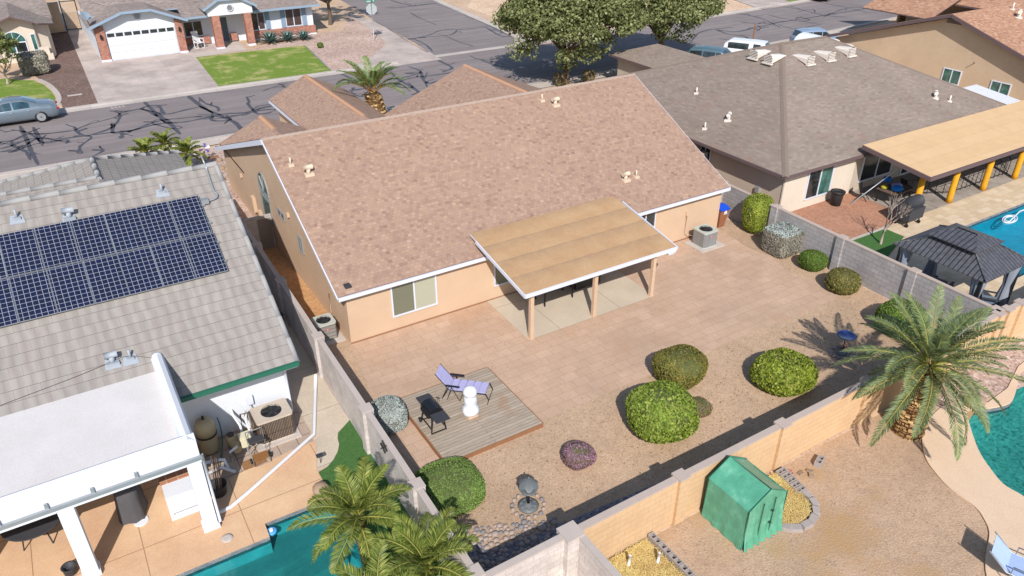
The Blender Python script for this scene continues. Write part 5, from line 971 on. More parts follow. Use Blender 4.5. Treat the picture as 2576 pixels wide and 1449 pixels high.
# ================================================================== BACK YARD OBJECTS
def acunit(label, c, sx, sy, h, mside, mtop, badge=True, pad=None):
    cx, cy, z0 = c; root = thing('air_conditioner', label, 'air conditioner', (cx, cy, 0))
    if pad: m = MB(); m.box(*pad[:2], .0, *pad[2:], z0); m.build('concrete_pad', M_curb, root)
    def rr(sx_, sy_, r=.09, n=4):
        P = []
        for qx, qy, a0 in ((1, 1, 0), (-1, 1, 90), (-1, -1, 180), (1, -1, 270)):
            for k in range(n+1): a = R(a0+90*k/n); P.append((cx+qx*(sx_/2-r)+r*math.cos(a), cy+qy*(sy_/2-r)+r*math.sin(a)))
        return P
    m = MB(); m.prism(rr(sx, sy), z0+.03, z0+h-.05); m.prism(rr(sx+.02, sy+.02), z0, z0+.04, 1); body = m.build('casing', [mside, mtop], root)
    rad = min(sx, sy)*.38; hole = [(cx+rad*math.cos(2*math.pi*k/28), cy+rad*math.sin(2*math.pi*k/28)) for k in range(28)]
    m = MB(); out = rr(sx+.03, sy+.03); m.sheet(out, z0+h, 0, [hole]); n = len(out)
    for i in range(n): a, b = out[i], out[(i+1) % n]; m.face([(a[0], a[1], z0+h-.07), (b[0], b[1], z0+h-.07), (b[0], b[1], z0+h), (a[0], a[1], z0+h)])
    for i in range(28): a, b = hole[i], hole[(i+1) % 28]; m.face([(b[0], b[1], z0+h-.06), (a[0], a[1], z0+h-.06), (a[0], a[1], z0+h), (b[0], b[1], z0+h)])
    m.build('top_plate', mtop, root)
    m = MB(); m.lathe([(rad*.99, -.049), (rad*.99, -.045)], 28, 0, (cx, cy, z0+h)); m.lathe([(.09, -.05), (.09, -.012)], 12, 1, (cx, cy, z0+h))
    for k in range(5):
        a = k*2*math.pi/5; d = Vector((math.cos(a), math.sin(a), 0)); e = Vector((-d.y, d.x, 0)); o = Vector((cx, cy, z0+h-.035)); m.face([o+d*.08-e*.05, o+d*rad*.92-e*.02, o+d*rad*.92+e*.13+Vector((0, 0, .015)), o+d*.08+e*.06+Vector((0, 0, .015))], 1)
    m.build('fan', [M_black, M_dgrey], root)
    m = MB()
    for k in range(1, 5):
        r_ = rad*k/4.2; m.tube([(cx+r_*math.cos(2*math.pi*j/24), cy+r_*math.sin(2*math.pi*j/24), z0+h+.012) for j in range(25)], .005, 4, 0, False)
    for k in range(8): a = k*math.pi/4; m.bar((cx+.03*math.cos(a), cy+.03*math.sin(a), z0+h+.012), (cx+rad*math.cos(a), cy+rad*math.sin(a), z0+h+.008), .012, .008)
    m.build('fan_guard', M_black, root)
    if badge:
        m = MB(Matrix.Translation((cx+.0, cy-sy/2-.004, z0+h*.68)) @ Matrix.Rotation(R(90), 4, 'X')); m.M = m.M @ Matrix.Diagonal((1, .5, 1, 1)); m.lathe([(.075, -.004), (.075, .006)], 18, 0); m.box(-.04, -.02, .006, .04, .02, .01, 1); m.build('badge', [M_red, M_whitep], root)
    return root
acunit('squat grey air conditioner in the narrow side yard with red oval badge', (-.68, .92, .05), .74, .74, .78, blocks('ac_steel_panel', C(150, 144, 136), C(156, 150, 142), C(104, 98, 92), 2, .16, 0, .012, .1), M_actop, pad=(-1.25, .35, -.08, 1.45))
acunit('finned grey air conditioner on a pad near the trash bin', (17.45, -.92, .05), .84, .84, .80, blocks('ac_fin_panel', C(148, 146, 144), C(164, 162, 160), C(112, 110, 108), .04, 2, 0, .006, .1), M_actop, pad=(16.75, -1.55, 18.25, -.3))
acunit('weathered low air conditioner with rusty coil beside the pool pump', (-3.98, -3.55, .06), 1.12, .86, .88, M_acb, concrete('ac_beige_top', C(206, 190, 172), stain=.2), False, pad=(-4.7, -4.15, -3.3, -3.0))
# trash bin
RB = thing('trash_bin', 'brown wheeled trash bin with a blue lid at the house corner', 'trash bin', (19.55, .25, 0))
m = MB(); f0, f1 = [(19.36, 0.02), (19.74, 0.02), (19.74, .46), (19.36, .46)], [(19.27, -.08), (19.85, -.08), (19.85, .56), (19.27, .56)]
for i in range(4): j = (i+1) % 4; m.face([(*f0[i], .05), (*f0[j], .05), (*f1[j], 1.02), (*f1[i], 1.02)])
m.face([(*p, .05) for p in f0[::-1]]); m.bar((19.27, -.1, 1.0), (19.85, -.1, 1.0), .04, .06); m.build('body', flat('bin_brown', C(158, 104, 74), .6, .3), RB)
m = MB(); m.slab([(19.25, -.13, 1.03), (19.87, -.13, 1.03), (19.87, .3, 1.14), (19.25, .3, 1.14)], .05, 0, 0); m.slab([(19.25, .3, 1.14), (19.87, .3, 1.14), (19.87, .6, 1.06), (19.25, .6, 1.06)], .05, 0, 0); m.build('lid', flat('lid_blue', C(28, 84, 216), .45, .4, var=.05), RB)
m = MB(); m.M = Matrix.Translation((19.6, -.085, .84)) @ Matrix.Rotation(R(84), 4, 'X'); m.ell((0, 0, 0), (.12, .06, .004), 0, 14, 4); m.ell((.03, .07, 0), (.06, .05, .004), 0, 12, 4); m.box(-.15, -.085, -.003, .12, -.06, .003); m.build('emblem', M_whitep, RB)
for x in (19.34, 19.78):
    m = MB(Matrix.Translation((x, .58, .13)) @ Matrix.Rotation(R(90), 4, 'Y')); m.lathe([(.13, -.03), (.13, .03)], 16); m.build('wheel', M_black, RB)
# deck
DK = thing('wooden_deck', 'low square deck of weathered grey planks with rusty brown edge', 'deck', (1.8, -6, 0))
m = MB(); m.box(.04, -7.82, .12, 3.56, -4.22, .165); m.build('planks', M_wood, DK)
m = MB(); m.box(.02, -7.86, 0, 3.58, -7.825, .155); m.box(.0, -7.82, 0, .038, -4.22, .155); m.box(3.562, -7.82, 0, 3.60, -4.22, .155); m.box(.04, -4.218, 0, 3.56, -4.18, .155); m.build('edge_board', M_woodedge, DK)
# lounge chair
LC = thing('folding_lounger', 'lilac padded folding lounge chair on the wooden deck', 'lounge chair', (1.75, -4.96, .165), R(-43), local=True)
M_lil = flat('lilac_padding', C(186, 182, 220), .9, .1, var=.08, vs=8, bump=.02)
hd = (-.46, 1.02)
m = MB(); m.slab([(0, -.28, .42), (1.24, -.28, .46), (1.24, .28, .46), (0, .28, .42)], .05, 0, 0)
for k in range(5): m.box(.03+k*.25, -.275, .455, .24+k*.25, .275, .485)
m.build('seat_pad', M_lil, LC)
m = MB(); m.slab([(0, .28, .44), (hd[0], .28, hd[1]), (hd[0], -.28, hd[1]), (0, -.28, .44)], .05, 0, 0)
for k in range(3): t = .1+k*.3; m.slab([(hd[0]*t, .26, .45+(hd[1]-.44)*t), (hd[0]*(t+.26), .26, .45+(hd[1]-.44)*(t+.26)), (hd[0]*(t+.26), -.26, .45+(hd[1]-.44)*(t+.26)), (hd[0]*t, -.26, .45+(hd[1]-.44)*t)], .02, 0, 0)
m.build('backrest', M_lil, LC)
m = MB()
for s_ in (-.31, .31):
    m.tube([(hd[0]-.02, s_, hd[1]), (0, s_, .42), (1.26, s_, .44)], .014, 6); m.tube([(.0, s_, .6), (-.28, s_, .0)], .013, 6); m.tube([(-.1, s_, .0), (.1, s_, .62)], .013, 6) ; m.tube([(.35, s_, .0), (.05, s_, .6)], .013, 6)
    m.tube([(1.26, s_, .44), (1.36, s_, .2), (1.3, s_, .0)], .014, 6)
m.tube([(1.3, -.31, .01), (1.3, .31, .01)], .013, 6); m.tube([(-.28, -.31, .01), (-.28, .31, .01)], .013, 6); m.tube([(.35, -.31, .01), (.35, .31, .01)], .013, 6); m.build('frame', M_black, LC)
for s_ in (-.33, .33):
    m = MB(); m.box(-.14, s_-.03, .6, .36, s_+.03, .635); m.build('armrest', M_black, LC)
# barbecue
BQ = thing('barbecue_grill', 'black cart barbecue with side shelves on the wooden deck', 'grill', (.48, -6.0, .165))
m = MB(); m.M = None
for i in range(9): pass
pr2 = [(.52+.24*math.cos(R(a)), .86+.17*math.sin(R(a))) for a in range(0, 181, 20)]; m.extr([(x-.04, z) for x, z in pr2], 'y', -6.3, -5.72); m.build('lid', flat('gloss_black', (.012, .013, .015, 1), .12, .5, var=0), BQ)
m = MB(); m.extr([(.24, .86), (.72, .86), (.66, .68), (.3, .68)], 'y', -6.3, -5.72); m.box(.2, -6.28, .7, .25, -5.74, .82); m.build('firebox', M_black, BQ)
for y0, y1 in ((-6.78, -6.32), (-5.7, -5.28)):
    m = MB(); m.box(.26, y0, .83, .72, y1, .87); m.build('side_shelf', M_dgrey, BQ)
for y0, y1 in ((-6.45, -6.35), (-5.66, -5.74)):
    m = MB(); m.bar((.22, y0, .18), (.3, y1, .72), .035); m.bar((.74, y0, .18), (.66, y1, .72), .035); m.bar((.22, y0, .2), (.74, y0, .2), .03); m.build('leg', M_black, BQ)
m = MB(); m.bar((.25, -6.4, .32), (.25, -5.7, .32), .025); m.bar((.7, -6.4, .32), (.7, -5.7, .32), .025); m.tube([(.2, -6.2, .98), (.16, -6.15, .98), (.16, -5.87, .98), (.2, -5.82, .98)], .012, 6); m.tube([(.74, -5.9, .95), (.84, -5.8, .98), (.8, -5.65, .9)], .012, 6); m.build('rail', M_black, BQ)
for x in (.18, .74):
    m = MB(Matrix.Translation((x, -5.68, .26)) @ Matrix.Rotation(R(90), 4, 'Y')); m.lathe([(.09, -.02), (.09, .02)], 16); m.build('wheel', M_black, BQ)
# covered fountain
FT = thing('covered_fountain', 'garden fountain wrapped in a white lumpy cloth cover on the deck', 'fountain', (1.76, -6.25, .165))
m = MB(); m.box(1.58, -6.43, .165, 1.94, -6.07, .25); m.build('base', flat('terracotta_base', C(232, 190, 150), .8, .1), FT)
m = MB(); m.lathe([(.16, .08), (.27, .13), (.29, .25), (.25, .38), (.19, .46), (.21, .55), (.22, .68), (.2, .78), (.17, .82), (.22, .88), (.24, .98), (.2, 1.08), (.12, 1.14), (.03, 1.16)], 34, 0, (1.76, -6.25, .165), .06); m.build('cloth_cover', flat('white_cloth', C(240, 240, 242, .8), .9, .1, var=.04, bump=.03), FT)
# pagoda feeder in a ring of stones
x, y = 1.29, -10.5
PF = thing('bird_feeder', 'dark grey bird feeder with scalloped roof on a pole in the gravel', 'bird feeder', (x, y, 0)); M_pw = flat('pewter', C(112, 116, 116), .5, .4, var=.15, vs=8)
m = MB(); m.lathe([(.3, .0), (.31, .05), (.22, .09), (.1, .11), (.07, .16)], 20, 0, (x, y, 0)); 
for k in range(8): a = k*math.pi/4; m.ell((x+.2*math.cos(a), y+.2*math.sin(a), .07), (.07, .05, .04), 0, 8, 5)
m.build('base', M_pw, PF); m = MB(); m.lathe([(.045, .15), (.035, .6)], 10, 0, (x, y, 0)); m.build('pole', M_black, PF); m = MB(); m.lathe([(.05, .6), (.24, .64), (.25, .68), (.2, .68)], 20, 0, (x, y, 0)); m.build('tray', M_pw, PF)
m = MB(); n = 48; top = m.p((x, y, 1.08)); ring = [m.p((x+(.28+.03*math.cos(6*2*math.pi*k/n))*math.cos(2*math.pi*k/n), y+(.28+.03*math.cos(6*2*math.pi*k/n))*math.sin(2*math.pi*k/n), .86-.03*math.cos(6*2*math.pi*k/n))) for k in range(n)]
for k in range(n): m.fi((top, ring[k], ring[(k+1) % n]), 0, True)
m.lathe([(.12, .68), (.12, .9)], 10, 0, (x, y, 0)); m.ell((x, y, 1.1), (.03, .03, .05)); m.build('scalloped_roof', M_pw, PF)
def rock(name, label, c, r, mat, group, cat='rock'):
    m = MB(); m.ell((c[0], c[1], r[2]*.45), r, 0, 10, 6, .07, 2.3); return m.build(name, mat, None, label, cat, group, None, (c[0], c[1], 0))
for k in range(15):
    a = 2*math.pi*k/15; rock('ring_stone', 'rounded stone in the ring around the dark bird feeder', (x+.47*math.cos(a), y+.45*math.sin(a)), (.075, .06, .06), M_river if k % 3 else M_river2, 'stones ringing the bird feeder')
# solar bird bath
x, y = 15.47, -10.15
BB = thing('bird_bath', 'blue glass disc on a thin red stand in the palm shadow', 'bird bath', (x, y, 0))
m = MB(Matrix.Translation((x+.28, y+.05, .60))); m.lathe([(.04, -.05), (.34, .0), (.36, .03), (.3, .015), (.02, -.02)], 26); m.build('glass_dish', glassm('cobalt_glass', C(44, 60, 130), .1), BB)
m = MB(); m.tube([(x+.2, y+.02, 0), (x+.27, y+.05, .56)], .02, 8); m.tube([(x+.1, y-.1, .01), (x+.27, y+.05, .3), (x+.4, y-.05, .01)], .012, 6); m.build('stand', flat('rust_red', C(140, 50, 44), .6, .3), BB)
for k in range(14):
    a = 2*math.pi*k/14; rock('ring_stone', 'rounded stone in the ring beside the glass bird bath', (x-.05+.42*math.cos(a), y-.12+.36*math.sin(a)), (.09, .07, .07), M_river if k % 2 else M_river2, 'stones ringing the bird bath')
m = MB(); m.lathe([(.12, 0), (.2, .03), (.21, .07), (.12, .05)], 16, 0, (x-.05, y-.12, 0)); m.build('stone_dish', M_pw, None, 'small pewter dish on the ground inside the ring of stones', 'dish', None, None, (x-.05, y-.12, 0))
# river stones in the corner and along the wall
rnd = random.Random(4); cnt = 0; placed = []
def sunlit(px, py): return py > -11.2 and px > -.75+(py+11.3)*-.3
for k in range(6000):
    px, py = rnd.uniform(-1.4, 1.7), rnd.uniform(-12.85, -9.9)
    lim = -10.2 - (px+.9)*.42
    if py > lim or px < -1.62: continue
    big = rnd.random() < .22; r_ = rnd.uniform(.12, .2) if big and py > lim-.5 else rnd.uniform(.05, .1)
    if all((px-a)**2+(py-b)**2 > (.84*(r_+c))**2 for a, b, c in placed): placed.append((px, py, r_))
    if len(placed) >= 290: break
for px, py, r_ in placed:
    pk = rnd.random() < .6; sh_ = py < -11.3; bg_ = r_ > .11
    rock('river_stone', '%s %s river stone in the %s part of the heap at the wall corner' % ('large' if bg_ else 'small', 'pinkish' if pk else 'grey', 'shaded' if sh_ else 'sunlit'), (px, py), (r_*rnd.uniform(.9, 1.2), r_*rnd.uniform(.75, 1), r_*.6), M_river if pk else M_river2, 'river stones in the yard corner')
m = MB()
for k in range(2600):
    px = rnd.uniform(1.2, 18); py = -12.88+rnd.uniform(0, 1)**1.5*(.95 if px < 8 else .7); r_ = rnd.uniform(.03, .055); m.ell((px, py, .03), (r_, r_*.8, r_*.7), 0, 6, 4)
m.build('dark_pebbles', M_river2, None, 'band of dark grey pebbles along the foot of the rear wall', 'pebbles', None, 'stuff')
for k in range(24):
    px, py = rnd.uniform(6.6, 9.6), rnd.uniform(-12.7, -12.35); rock('cobble', 'larger cobble in the shaded row behind the green tent', (px, py), (.14, .11, .1), M_river2, 'cobbles along the rear wall')
# rubble at the side of the house
for k in range(34):
    px, py = rnd.uniform(-.4, 1.9), rnd.uniform(18.9, 23.0); rock('rubble_stone', 'pinkish rubble stone heaped behind the low gable near the street', (px-.4+.2*(py-21), py), (rnd.uniform(.12, .24), rnd.uniform(.1, .2), .14), M_boulder if k % 2 else M_river, 'rubble stones in the front corner')
for k in range(26):
    py = rnd.uniform(10.5, 17); rock('border_stone', 'pale border stone along the side yard by the tile roof edge', (-1.15+rnd.uniform(-.1, .15), py), (.15, .17, .1), M_river, 'border stones in the side yard')
m = MB(); p = G(0, 1605, 1190); m.box(p.x-.35, p.y-.2, 0, p.x+.35, p.y+.2, .04); m.build('meter_lid', M_woodedge, None, 'brown rectangular meter lid in the front gravel', 'utility cover', None, None, (p.x, p.y, 0))
p = G(0, 1560, 1210); PW = thing('garden_pinwheel', 'purple and white pinwheel stuck in the front gravel', 'pinwheel', (p.x, p.y, 0)); m = MB(); m.tube([(p.x, p.y, 0), (p.x, p.y, .75)], .015, 6); m.build('stick', M_whitep, PW)
m = MB()
for k in range(6): a = k*math.pi/3; m.face([(p.x, p.y, .75), (p.x+.34*math.cos(a), p.y-.05, .75+.34*math.sin(a)), (p.x+.34*math.cos(a+.5), p.y+.03, .75+.34*math.sin(a+.5))], k % 2)
m.build('vanes', [M_whitep, flat('violet', C(110, 90, 170), .6, .2)], PW)
m = MB(); m.box(-1.95, 17.0, 0, -1.35, 17.7, 1.5); m.box(-2.0, 16.95, 1.5, -1.3, 17.75, 1.56); m.build('utility_cabinet', M_silverv, None, 'pale blue utility cabinet at the end of the tile roof', 'utility box', None, None, (-1.65, 17.3, 0))
# items under the patio cover
PT = thing('patio_table', 'dark patio table in the shade under the tan patio cover', 'table', (8.6, -1.3, 0))
m = MB(); m.box(7.7, -1.75, .7, 9.3, -.85, .74); m.build('tabletop', M_black, PT)
for x, y in ((7.8, -1.65), (9.2, -1.65), (7.8, -.95), (9.2, -.95)): m = MB(); m.box(x-.025, y-.025, .03, x+.025, y+.025, .7); m.build('leg', M_black, PT)
BN = thing('patio_bench', 'black storage bench near the middle post under the cover', 'bench', (10.2, -1.0, 0)); m = MB(); m.box(9.6, -1.35, .1, 10.9, -.75, .62); m.build('chest', M_black, BN); m = MB(); m.box(9.56, -1.39, .62, 10.94, -.71, .67); m.build('lid', M_dgrey, BN)

# ================================================================== LEFT NEIGHBOUR'S EQUIPMENT
FI = thing('pool_filter', 'tall beige pool filter tank with a black band by the white wall', 'pool filter', (-5.95, -3.25, 0)); M_fil = flat('filter_beige', C(196, 178, 140), .55, .3, var=.06)
m = MB(); m.lathe([(.27, .02), (.29, .1), (.29, .62), (.30, .64)], 22, 0, (-5.95, -3.25, 0)); m.build('lower_tank', M_fil, FI); m = MB(); m.lathe([(.31, .64), (.31, .7)], 22, 0, (-5.95, -3.25, 0)); m.build('clamp_band', M_black, FI)
m = MB(); m.lathe([(.295, .7), (.29, 1.02), (.24, 1.17), (.1, 1.24), (.03, 1.25)], 22, 0, (-5.95, -3.25, 0)); m.build('dome', M_fil, FI); m = MB(); m.lathe([(.04, 1.24), (.035, 1.36)], 10, 0, (-5.95, -3.25, 0)); m.build('pressure_gauge', M_black, FI)
PU = thing('pool_pump', 'beige and grey pool pump among white pipes', 'pump', (-5.25, -3.45, 0)); m = MB(); m.lathe([(.16, 0), (.17, .3), (.12, .38)], 14, 0, (-5.3, -3.4, .04)); m.tube([(-5.3, -3.45, .2), (-5.25, -3.95, .2)], .13, 12); m.build('housing', M_fil, PU); m = MB(); m.lathe([(.1, .42), (.11, .47)], 14, 0, (-5.3, -3.4, 0)); m.build('strainer_lid', M_dgrey, PU)
TB = thing('timer_box', 'cream square timer box standing beside the pool pump', 'box', (-4.98, -3.95, 0)); m = MB(); m.box(-5.15, -4.12, .62, -4.82, -3.82, .72); m.box(-5.13, -4.08, .3, -4.84, -3.86, .62); m.build('case', flat('cream_box', C(226, 218, 186), .6, .3), TB); m = MB(); m.box(-5.0, -4.0, 0, -4.95, -3.95, .3); m.build('post', M_galv, TB)
for lb, pts, r_ in (('white elbowed pipe from the wall down to the pump', [(-5.05, -2.8, .9), (-5.05, -3.05, .85), (-4.95, -3.35, .6), (-4.98, -3.6, .25)], .04), ('second white pipe leaning beside the air conditioner', [(-4.62, -2.95, .1), (-4.65, -3.0, .8), (-4.75, -3.3, .7), (-4.72, -3.6, .2)], .035), ('copper pipe loop rising from the pump', [(-4.9, -3.2, .1), (-4.85, -3.1, .85), (-4.6, -3.15, .85), (-4.58, -3.3, .1)], .03), ('white pipe bend at the corner of the patio column', [(-6.45, -4.3, .45), (-6.0, -4.4, .5), (-5.75, -4.45, .45), (-5.7, -4.5, .1)], .05), ('pale pipe crossing low behind the column', [(-6.35, -4.7, .35), (-5.9, -4.65, .38), (-5.55, -4.75, .1)], .05), ('white pipe stub by the timer box', [(-5.5, -4.1, .0), (-5.5, -4.1, .35), (-5.25, -4.0, .4)], .045)):
    m = MB(); m.tube([Vector(p) for p in pts], r_, 8); m.build('plumbing_pipe', M_bark if 'copper' in lb else M_whitep, None, lb, 'pipe', None, None, pts[0][:2]+(0,))
m = MB(); m.tube(smooth([(-5.52, -3.0, .95), (-5.5, -3.05, .6), (-5.55, -3.2, .2), (-5.75, -3.8, .03), (-5.9, -4.2, .03), (-6.05, -4.6, .2)], 5), .018, 6); m.build('garden_hose', flat('hose_green', C(40, 120, 96), .5, .3), None, 'green garden hose hanging from the tap beside the filter', 'hose', None, None, (-5.5, -3, 0))
m = MB(); m.box(-5.3, -4.75, .012, -4.6, -4.35, .03); m.build('leaf_litter', flat('leaf_litter', C(160, 120, 84), .95, .1, var=.5, vs=20), None, 'patch of brown leaf litter in front of the pump', 'litter', None, 'stuff')
CT = thing('small_cart', 'rusty folding cart with a black tray beside the air conditioner', 'cart', (-4.7, -4.45, 0))
m = MB(); m.box(-4.95, -4.45, .62, -4.5, -4.2, .7); m.build('upper_tray', M_dgrey, CT); m = MB(); m.box(-4.95, -4.75, .2, -4.5, -4.45, .23); m.build('lower_tray', flat('rust_tray', C(150, 104, 60), .8, .2), CT)
m = MB()
for x in (-4.97, -4.48): m.tube([(x, -4.8, .05), (x, -4.45, .2), (x, -4.2, .95)], .013, 6); m.tube([(x, -4.2, .1), (x, -4.5, .68)], .013, 6)
m.tube([(-4.97, -4.2, .95), (-4.48, -4.2, .95)], .013, 6); m.tube([(-4.97, -4.8, .05), (-4.48, -4.8, .05)], .013, 6); m.build('frame', M_grey, CT)
for x in (-5.02, -4.42): m = MB(Matrix.Translation((x, -4.55, .09)) @ Matrix.Rotation(R(90), 4, 'Y')); m.lathe([(.09, -.02), (.09, .02)], 12); m.build('wheel', M_black, CT)
TO = thing('tool_tub', 'round grey tub holding long wooden handles beside the column', 'tub', (-6.2, -5.2, 0)); m = MB(); m.lathe([(.22, .02), (.27, .34), (.29, .36), (.25, .34), (.2, .1)], 18, 0, (-6.18, -5.3, 0)); m.build('tub', M_dgrey, TO)
for k in range(4): m = MB(); m.bar((-6.25+.06*k, -5.3, .1), (-6.1+.05*k, -4.75-.06*k, 1.0), .035); m.build('handle', M_woodedge if k % 2 else M_barkw, TO)
m = MB(); m.tube([Vector(G(6, 2382, -60, .06)), Vector(G(6, 2380, 60, .06)), Vector(G(6, 2368, 385, .06))]+[Vector(G(6, 1850, 840, .06)), Vector(G(6, 1740, 930, .06)), Vector(G(6, 1650, 972, .06))], .06, 10)
o = m.build('drain_pipe', M_whitep, None, 'long white drain pipe lying across the side walk to the patio column', 'pipe', None, None, (-3, -4.2, 0))
SL = thing('garden_light', 'small dark solar light on the edge of the green turf', 'light', (-3.2, -5.62, 0)); m = MB(); m.tube([(-3.2, -5.65, 0), (-3.2, -5.65, .3)], .012, 6); m.build('stem', M_black, SL); m = MB(); m.box(-3.3, -5.72, .3, -3.1, -5.58, .35); m.build('panel', M_dgrey, SL)
for lb, p_, r_ in (('large smooth tan boulder at the pool corner, nearer the deck', (-3.62, -6.95), (.26, .3, .3)), ('large smooth tan boulder at the pool corner, nearer the palm', (-3.3, -7.5), (.33, .27, .27)), ('lower tan boulder half under the palm fronds by the pool', (-3.15, -8.2), (.3, .3, .2))): rock('pool_boulder', lb, p_, r_, M_boulder, 'boulders by the teal pool', 'boulder')
p = G(6, 1715, 1165); m = MB(); m.lathe([(.16, .008), (.16, .02), (.1, .022), (.02, .022)], 24, 0, (p.x, p.y, 0)); m.build('skimmer_lid', M_curb, None, 'round cream skimmer lid set in the pool deck', 'lid', None, None, (p.x, p.y, 0))
p = G(6, 2050, 1115, -.1); FB = thing('chlorine_floater', 'light blue ring floater drifting in the corner of the teal pool', 'pool floater', (p.x, p.y, -.1)); m = MB(); m.lathe([(.05, -.12), (.13, -.03), (.15, .03), (.11, .07), (.07, .03)], 18, 0, (p.x, p.y, -.1)); m.build('ring', flat('floater_blue', C(84, 170, 230), .4, .4), FB); m = MB(); m.lathe([(.06, .02), (.05, .1)], 12, 0, (p.x, p.y, -.1)); m.build('cap', M_whitep, FB)
p = G(6, 540, 1430); m = MB(); m.lathe([(.1, .0), (.15, .05), (.17, .26), (.19, .28), (.15, .27), (.13, .16), (.02, .15)], 18, 0, (p.x, p.y, 0)); m.build('flower_pot', M_dgrey, None, 'small dark pot with soil at the foot of the left column', 'pot', None, None, (p.x, p.y, 0))
CG = thing('covered_barbecue', 'barbecue under a wrinkled charcoal cloth cover on the shaded patio', 'grill', (-8.45, -4.9, 0))
m = MB(); m.M = Matrix.Translation((-8.42, -4.75, 0)) @ Matrix.Rotation(R(-12), 4, 'Z')
N = 26
def ringc(sx, sy, z, j): return [m.p((sx*math.copysign(abs(math.cos(t))**.6, math.cos(t))*(1+j*math.sin(7*t+z*5)), sy*math.copysign(abs(math.sin(t))**.6, math.sin(t))*(1+j*math.cos(9*t)), z)) for t in [2*math.pi*k/N for k in range(N)]]
rg = [ringc(.36, .5, .04, .07), ringc(.34, .46, .45, .05), ringc(.31, .42, .8, .03), ringc(.3, .38, 1.02, .02), ringc(.2, .3, 1.12, .0), ringc(.04, .08, 1.15, 0)]
for a_, b_ in zip(rg, rg[1:]):
    for k in range(N): m.fi((a_[k], a_[(k+1) % N], b_[(k+1) % N], b_[k]), 0, True)
m.build('cloth_cover', flat('charcoal_cloth', C(92, 90, 92), .85, .15, var=.15, vs=6, bump=.03), CG); m = MB(); m.lathe([(.2, .0), (.2, .04)], 16, 0, (-8.3, -5.25, 0)); m.build('foot', M_whitep, CG)
BC = thing('outdoor_counter', 'white plastered counter with a terracotta tiled top under the patio', 'counter', (-7.1, -5.0, 0)); m = MB(); m.box(-7.55, -5.7, 0, -6.72, -4.6, .86); m.build('base', M_white, BC); m = MB(); m.box(-7.58, -5.1, .86, -6.7, -4.2, .9); m.build('tiled_top', blocks('terracotta_tile', C(170, 116, 88), C(190, 134, 104), C(206, 180, 150), .3, .3, 0, .012), BC); m = MB(); m.tube([(-7.45, -5.72, .2), (-7.45, -5.72, .26), (-6.8, -5.72, .26)], .012, 6); m.build('towel_rail', M_galv, BC)
RT = thing('round_patio_table', 'round dark mesh patio table at the left of the covered patio', 'table', (-10.75, -4.5, 0)); m = MB(); m.lathe([(.75, .68), (.77, .7), (.77, .72), (.74, .715)], 32, 0, (-10.75, -4.4, 0)); m.build('tabletop', M_dgrey, RT)
for k in range(4): a = k*math.pi/2+.6; m = MB(); m.tube([(-10.75+.5*math.cos(a), -4.4+.5*math.sin(a), 0), (-10.75+.35*math.cos(a), -4.4+.35*math.sin(a), .68)], .02, 6); m.build('leg', M_black, RT)
m = MB()
for k, y in enumerate((8.0, 6.6, 5.4, 4.6, 3.7)): pass
for lb, y, r_ in (('flat dark pot shape in the narrow passage, nearest the camera', 3.1, .2), ('middle dark pot in the narrow passage beside the tile roof', 3.8, .18), ('farthest dark pot in the narrow passage beside the tile roof', 4.5, .18)): m = MB(); m.lathe([(r_*.7, 0), (r_, .25), (r_*1.05, .27), (r_*.85, .25), (.02, .2)], 16, 0, (-1.85, y, 0)); m.build('clay_pot', M_bark, None, lb, 'pot', 'pots in the passage', None, (-1.85, y, 0))
for y in (-.8, -4.2, -9.0, 4.2):
    m = MB(); m.box(-1.52, y-.05, 1.15, -1.44, y+.05, 1.3); lb = {-.8: 'upper small black lamp fixed on the left block wall near the air conditioner', -4.2: 'small black lamp on the left block wall beside the deck', -9.0: 'black lizard shaped ornament hung on the left block wall', 4.2: 'farthest small black lamp on the left block wall in the side yard'}[y]
    if y == -9.0: continue
    m.build('wall_fixture', M_black, None, lb, 'lamp', None, None, (-1.48, y, 1.2))
p = GX(7, 325, 480, -1.72); m = MB(Matrix.Translation((-1.80, p.y, p.z)))
m = MB(); q = GX(7, 322, 478, -1.79); 
for a_, b_ in (((0, -.22, .22), (0, .25, -.25)), ((0, -.05, .12), (0, -.22, .0)), ((0, -.05, .1), (0, .08, .2)), ((0, .1, -.08), (0, -.05, -.2)), ((0, .1, -.1), (0, .24, -.02))): m.bar(q+Vector(a_), q+Vector(b_), .05, .03)
m.build('wall_ornament', M_black, None, 'black lizard shaped ornament hung on the outer face of the left block wall', 'ornament', None, None, tuple(q))

# ================================================================== RIGHT NEIGHBOUR'S OBJECTS
GZ = thing('gazebo', 'dark two tier metal roofed gazebo with grey curtains behind the block wall', 'gazebo', (22.6, -9.95, 0)); M_gz = NT('ribbed_dark_metal', .5, .4)
def gz():
    s = M_gz; b_ = s.brick(s.co('UV'), .2, 50, .02, 0); c = s.ramp(s.noise(s.co(), 6, 5), [(.3, C(78, 78, 84)), (.7, C(104, 104, 108))]); s.col(s.mix(b_.outputs['Fac'], c, C(40, 40, 46))); s.bump(s.mix(b_.outputs['Fac'], (0, 0, 0, 1), (1, 1, 1, 1)), .8, .03)
gz(); M_gz = M_gz.m
def hip4(mb, x0, x1, y0, y1, z0, X0_, X1_, Y0_, Y1_, z1): 
    mb.slab([(x0, y0, z0), (x1, y0, z0), (X1_, Y0_, z1), (X0_, Y0_, z1)], .04, 0, 0); mb.slab([(x1, y0, z0), (x1, y1, z0), (X1_, Y1_, z1), (X1_, Y0_, z1)], .04, 0, 0); mb.slab([(x1, y1, z0), (x0, y1, z0), (X0_, Y1_, z1), (X1_, Y1_, z1)], .04, 0, 0); mb.slab([(x0, y1, z0), (x0, y0, z0), (X0_, Y0_, z1), (X0_, Y1_, z1)], .04, 0, 0)
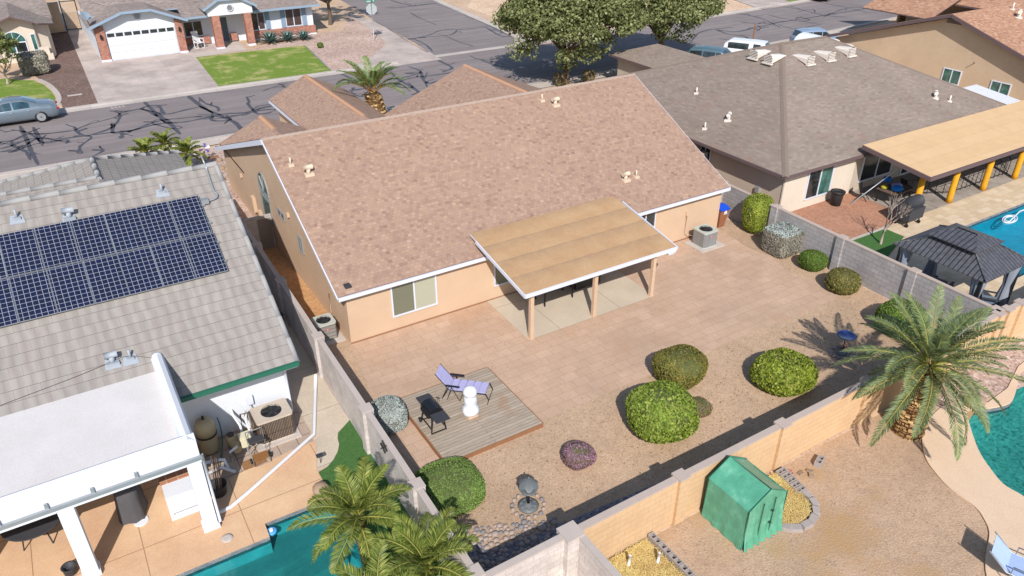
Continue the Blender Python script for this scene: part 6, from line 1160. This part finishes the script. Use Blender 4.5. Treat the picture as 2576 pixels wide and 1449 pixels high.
m = MB(); hip4(m, 20.95, 24.2, -11.9, -8.0, 2.2, 21.75, 23.3, -10.85, -9.15, 2.78)
for a_, b_ in (((20.95, -11.9, 2.22), (21.75, -10.85, 2.8)), ((24.2, -11.9, 2.22), (23.3, -10.85, 2.8)), ((24.2, -8.0, 2.22), (23.3, -9.15, 2.8)), ((20.95, -8, 2.22), (21.75, -9.15, 2.8))): m.tube([a_, b_], .03, 6)
m.build('lower_roof', M_gz, GZ)
m = MB(); hip4(m, 21.5, 23.45, -11.0, -9.0, 2.92, 22.4, 22.55, -10.4, -9.55, 3.2); m.build('upper_roof', M_gz, GZ)
m = MB(); m.box(21.75, -10.85, 2.7, 23.3, -9.15, 2.9); m.build('vent_collar', M_dgrey, GZ)
for x, y in ((21.2, -11.65), (23.95, -11.65), (21.2, -8.25), (23.95, -8.25)):
    m = MB(); m.box(x-.06, y-.06, .01, x+.06, y+.06, 2.2); po = m.build('post', M_black, GZ)
    m = MB(); dx, dy = (1 if x < 22 else -1), (1 if y < -10 else -1); NN_ = 22
    for zi in range(8):
        pass
    rr_ = lambda z: .12+.13*abs(z-1.05)/1.1
    rings = []
    for z in (.05, .4, .8, 1.05, 1.3, 1.7, 2.15):
        rings.append([m.p((x+dx*.16+rr_(z)*math.cos(t)*(1+.3*math.sin(8*t)), y+dy*.16+rr_(z)*math.sin(t)*(1+.3*math.sin(8*t+1)), z)) for t in [2*math.pi*k/NN_ for k in range(NN_)]])
    for a_, b_ in zip(rings, rings[1:]):
        for k in range(NN_): m.fi((a_[k], a_[(k+1) % NN_], b_[(k+1) % NN_], b_[k]), 0, True)
    m.build('curtain', flat('grey_curtain', C(150, 156, 168), .9, .1, var=.1), po)
m = MB(); 
for a_, b_ in (((21.2, -11.65), (23.95, -11.65)), ((23.95, -11.65), (23.95, -8.25)), ((23.95, -8.25), (21.2, -8.25)), ((21.2, -8.25), (21.2, -11.65))): m.bar((*a_, 2.12), (*b_, 2.12), .08, .12)
m.build('beam', M_black, GZ)
def chair(label, x, y, rz, grp, big=1.0):
    c = thing('patio_armchair', label, 'armchair', (x, y, .01), rz, grp, local=True); M_cu = flat('slate_cushion', C(120, 134, 150), .9, .1, var=.1)
    m = MB(); m.box(-.3, -.3, .3, .3, .3, .45); m.build('seat_cushion', M_cu, c); m = MB(); m.slab([(-.3, .22, .45), (.3, .22, .45), (.3, .36, .9), (-.3, .36, .9)], .12, 0, 0); m.build('back_cushion', M_cu, c)
    for s_ in (-.34, .34):
        m = MB(); m.box(s_-.03, -.32, .0, s_+.03, -.26, .6); m.build('leg', M_dgrey, c); m = MB(); m.box(s_-.03, .26, 0, s_+.03, .32, .6); m.build('leg', M_dgrey, c); m = MB(); m.box(s_-.05, -.34, .6, s_+.05, .34, .64); m.build('armrest', M_dgrey, c)
    return c
chair('slate cushioned armchair at the near right corner of the gazebo', 23.2, -11.3, R(35), 'armchairs in the gazebo'); chair('slate cushioned armchair under the left end of the gazebo', 21.9, -8.9, R(160), 'armchairs in the gazebo'); chair('slate cushioned armchair in the middle of the gazebo', 22.6, -9.6, R(100), 'armchairs in the gazebo'); chair('slate cushioned armchair behind the wall top under the gazebo', 21.9, -11.2, R(20), 'armchairs in the gazebo')
m = MB(); x, y = 22.4, -10.4; m.box(x-.5, y-.4, .38, x+.5, y+.4, .42); 
for sx in (-.42, .42):
    for sy in (-.32, .32): m.box(x+sx-.03, y+sy-.03, 0, x+sx+.03, y+sy+.03, .38)
m.build('coffee_table', M_dgrey, None, 'low dark table among the armchairs in the gazebo', 'table', None, None, (x, y, 0))
TC = thing('trash_can', 'dark grey round trash can with black liner on red dirt', 'trash can', (26.75, -1.2, 0)); m = MB(); m.lathe([(.26, 0), (.33, .72), (.36, .76), (.3, .74), (.28, .5), (.02, .48)], 20, 0, (26.75, -1.15, 0)); m.build('can', M_dgrey, TC); m = MB(); m.lathe([(.37, .70), (.38, .79), (.31, .8), (.30, .66)], 20, 0, (26.75, -1.15, 0), .03); m.build('liner', M_black, TC)
SM = thing('smoker_grill', 'large covered dark smoker beside the first yellow post', 'smoker', (27.9, -4.4, 0)); m = MB(); m.box(27.3, -4.95, .35, 28.5, -4.15, .95); m.build('cart', M_dgrey, SM); m = MB(); m.tube([(27.25, -4.5, 1.1), (28.55, -4.5, 1.1)], .32, 16); m.build('drum', M_dgrey, SM)
for x, y in ((27.4, -4.85), (28.4, -4.85), (27.4, -4.25), (28.4, -4.25)): m = MB(Matrix.Translation((x, y, .1)) @ Matrix.Rotation(R(90), 4, 'Y')); m.lathe([(.1, -.03), (.1, .03)], 12); m.bar((-.1, 0, 0), (-.26, 0, 0), .04) ; m.build('wheel', M_black, SM)
WP = MB(); WP.tube([(27.5, -1.55, .02), (29.6, -2.5, 2.0)], .03, 8); WP.build('long_pole', M_galv, None, 'long pale pole leaning from the red dirt up to the beige cover', 'pole', None, None, (27.5, -1.55, 0))
BT = thing('picnic_table', 'dark outdoor table loaded with blue and purple things under the beige cover', 'table', (29.6, -2.2, 0)); m = MB(); m.box(28.9, -3.0, .7, 30.6, -1.9, .75); m.build('tabletop', M_bark, BT)
for x, y in ((29, -2.9), (30.5, -2.9), (29, -2.0), (30.5, -2.0)): m = MB(); m.box(x-.04, y-.04, .01, x+.04, y+.04, .7); m.build('leg', M_black, BT)
for lb, c_, x, y, sx, sy, sz in (('bright blue plastic bag heaped on the picnic table', (30, 120, 200), 29.5, -2.7, .35, .28, .16), ('lilac towel bundle beside the blue bag on the picnic table', (150, 150, 206), 29.9, -2.4, .3, .25, .14), ('yellow cloth on the far end of the picnic table', (170, 160, 50), 29.2, -2.15, .22, .18, .1), ('blue bundle hanging high under the beige cover', (24, 110, 190), 30.2, -1.6, .3, .22, .16)): m = MB(); m.ell((x, y, .75+sz*.8), (sx, sy, sz), 0, 14, 8, .12); m.build('cloth_bundle', flat('cloth_%d_%d' % (c_[0], c_[1]), C(*c_), .8, .2, var=.2, vs=7), None, lb, 'bundle', None, None, (x, y, .75))
for lb, x, y, rz in (('dark folding chair nearest the cream wall under the beige cover', 28.6, -1.5, .3), ('dark folding chair to the right of the picnic table', 31.2, -2.2, 1.4)):
    c = thing('folding_chair', lb, 'chair', (x, y, .015), rz, 'folding chairs under the beige cover', local=True); m = MB(); m.box(-.23, -.22, .43, .23, .22, .46); m.build('seat', M_black, c); m = MB(); m.slab([(-.23, .2, .46), (.23, .2, .46), (.23, .3, .9), (-.23, .3, .9)], .03, 0, 0); m.build('backrest', M_black, c)
    for sx in (-.21, .21):
        for y0, y1 in ((-.25, .2), (.28, -.18)): m = MB(); m.bar((sx, y0, 0), (sx, y1, .45), .03); m.build('leg', M_black, c)
FN = thing('metal_railing', 'low black metal railing under the beige patio cover', 'railing', (34, -3.4, 0))
for (xa, ya), (xb, yb) in (((31.0, -2.2), (33.4, -3.5)), ((33.4, -3.5), (39.0, -3.5)), ((39.0, -3.5), (41.5, -1.5))):
    m = MB(); a_, b_ = Vector((xa, ya, 0)), Vector((xb, yb, 0)); L = (b_-a_).length; m.bar(a_+Vector((0, 0, .12)), b_+Vector((0, 0, .12)), .03); m.bar(a_+Vector((0, 0, .85)), b_+Vector((0, 0, .85)), .03); k = int(L/.45)
    for i in range(k+1): q = a_.lerp(b_, i/k); m.bar(q, q+Vector((0, 0, .88)), .025)
    m.build('rail_panel', M_black, FN)
m = MB(); c_ = Vector(G(5, 2470, 205, -.1)); pts = []
for k in range(60): t = k/59*2*math.pi*2.6; rr_ = .45+.12*math.sin(t*.7); pts.append(c_+Vector((rr_*1.2*math.cos(t), rr_*.55*math.sin(t+.4), .0)))
pts += [c_+Vector((1.4, .25, 0)), c_+Vector((2.6, .2, -.0))]
m.tube(pts, .03, 6); m.build('pool_hose', M_whitep, None, 'coiled white vacuum hose floating in the blue pool', 'hose', None, None, tuple(c_))
# ================================================================== YARD BEYOND THE REAR WALL
GH = thing('green_tent', 'tall green plastic covered greenhouse against the tan wall', 'greenhouse', (6.05, -14.1, 0)); M_gp = NT('green_plastic', .3, .5)
def gpm():
    s = M_gp; o_ = s.co(); n_ = s.noise(o_, 2.4, 5, .65); s.col(s.ramp(n_, [(.3, C(84, 156, 126)), (.55, C(98, 174, 142)), (.75, C(136, 200, 170))])); w_ = s.noise(s.co('Object', (1, 1, .35)), 6, 4, .6); s.bump(w_, .35, .05)
gpm(); M_gp = M_gp.m
gx0, gx1, gy0, gy1 = 5.33, 6.78, -14.85, -13.38
def wavy(mb, a_, b_, z0, z1, n=16, amp=.012, flare=.04, out=(0, 0)):
    a_, b_ = Vector((*a_, 0)), Vector((*b_, 0)); cols = []
    for k in range(n+1):
        q = a_.lerp(b_, k/n); col = []
        for j in range(6):
            t = j/5; z = z0+(z1-z0)*t; w_ = amp*math.sin(k*1.9+j*.8)*(1-t*.6)+(flare*(1-t)**4)*(1+.5*math.sin(k*1.3)); col.append(mb.p((q.x+out[0]*w_, q.y+out[1]*w_, z)))
        cols.append(col)
    for c0_, c1_ in zip(cols, cols[1:]):
        for j in range(5): mb.fi((c0_[j], c1_[j], c1_[j+1], c0_[j+1]), 0, True)
m = MB(); wavy(m, (gx0, gy0), (gx0, gy1), .02, 1.42, out=(-1, 0)); wavy(m, (gx0, gy0), (gx1, gy0), .02, 1.42, 30, .015, .10, (0, -1)); wavy(m, (gx1, gy0), (gx1, gy1), .02, 1.42, out=(1, 0)); wavy(m, (gx0, gy1), (gx1, gy1), .02, 1.42, out=(0, 1))
xm = (gx0+gx1)/2
m.face([(gx0, gy0, 1.42), (gx1, gy0, 1.42), (xm, gy0, 1.86)]); m.face([(gx0, gy1, 1.42), (xm, gy1, 1.86), (gx1, gy1, 1.42)]); m.build('plastic_cover', M_gp, GH)
m = MB()
for k in range(10):
    y0_, y1_ = gy0+(gy1-gy0)*k/10, gy0+(gy1-gy0)*(k+1)/10; s0, s1 = -.03*math.sin(math.pi*k/10), -.03*math.sin(math.pi*(k+1)/10)
    m.face([(gx0, y0_, 1.42+s0), (xm, y0_, 1.86+s0), (xm, y1_, 1.86+s1), (gx0, y1_, 1.42+s1)][::-1], 0, True); m.face([(xm, y0_, 1.86+s0), (gx1, y0_, 1.42+s0), (gx1, y1_, 1.42+s1), (xm, y1_, 1.86+s1)][::-1], 0, True)
m.build('roof_sheet', M_gp, GH)
m = MB()
for x, y in ((gx0, gy0), (gx1, gy0), (gx1, gy1), (gx0, gy1)): m.tube([(x, y, 0), (x, y, 1.44)], .02, 6)
m.tube([(gx0, gy0, 1.44), (xm, gy0, 1.88), (gx1, gy0, 1.44)], .015, 6); m.tube([(gx0, gy1, 1.44), (xm, gy1, 1.88), (gx1, gy1, 1.44)], .015, 6); m.tube([(xm, gy0, 1.88), (xm, gy1, 1.88)], .015, 6); m.build('frame', flat('green_tube', C(52, 120, 96), .5, .3), GH)
m = MB()
for x in (gx0+.5, gx0+.95): m.tube([(x, gy0-.05, .1), (x+.01, gy0-.04, 1.5)], .012, 5)
for z in (1.05, .6): m.box(gx0+.86, gy0-.1, z, gx0+.92, gy0-.06, z+.06)
m.build('zip', flat('dark_green_zip', C(36, 84, 70), .6, .2), GH)
M_straw = leafm('straw', LG((206, 178, 110), (228, 204, 140), (216, 190, 124), (180, 150, 84)), .05, .9)
def straw(label, poly, z, n):
    xs = [p[0] for p in poly]; ys = [p[1] for p in poly]; m = MB(); m.sheet(poly, z, 1)
    def inside(px, py):
        c = False; j = len(poly)-1
        for i in range(len(poly)):
            if (poly[i][1] > py) != (poly[j][1] > py) and px < (poly[j][0]-poly[i][0])*(py-poly[i][1])/(poly[j][1]-poly[i][1])+poly[i][0]: c = not c
            j = i
        return c
    Q = []
    for k in range(n):
        px, py = rnd.uniform(min(xs), max(xs)), rnd.uniform(min(ys), max(ys))
        if not inside(px, py): continue
        a = rnd.uniform(0, 6.28); L = rnd.uniform(.04, .1); d = np.array([math.cos(a), math.sin(a), rnd.uniform(-.2, .3)]); e = np.array([-math.sin(a), math.cos(a), 0])*.006; b = np.array([px, py, z+rnd.uniform(.0, .05)]); Q.append([b-d*L-e, b+d*L-e, b+d*L+e, b-d*L+e])
    m.quads(np.array(Q), 0); return m.build('straw_bed', [M_straw, flat('straw_base', C(210, 180, 116), .95, .1, var=.3, vs=12)], None, label, 'straw', None, 'stuff')
bed = [(1.25, -13.3), (3.35, -13.25), (3.4, -14.9), (3.3, -16.2), (1.25, -16.2)]; straw('yellow straw spread in the raised bed at the bottom edge', bed, .07, 5000)
def cinder(label, x, y, rz, grp, mat=M_block, k=1.0, tilt=0):
    m = MB(Matrix.Translation((x, y, 0)) @ Matrix.Rotation(rz, 4, 'Z') @ Matrix.Rotation(tilt, 4, 'X'))
    L, W, H = .39*k, .19*k, .19*k
    for a_, b_, c_, d_ in ((-L/2, -W/2, L/2, -W/2+.03), (-L/2, W/2-.03, L/2, W/2), (-L/2, -W/2+.03, -L/2+.03, W/2-.03), (L/2-.03, -W/2+.03, L/2, W/2-.03), (-.015, -W/2+.03, .015, W/2-.03)): m.box(a_, b_, .0, c_, d_, H)
    return m.build('cinder_block', mat, None, label, 'cinder block', grp, None, (x, y, 0))
M_cin = flat('cinder_grey', C(176, 166, 160), .95, .1, var=.1, vs=8, bump=.01)
for k in range(8): x, y = 3.52+.00*k, -13.42-.41*k; cinder('hollow cinder block in the row edging the straw bed' if k else 'raised cinder block heading the row beside the straw bed', x, y, R(90), 'cinder blocks edging the straw bed', M_cin)
for k in range(5): cinder('hollow cinder block in the short row beside the green tent', 8.5-.03*k, -13.45-.2*k, 0, 'cinder blocks by the green tent', M_cin, .9)
cinder('lone hollow cinder block lying on bare dirt by the wall', 9.85, -13.75, R(20), None, M_cin, 1.05)
arc = [(8.42+.0, -14.45), (8.35, -14.75), (8.15, -15.0), (7.85, -15.17), (7.5, -15.22), (7.15, -15.15), (6.95, -15.0)]
for k, (x, y) in enumerate(arc): m = MB(Matrix.Translation((x, y, 0)) @ Matrix.Rotation(math.atan2(y+14.5, x-7.6)+R(90), 4, 'Z')); m.extr([(-.17, 0), (.17, 0), (.15, .13), (.1, .15), (-.15, .13)], 'y', -.1, .1); m.build('edging_block', M_cin, None, 'grey scalloped edging block in the curve around the small straw bed', 'edging block', 'edging blocks of the small straw bed', None, (x, y, 0))
straw('heap of yellow straw in the curved bed right of the green tent', [(6.9, -14.9), (7.4, -15.1), (7.9, -15.0), (8.2, -14.7), (8.3, -14.3), (8.3, -13.4), (7.4, -13.35), (6.85, -13.5)], .1, 2500)
for k, (x, y, lb) in enumerate(((8.75, -13.55, 'broken red brick piece leaning by the wall joint'), (9.2, -14.0, 'flat broken pinkish tile piece on the dirt'), (9.35, -13.85, 'second broken tile piece near the lone block'), (9.05, -13.75, 'small angular tile shard closest to the row of blocks'))): m = MB(Matrix.Translation((x, y, .02)) @ Matrix.Rotation(k*1.1, 4, 'Z') @ Matrix.Rotation(.3, 4, 'X')); m.prism([(-.12, -.07), (.1, -.09), (.13, .05), (-.02, .1)], 0, .04); m.build('tile_shard', M_brick if k == 0 else M_boulder, None, lb, 'tile shard', None, None, (x, y, 0))
for k, (a, b) in enumerate(((2165, 1380), (2385, 1360))): p = G(7, a, b); m = MB(); m.tube([(p.x, p.y, .05), (p.x+.03, p.y, .42)], .04, 8); m.build('white_stake', M_whitep, None, ('left' if k == 0 else 'right')+' short white stake standing in the straw bed', 'stake', 'stakes in the straw bed', None, (p.x, p.y, 0))
# boulder by the pool, lounge at the lower right
p = G(8, 2200, 160); rock('pool_boulder', 'brown boulder at the head of the curved pool under the palm', (p.x, p.y), (.42, .3, .24), M_boulder, 'boulders by the curved pool', 'boulder')
p = G(8, 2560, 1400, .4); PL = thing('pool_lounge', 'pale blue padded pool lounge at the lower right corner', 'lounge chair', (p.x, p.y, .05), R(20), local=True); m = MB(); m.slab([(-.3, -1.2, .38), (.42, -1.2, .38), (.42, .3, .38), (-.3, .3, .38)], .06, 0, 0); m.slab([(-.3, .3, .38), (.42, .3, .38), (.42, .75, .75), (-.3, .75, .75)], .06, 0, 0); m.build('cushion', flat('pale_blue_cushion', C(176, 196, 232), .9, .1), PL)
m = MB()
for s_ in (-.34, .46): m.tube([(s_, -1.2, .35), (s_, .3, .35), (s_, .8, .78)], .02, 6); m.tube([(s_, -1.0, 0), (s_, -1.0, .35)], .02, 6); m.tube([(s_, .2, 0), (s_, .2, .6), (s_, -.5, .6), (s_, -.6, .35)], .02, 6)
m.build('frame', M_galv, PL)

# ================================================================== STREET OBJECTS
p = G(1, 248, 310); SS = thing('stop_sign', 'stop sign seen from its grey back, on a thin pole at the corner', 'road sign', (p.x, p.y, 0)); m = MB(); m.tube([(p.x, p.y, 0), (p.x, p.y-.1, 4.0)], .035, 8); m.build('pole', M_galv, SS)
m = MB(Matrix.Translation((p.x, p.y-.05, 3.0)) @ Matrix.Rotation(R(-15), 4, 'Z') @ Matrix.Rotation(R(90), 4, 'X')); P8 = [(.54*math.cos(R(22.5+45*k)), .54*math.sin(R(22.5+45*k))) for k in range(8)]; m.prism(P8, -.012, .0); m.build('octagon', flat('sign_back', C(176, 182, 184), .5, .4), SS)
m = MB(); m.box(p.x-.5, p.y-.02, 3.62, p.x+.5, p.y+.0, 3.84); m.build('name_plate', flat('street_sign_green', C(30, 150, 120), .5, .4), SS); m = MB(); m.box(p.x-.02, p.y-.5, 3.86, p.x+.0, p.y+.5, 4.06); m.build('name_plate', flat('street_sign_green', C(30, 150, 120), .5, .4), SS)
m = MB(); 
for k in range(7): m.box(p.x-.4+k*.11, p.y-.028, 3.68, p.x-.33+k*.11, p.y-.021, 3.78)
m.build('sign_lettering', M_whitep, SS)
p = G(2, 530, 310); m = MB(); m.box(p.x-.06, p.y-.04, 0, p.x+.06, p.y+.04, 1.6); m.build('wooden_stake', M_woodedge, None, 'thin wooden stake by the kerb behind the covered truck', 'stake', None, None, (p.x, p.y, 0))
RC = thing('rocking_chair', 'white rocking chair on the porch of the brick house', 'chair', (6.05, 54.3, .03), R(20), local=True)
m = MB(); m.box(-.32, -.3, .5, .32, .32, .56); m.build('seat', M_whitep, RC); m = MB()
for k in range(6): m.slab([(-.3+k*.105, .3, .56), (-.22+k*.105, .3, .56), (-.22+k*.105, .55, 1.4), (-.3+k*.105, .55, 1.4)], .03, 0, 0)
m.slab([(-.34, .53, 1.36), (.34, .53, 1.36), (.34, .57, 1.48), (-.34, .57, 1.48)], .05, 0, 0); m.build('backrest', M_whitep, RC)
for s_ in (-.34, .34): m = MB(); m.box(s_-.05, -.35, .82, s_+.05, .4, .87); m.build('armrest', M_whitep, RC); m = MB(); m.tube([(s_, -.55, .1), (s_, -.3, .03), (s_, .1, .0), (s_, .5, .04), (s_, .75, .13)], .03, 6); m.build('rocker', M_whitep, RC); m = MB(); m.bar((s_, -.28, .03), (s_, -.3, .82), .05); m.bar((s_, .28, .02), (s_, .35, .82), .05); m.build('leg', M_whitep, RC)
for lb, x, y in (('white painted house number on the road edge by the driveway', -3.55, 37.95), ('second white painted number on the road edge by the driveway', -2.6, 37.95)): pass
m = MB()
for x in (-3.7, -3.45, -3.2, -2.95): m.box(x, 37.75, .006, x+.06, 38.2, .014); m.box(x, 37.75, .006, x+.17, 37.82, .0142); m.box(x, 38.0, .006, x+.17, 38.06, .0144)
m.build('road_marking', M_curb, None, 'faded white painted marks on the road edge by the driveway', 'road marking', None, None, (-3.3, 38, 0))

def car(name, label, loc, rz, kind, paint, sc_=1.0, group=None, glass=None):
    root = thing(name, label, 'car' if kind == 'sedan' else kind, loc, rz, group, local=True); root.scale = (sc_, sc_, sc_); glass = glass or M_glass
    if kind == 'sedan': L, W, S = 4.7, .90, [(0, .62, .30, .62, .64, .66), (.06, .80, .26, .80, .84, .70), (.35, .88, .22, .90, 1.02, .72), (.95, .90, .22, .97, 1.10, .66), (1.75, .90, .22, .95, 1.42, .60), (2.35, .90, .22, .93, 1.46, .60), (2.75, .90, .22, .92, 1.43, .60), (3.55, .90, .22, .89, .98, .66), (4.2, .86, .22, .76, .84, .62), (4.62, .72, .26, .62, .68, .5), (4.7, .6, .34, .5, .54, .42)]; gl = (.95, 3.55); wx = (1.0, 3.72)
    elif kind == 'truck': L, W, S = 5.6, .98, [(0, .9, .4, 1.0, 1.05, .88), (.05, .96, .35, 1.1, 1.5, .84), (.5, .97, .35, 1.1, 1.78, .8), (2.1, .97, .35, 1.1, 1.8, .8), (2.5, .97, .35, 1.1, 1.82, .76), (3.6, .97, .35, 1.08, 1.8, .74), (4.2, .97, .35, 1.05, 1.12, .78), (5.2, .95, .35, .98, 1.04, .74), (5.6, .86, .4, .8, .85, .66)]; gl = (.05, 4.2); wx = (1.1, 4.4)
    else: L, W, S = 4.8, .95, [(0, .8, .4, .9, .95, .72), (.05, .92, .35, 1.05, 1.1, .78), (.3, .94, .32, 1.08, 1.66, .72), (1.2, .95, .32, 1.05, 1.76, .72), (2.6, .95, .32, 1.02, 1.74, .72), (3.4, .95, .32, 1.0, 1.1, .76), (4.3, .93, .32, .94, 1.0, .7), (4.8, .8, .4, .72, .78, .6)]; gl = (.05, 3.4); wx = (1.0, 3.8)
    # resample stations smoothly
    xs = np.array([s_[0] for s_ in S]); X = np.unique(np.concatenate([np.linspace(0, L, 40), xs])); A = np.array(S); I = [np.interp(X, xs, A[:, k]) for k in range(1, 6)]
    m = MB(); rings = []
    for i, x in enumerate(X):
        w_, z0, zb, zt, wt = (I[k][i] for k in range(5)); hasg = zt-zb > .14
        pr = [(0, z0), (w_*.86, z0), (w_*.97, z0+.12), (w_, (z0+zb)*.52), (w_*.985, zb-.04), (w_*.955, zb), (wt+(w_*.95-wt)*.12, zb+(zt-zb)*.86) if hasg else (wt+.06, zb+(zt-zb)*.7), (wt*.9, zt-.01), (wt*.5, zt+.015), (0, zt+.025)]
        rings.append([m.p((x, y, z)) for y, z in pr]+[m.p((x, -y, z)) for y, z in pr[1:-1][::-1]])
    nr_ = len(rings[0])
    for i, (a_, b_) in enumerate(zip(rings, rings[1:])):
        for k in range(nr_): m.fi((a_[k], b_[k], b_[(k+1) % nr_], a_[(k+1) % nr_]), 0, True)
    m.fi(rings[0], 0); m.fi(rings[-1][::-1], 0); m.build('body', paint, root)
    def side(x): return [float(np.interp(x, X, I[k])) for k in range(5)]
    cuts = {'sedan': ((1.45, 2.28), (2.38, 3.12)), 'truck': ((2.7, 3.35), (.4, 2.3)), 'suv': ((.35, 1.25), (1.33, 2.2), (2.28, 3.0))}[kind]
    for s_ in (1, -1):
        for xa, xb in cuts:
            q = MB(); n = 8; lo, hi = [], []
            for k in range(n+1):
                x = xa+(xb-xa)*k/n; w_, z0, zb, zt, wt = side(x); t = .80; lo.append((x, s_*(w_*.955+.012), zb+.03)); yy = wt+(w_*.95-wt)*.12; lo_z = zb+.03; hi.append((x, s_*(w_*.955+(yy-w_*.955)*.92+.016), max(zb+.05, zb+(zt-zb)*t)))
            for k in range(n): f = [lo[k], lo[k+1], hi[k+1], hi[k]]; q.face(f if s_ < 0 else f[::-1], 0, True)
            q.build('side_window', glass, root)
        q = MB(); x = cuts[0][0]+1.9 if kind == 'sedan' else 3.2; w_ = side(x)[0]; q.ell((x, s_*(w_+.09), side(x)[2]+.05), (.08, .1, .06), 0, 10, 6); q.build('mirror', paint, root)
        for xh in ((1.55, 2.45) if kind == 'sedan' else (2.9,)): q = MB(); w_ = side(xh)[0]; q.ell((xh, s_*(w_+.005), side(xh)[2]-.14), (.09, .02, .018), 0, 10, 5); q.build('handle', M_galv, root)
        q = MB(); w_ = side(.12)[0]; zb = side(.12)[2]; q.ell((.12 if kind == 'sedan' else .03, s_*(w_*.86), zb-.12), (.2 if kind == 'sedan' else .06, .1, .09), 0, 12, 7); q.build('tail_light', M_red, root)
        for xw in wx:
            wh = MB(Matrix.Translation((xw, s_*(W-.09), .34)) @ Matrix.Rotation(R(90), 4, 'X')); wh.lathe([(.2, -.105), (.33, -.1), (.345, -.06), (.345, .06), (.33, .1), (.2, .105)], 28); wo = wh.build('wheel', M_black, root)
            rm = MB(Matrix.Translation((xw, s_*(W+.005), .34)) @ Matrix.Rotation(R(90), 4, 'X')); rm.lathe([(.235, -.02), (.235, .02), (.2, .015), (.2, -.01)], 28)
            for k in range(10): a = k*math.pi/5; rm.bar((.03*math.cos(a), .03*math.sin(a), 0), (.21*math.cos(a), .21*math.sin(a), 0), .028, .02, 0, (0, 0, 1))
            rm.lathe([(.04, -.02), (.04, .02)], 10); rm.build('rim', M_galv, wo)
    def pane(name_, xa, xb, fr=.88):
        q = MB(); n = 8; Lf, Rt = [], []
        for k in range(n+1):
            x = xa+(xb-xa)*k/n; w_, z0, zb, zt, wt = side(x); Lf.append((x, wt*fr*.93, zt+.014)); Rt.append((x, -wt*fr*.93, zt+.014))
        for k in range(n): q.face([Rt[k], Rt[k+1], ((Rt[k+1][0]), 0, Rt[k+1][2]+.016), (Rt[k][0], 0, Rt[k][2]+.016)], 0, True); q.face([(Rt[k][0], 0, Rt[k][2]+.016), (Rt[k+1][0], 0, Rt[k+1][2]+.016), Lf[k+1], Lf[k]], 0, True)
        q.build(name_, glass, root)
    if kind == 'sedan': pane('rear_window', 1.02, 1.70); pane('windscreen', 2.82, 3.5)
    elif kind == 'suv': pane('rear_window', .07, .28); pane('windscreen', 2.68, 3.36)
    else: pane('windscreen', 3.66, 4.16)
    return root
M_silver = flat('silver_blue_paint', C(132, 146, 156), .25, .6, .35, .03); M_silver.node_tree.nodes['Principled BSDF'].inputs['Coat Weight'].default_value = .7
M_teal = flat('dusty_teal_paint', C(96, 124, 138), .35, .5, .2, .12, 2); M_wpaint = flat('white_paint', C(236, 238, 242), .3, .5, 0, .03); M_bpaint = flat('light_blue_paint', C(146, 164, 188), .3, .5, .1, .05)
car('parked_car', 'silver blue sedan parked at the kerb across the street at left', (-7.02, 37.8, .01), R(180), 'sedan', M_silver, 1.14, glass=glassm('teal_car_glass', C(40, 72, 84), .08))
car('parked_car', 'dusty teal car in the driveway shade beside the tree, behind the taupe roof', (39.9, 24.3, .02), R(-62), 'suv', M_teal, 1.15)
tk = car('parked_truck', 'white truck with a black fabric covered back by the kerb', (45.7, 25.6, .02), R(-62), 'truck', M_wpaint, .96)
car('parked_car', 'light blue sport utility car showing its roof over the taupe ridge', (53.6, 24.6, .02), R(-20), 'suv', M_bpaint, 1.02)
p = G(2, 460, 5); car('parked_car', 'dark car at the top edge in the far driveway', (p.x-.6, p.y+1.4, .06), R(10), 'suv', M_dgrey, 1.15)
p = G(2, 1160, 3); car('parked_car', 'dark purple car barely inside the top edge on the far street', (p.x-3, p.y+.8, .02), R(8), 'sedan', flat('plum_paint', C(70, 60, 100), .3, .5), 1.15)
for lb, a, b, z in (('white arched canopy top just behind the taupe roof ridge, left one', 1145, 300, 2.6), ('white arched canopy top just behind the taupe roof slope, right one', 1250, 340, 2.6)):
    p = G(2, a, b, z); m = MB(); m.M = Matrix.Translation((p.x, p.y, 0)); 
    pr_ = [(-1.1, 0)]+[(1.1*math.cos(R(180-k*15)), 1.9+.75*math.sin(R(k*15))) for k in range(13)]+[(1.1, 0)]; m.extr(pr_, 'y', -.0, 3.2); m.build('boat_canopy', M_whitep, None, lb, 'canopy', 'white canopies behind the taupe roof', None, (p.x, p.y, 0))
WS = thing('white_awning', 'white corrugated awning at the right edge behind the beige cover', 'awning', (44.5, 0, 0)); m = MB()
for k in range(14): m.slab([(42.6+k*.3, -.8, 2.0), (42.78+k*.3, -.8, 2.0), (42.78+k*.3, 3.6, 2.5), (42.6+k*.3, 3.6, 2.5)], .05, 0, 0); m.slab([(42.78+k*.3, -.8, 1.96), (42.9+k*.3, -.8, 1.96), (42.9+k*.3, 3.6, 2.46), (42.78+k*.3, 3.6, 2.46)], .03, 0, 0)
m.build('corrugated_sheet', M_whitep, WS)
for x in (43, 46): m = MB(); m.box(x-.05, -.7, 0, x+.05, -.6, 1.95); m.build('post', M_whitep, WS)

# dry leaf litter scattered on the gravel and under the shrubs
m = MB(); Q = []
for k in range(2600):
    px, py = rnd.uniform(-1.4, 20), rnd.uniform(-12.6, -7.9) if rnd.random() < .8 else rnd.uniform(-7.9, -.2)
    a = rnd.uniform(0, 6.28); l = rnd.uniform(.012, .04); d = np.array([math.cos(a), math.sin(a), 0])*l; e = np.array([-math.sin(a), math.cos(a), 0])*l*.5; b = np.array([px, py, .022+rnd.uniform(0, .01)]); Q.append([b-d, b+e, b+d, b-e])
m.quads(np.array(Q)); m.build('leaf_litter', leafm('dry_leaf', LG((120, 96, 60), (160, 130, 84), (96, 84, 50), (180, 160, 120)), 0, .9), None, 'dry leaf litter scattered over the yard gravel and pavers', 'litter', None, 'stuff')
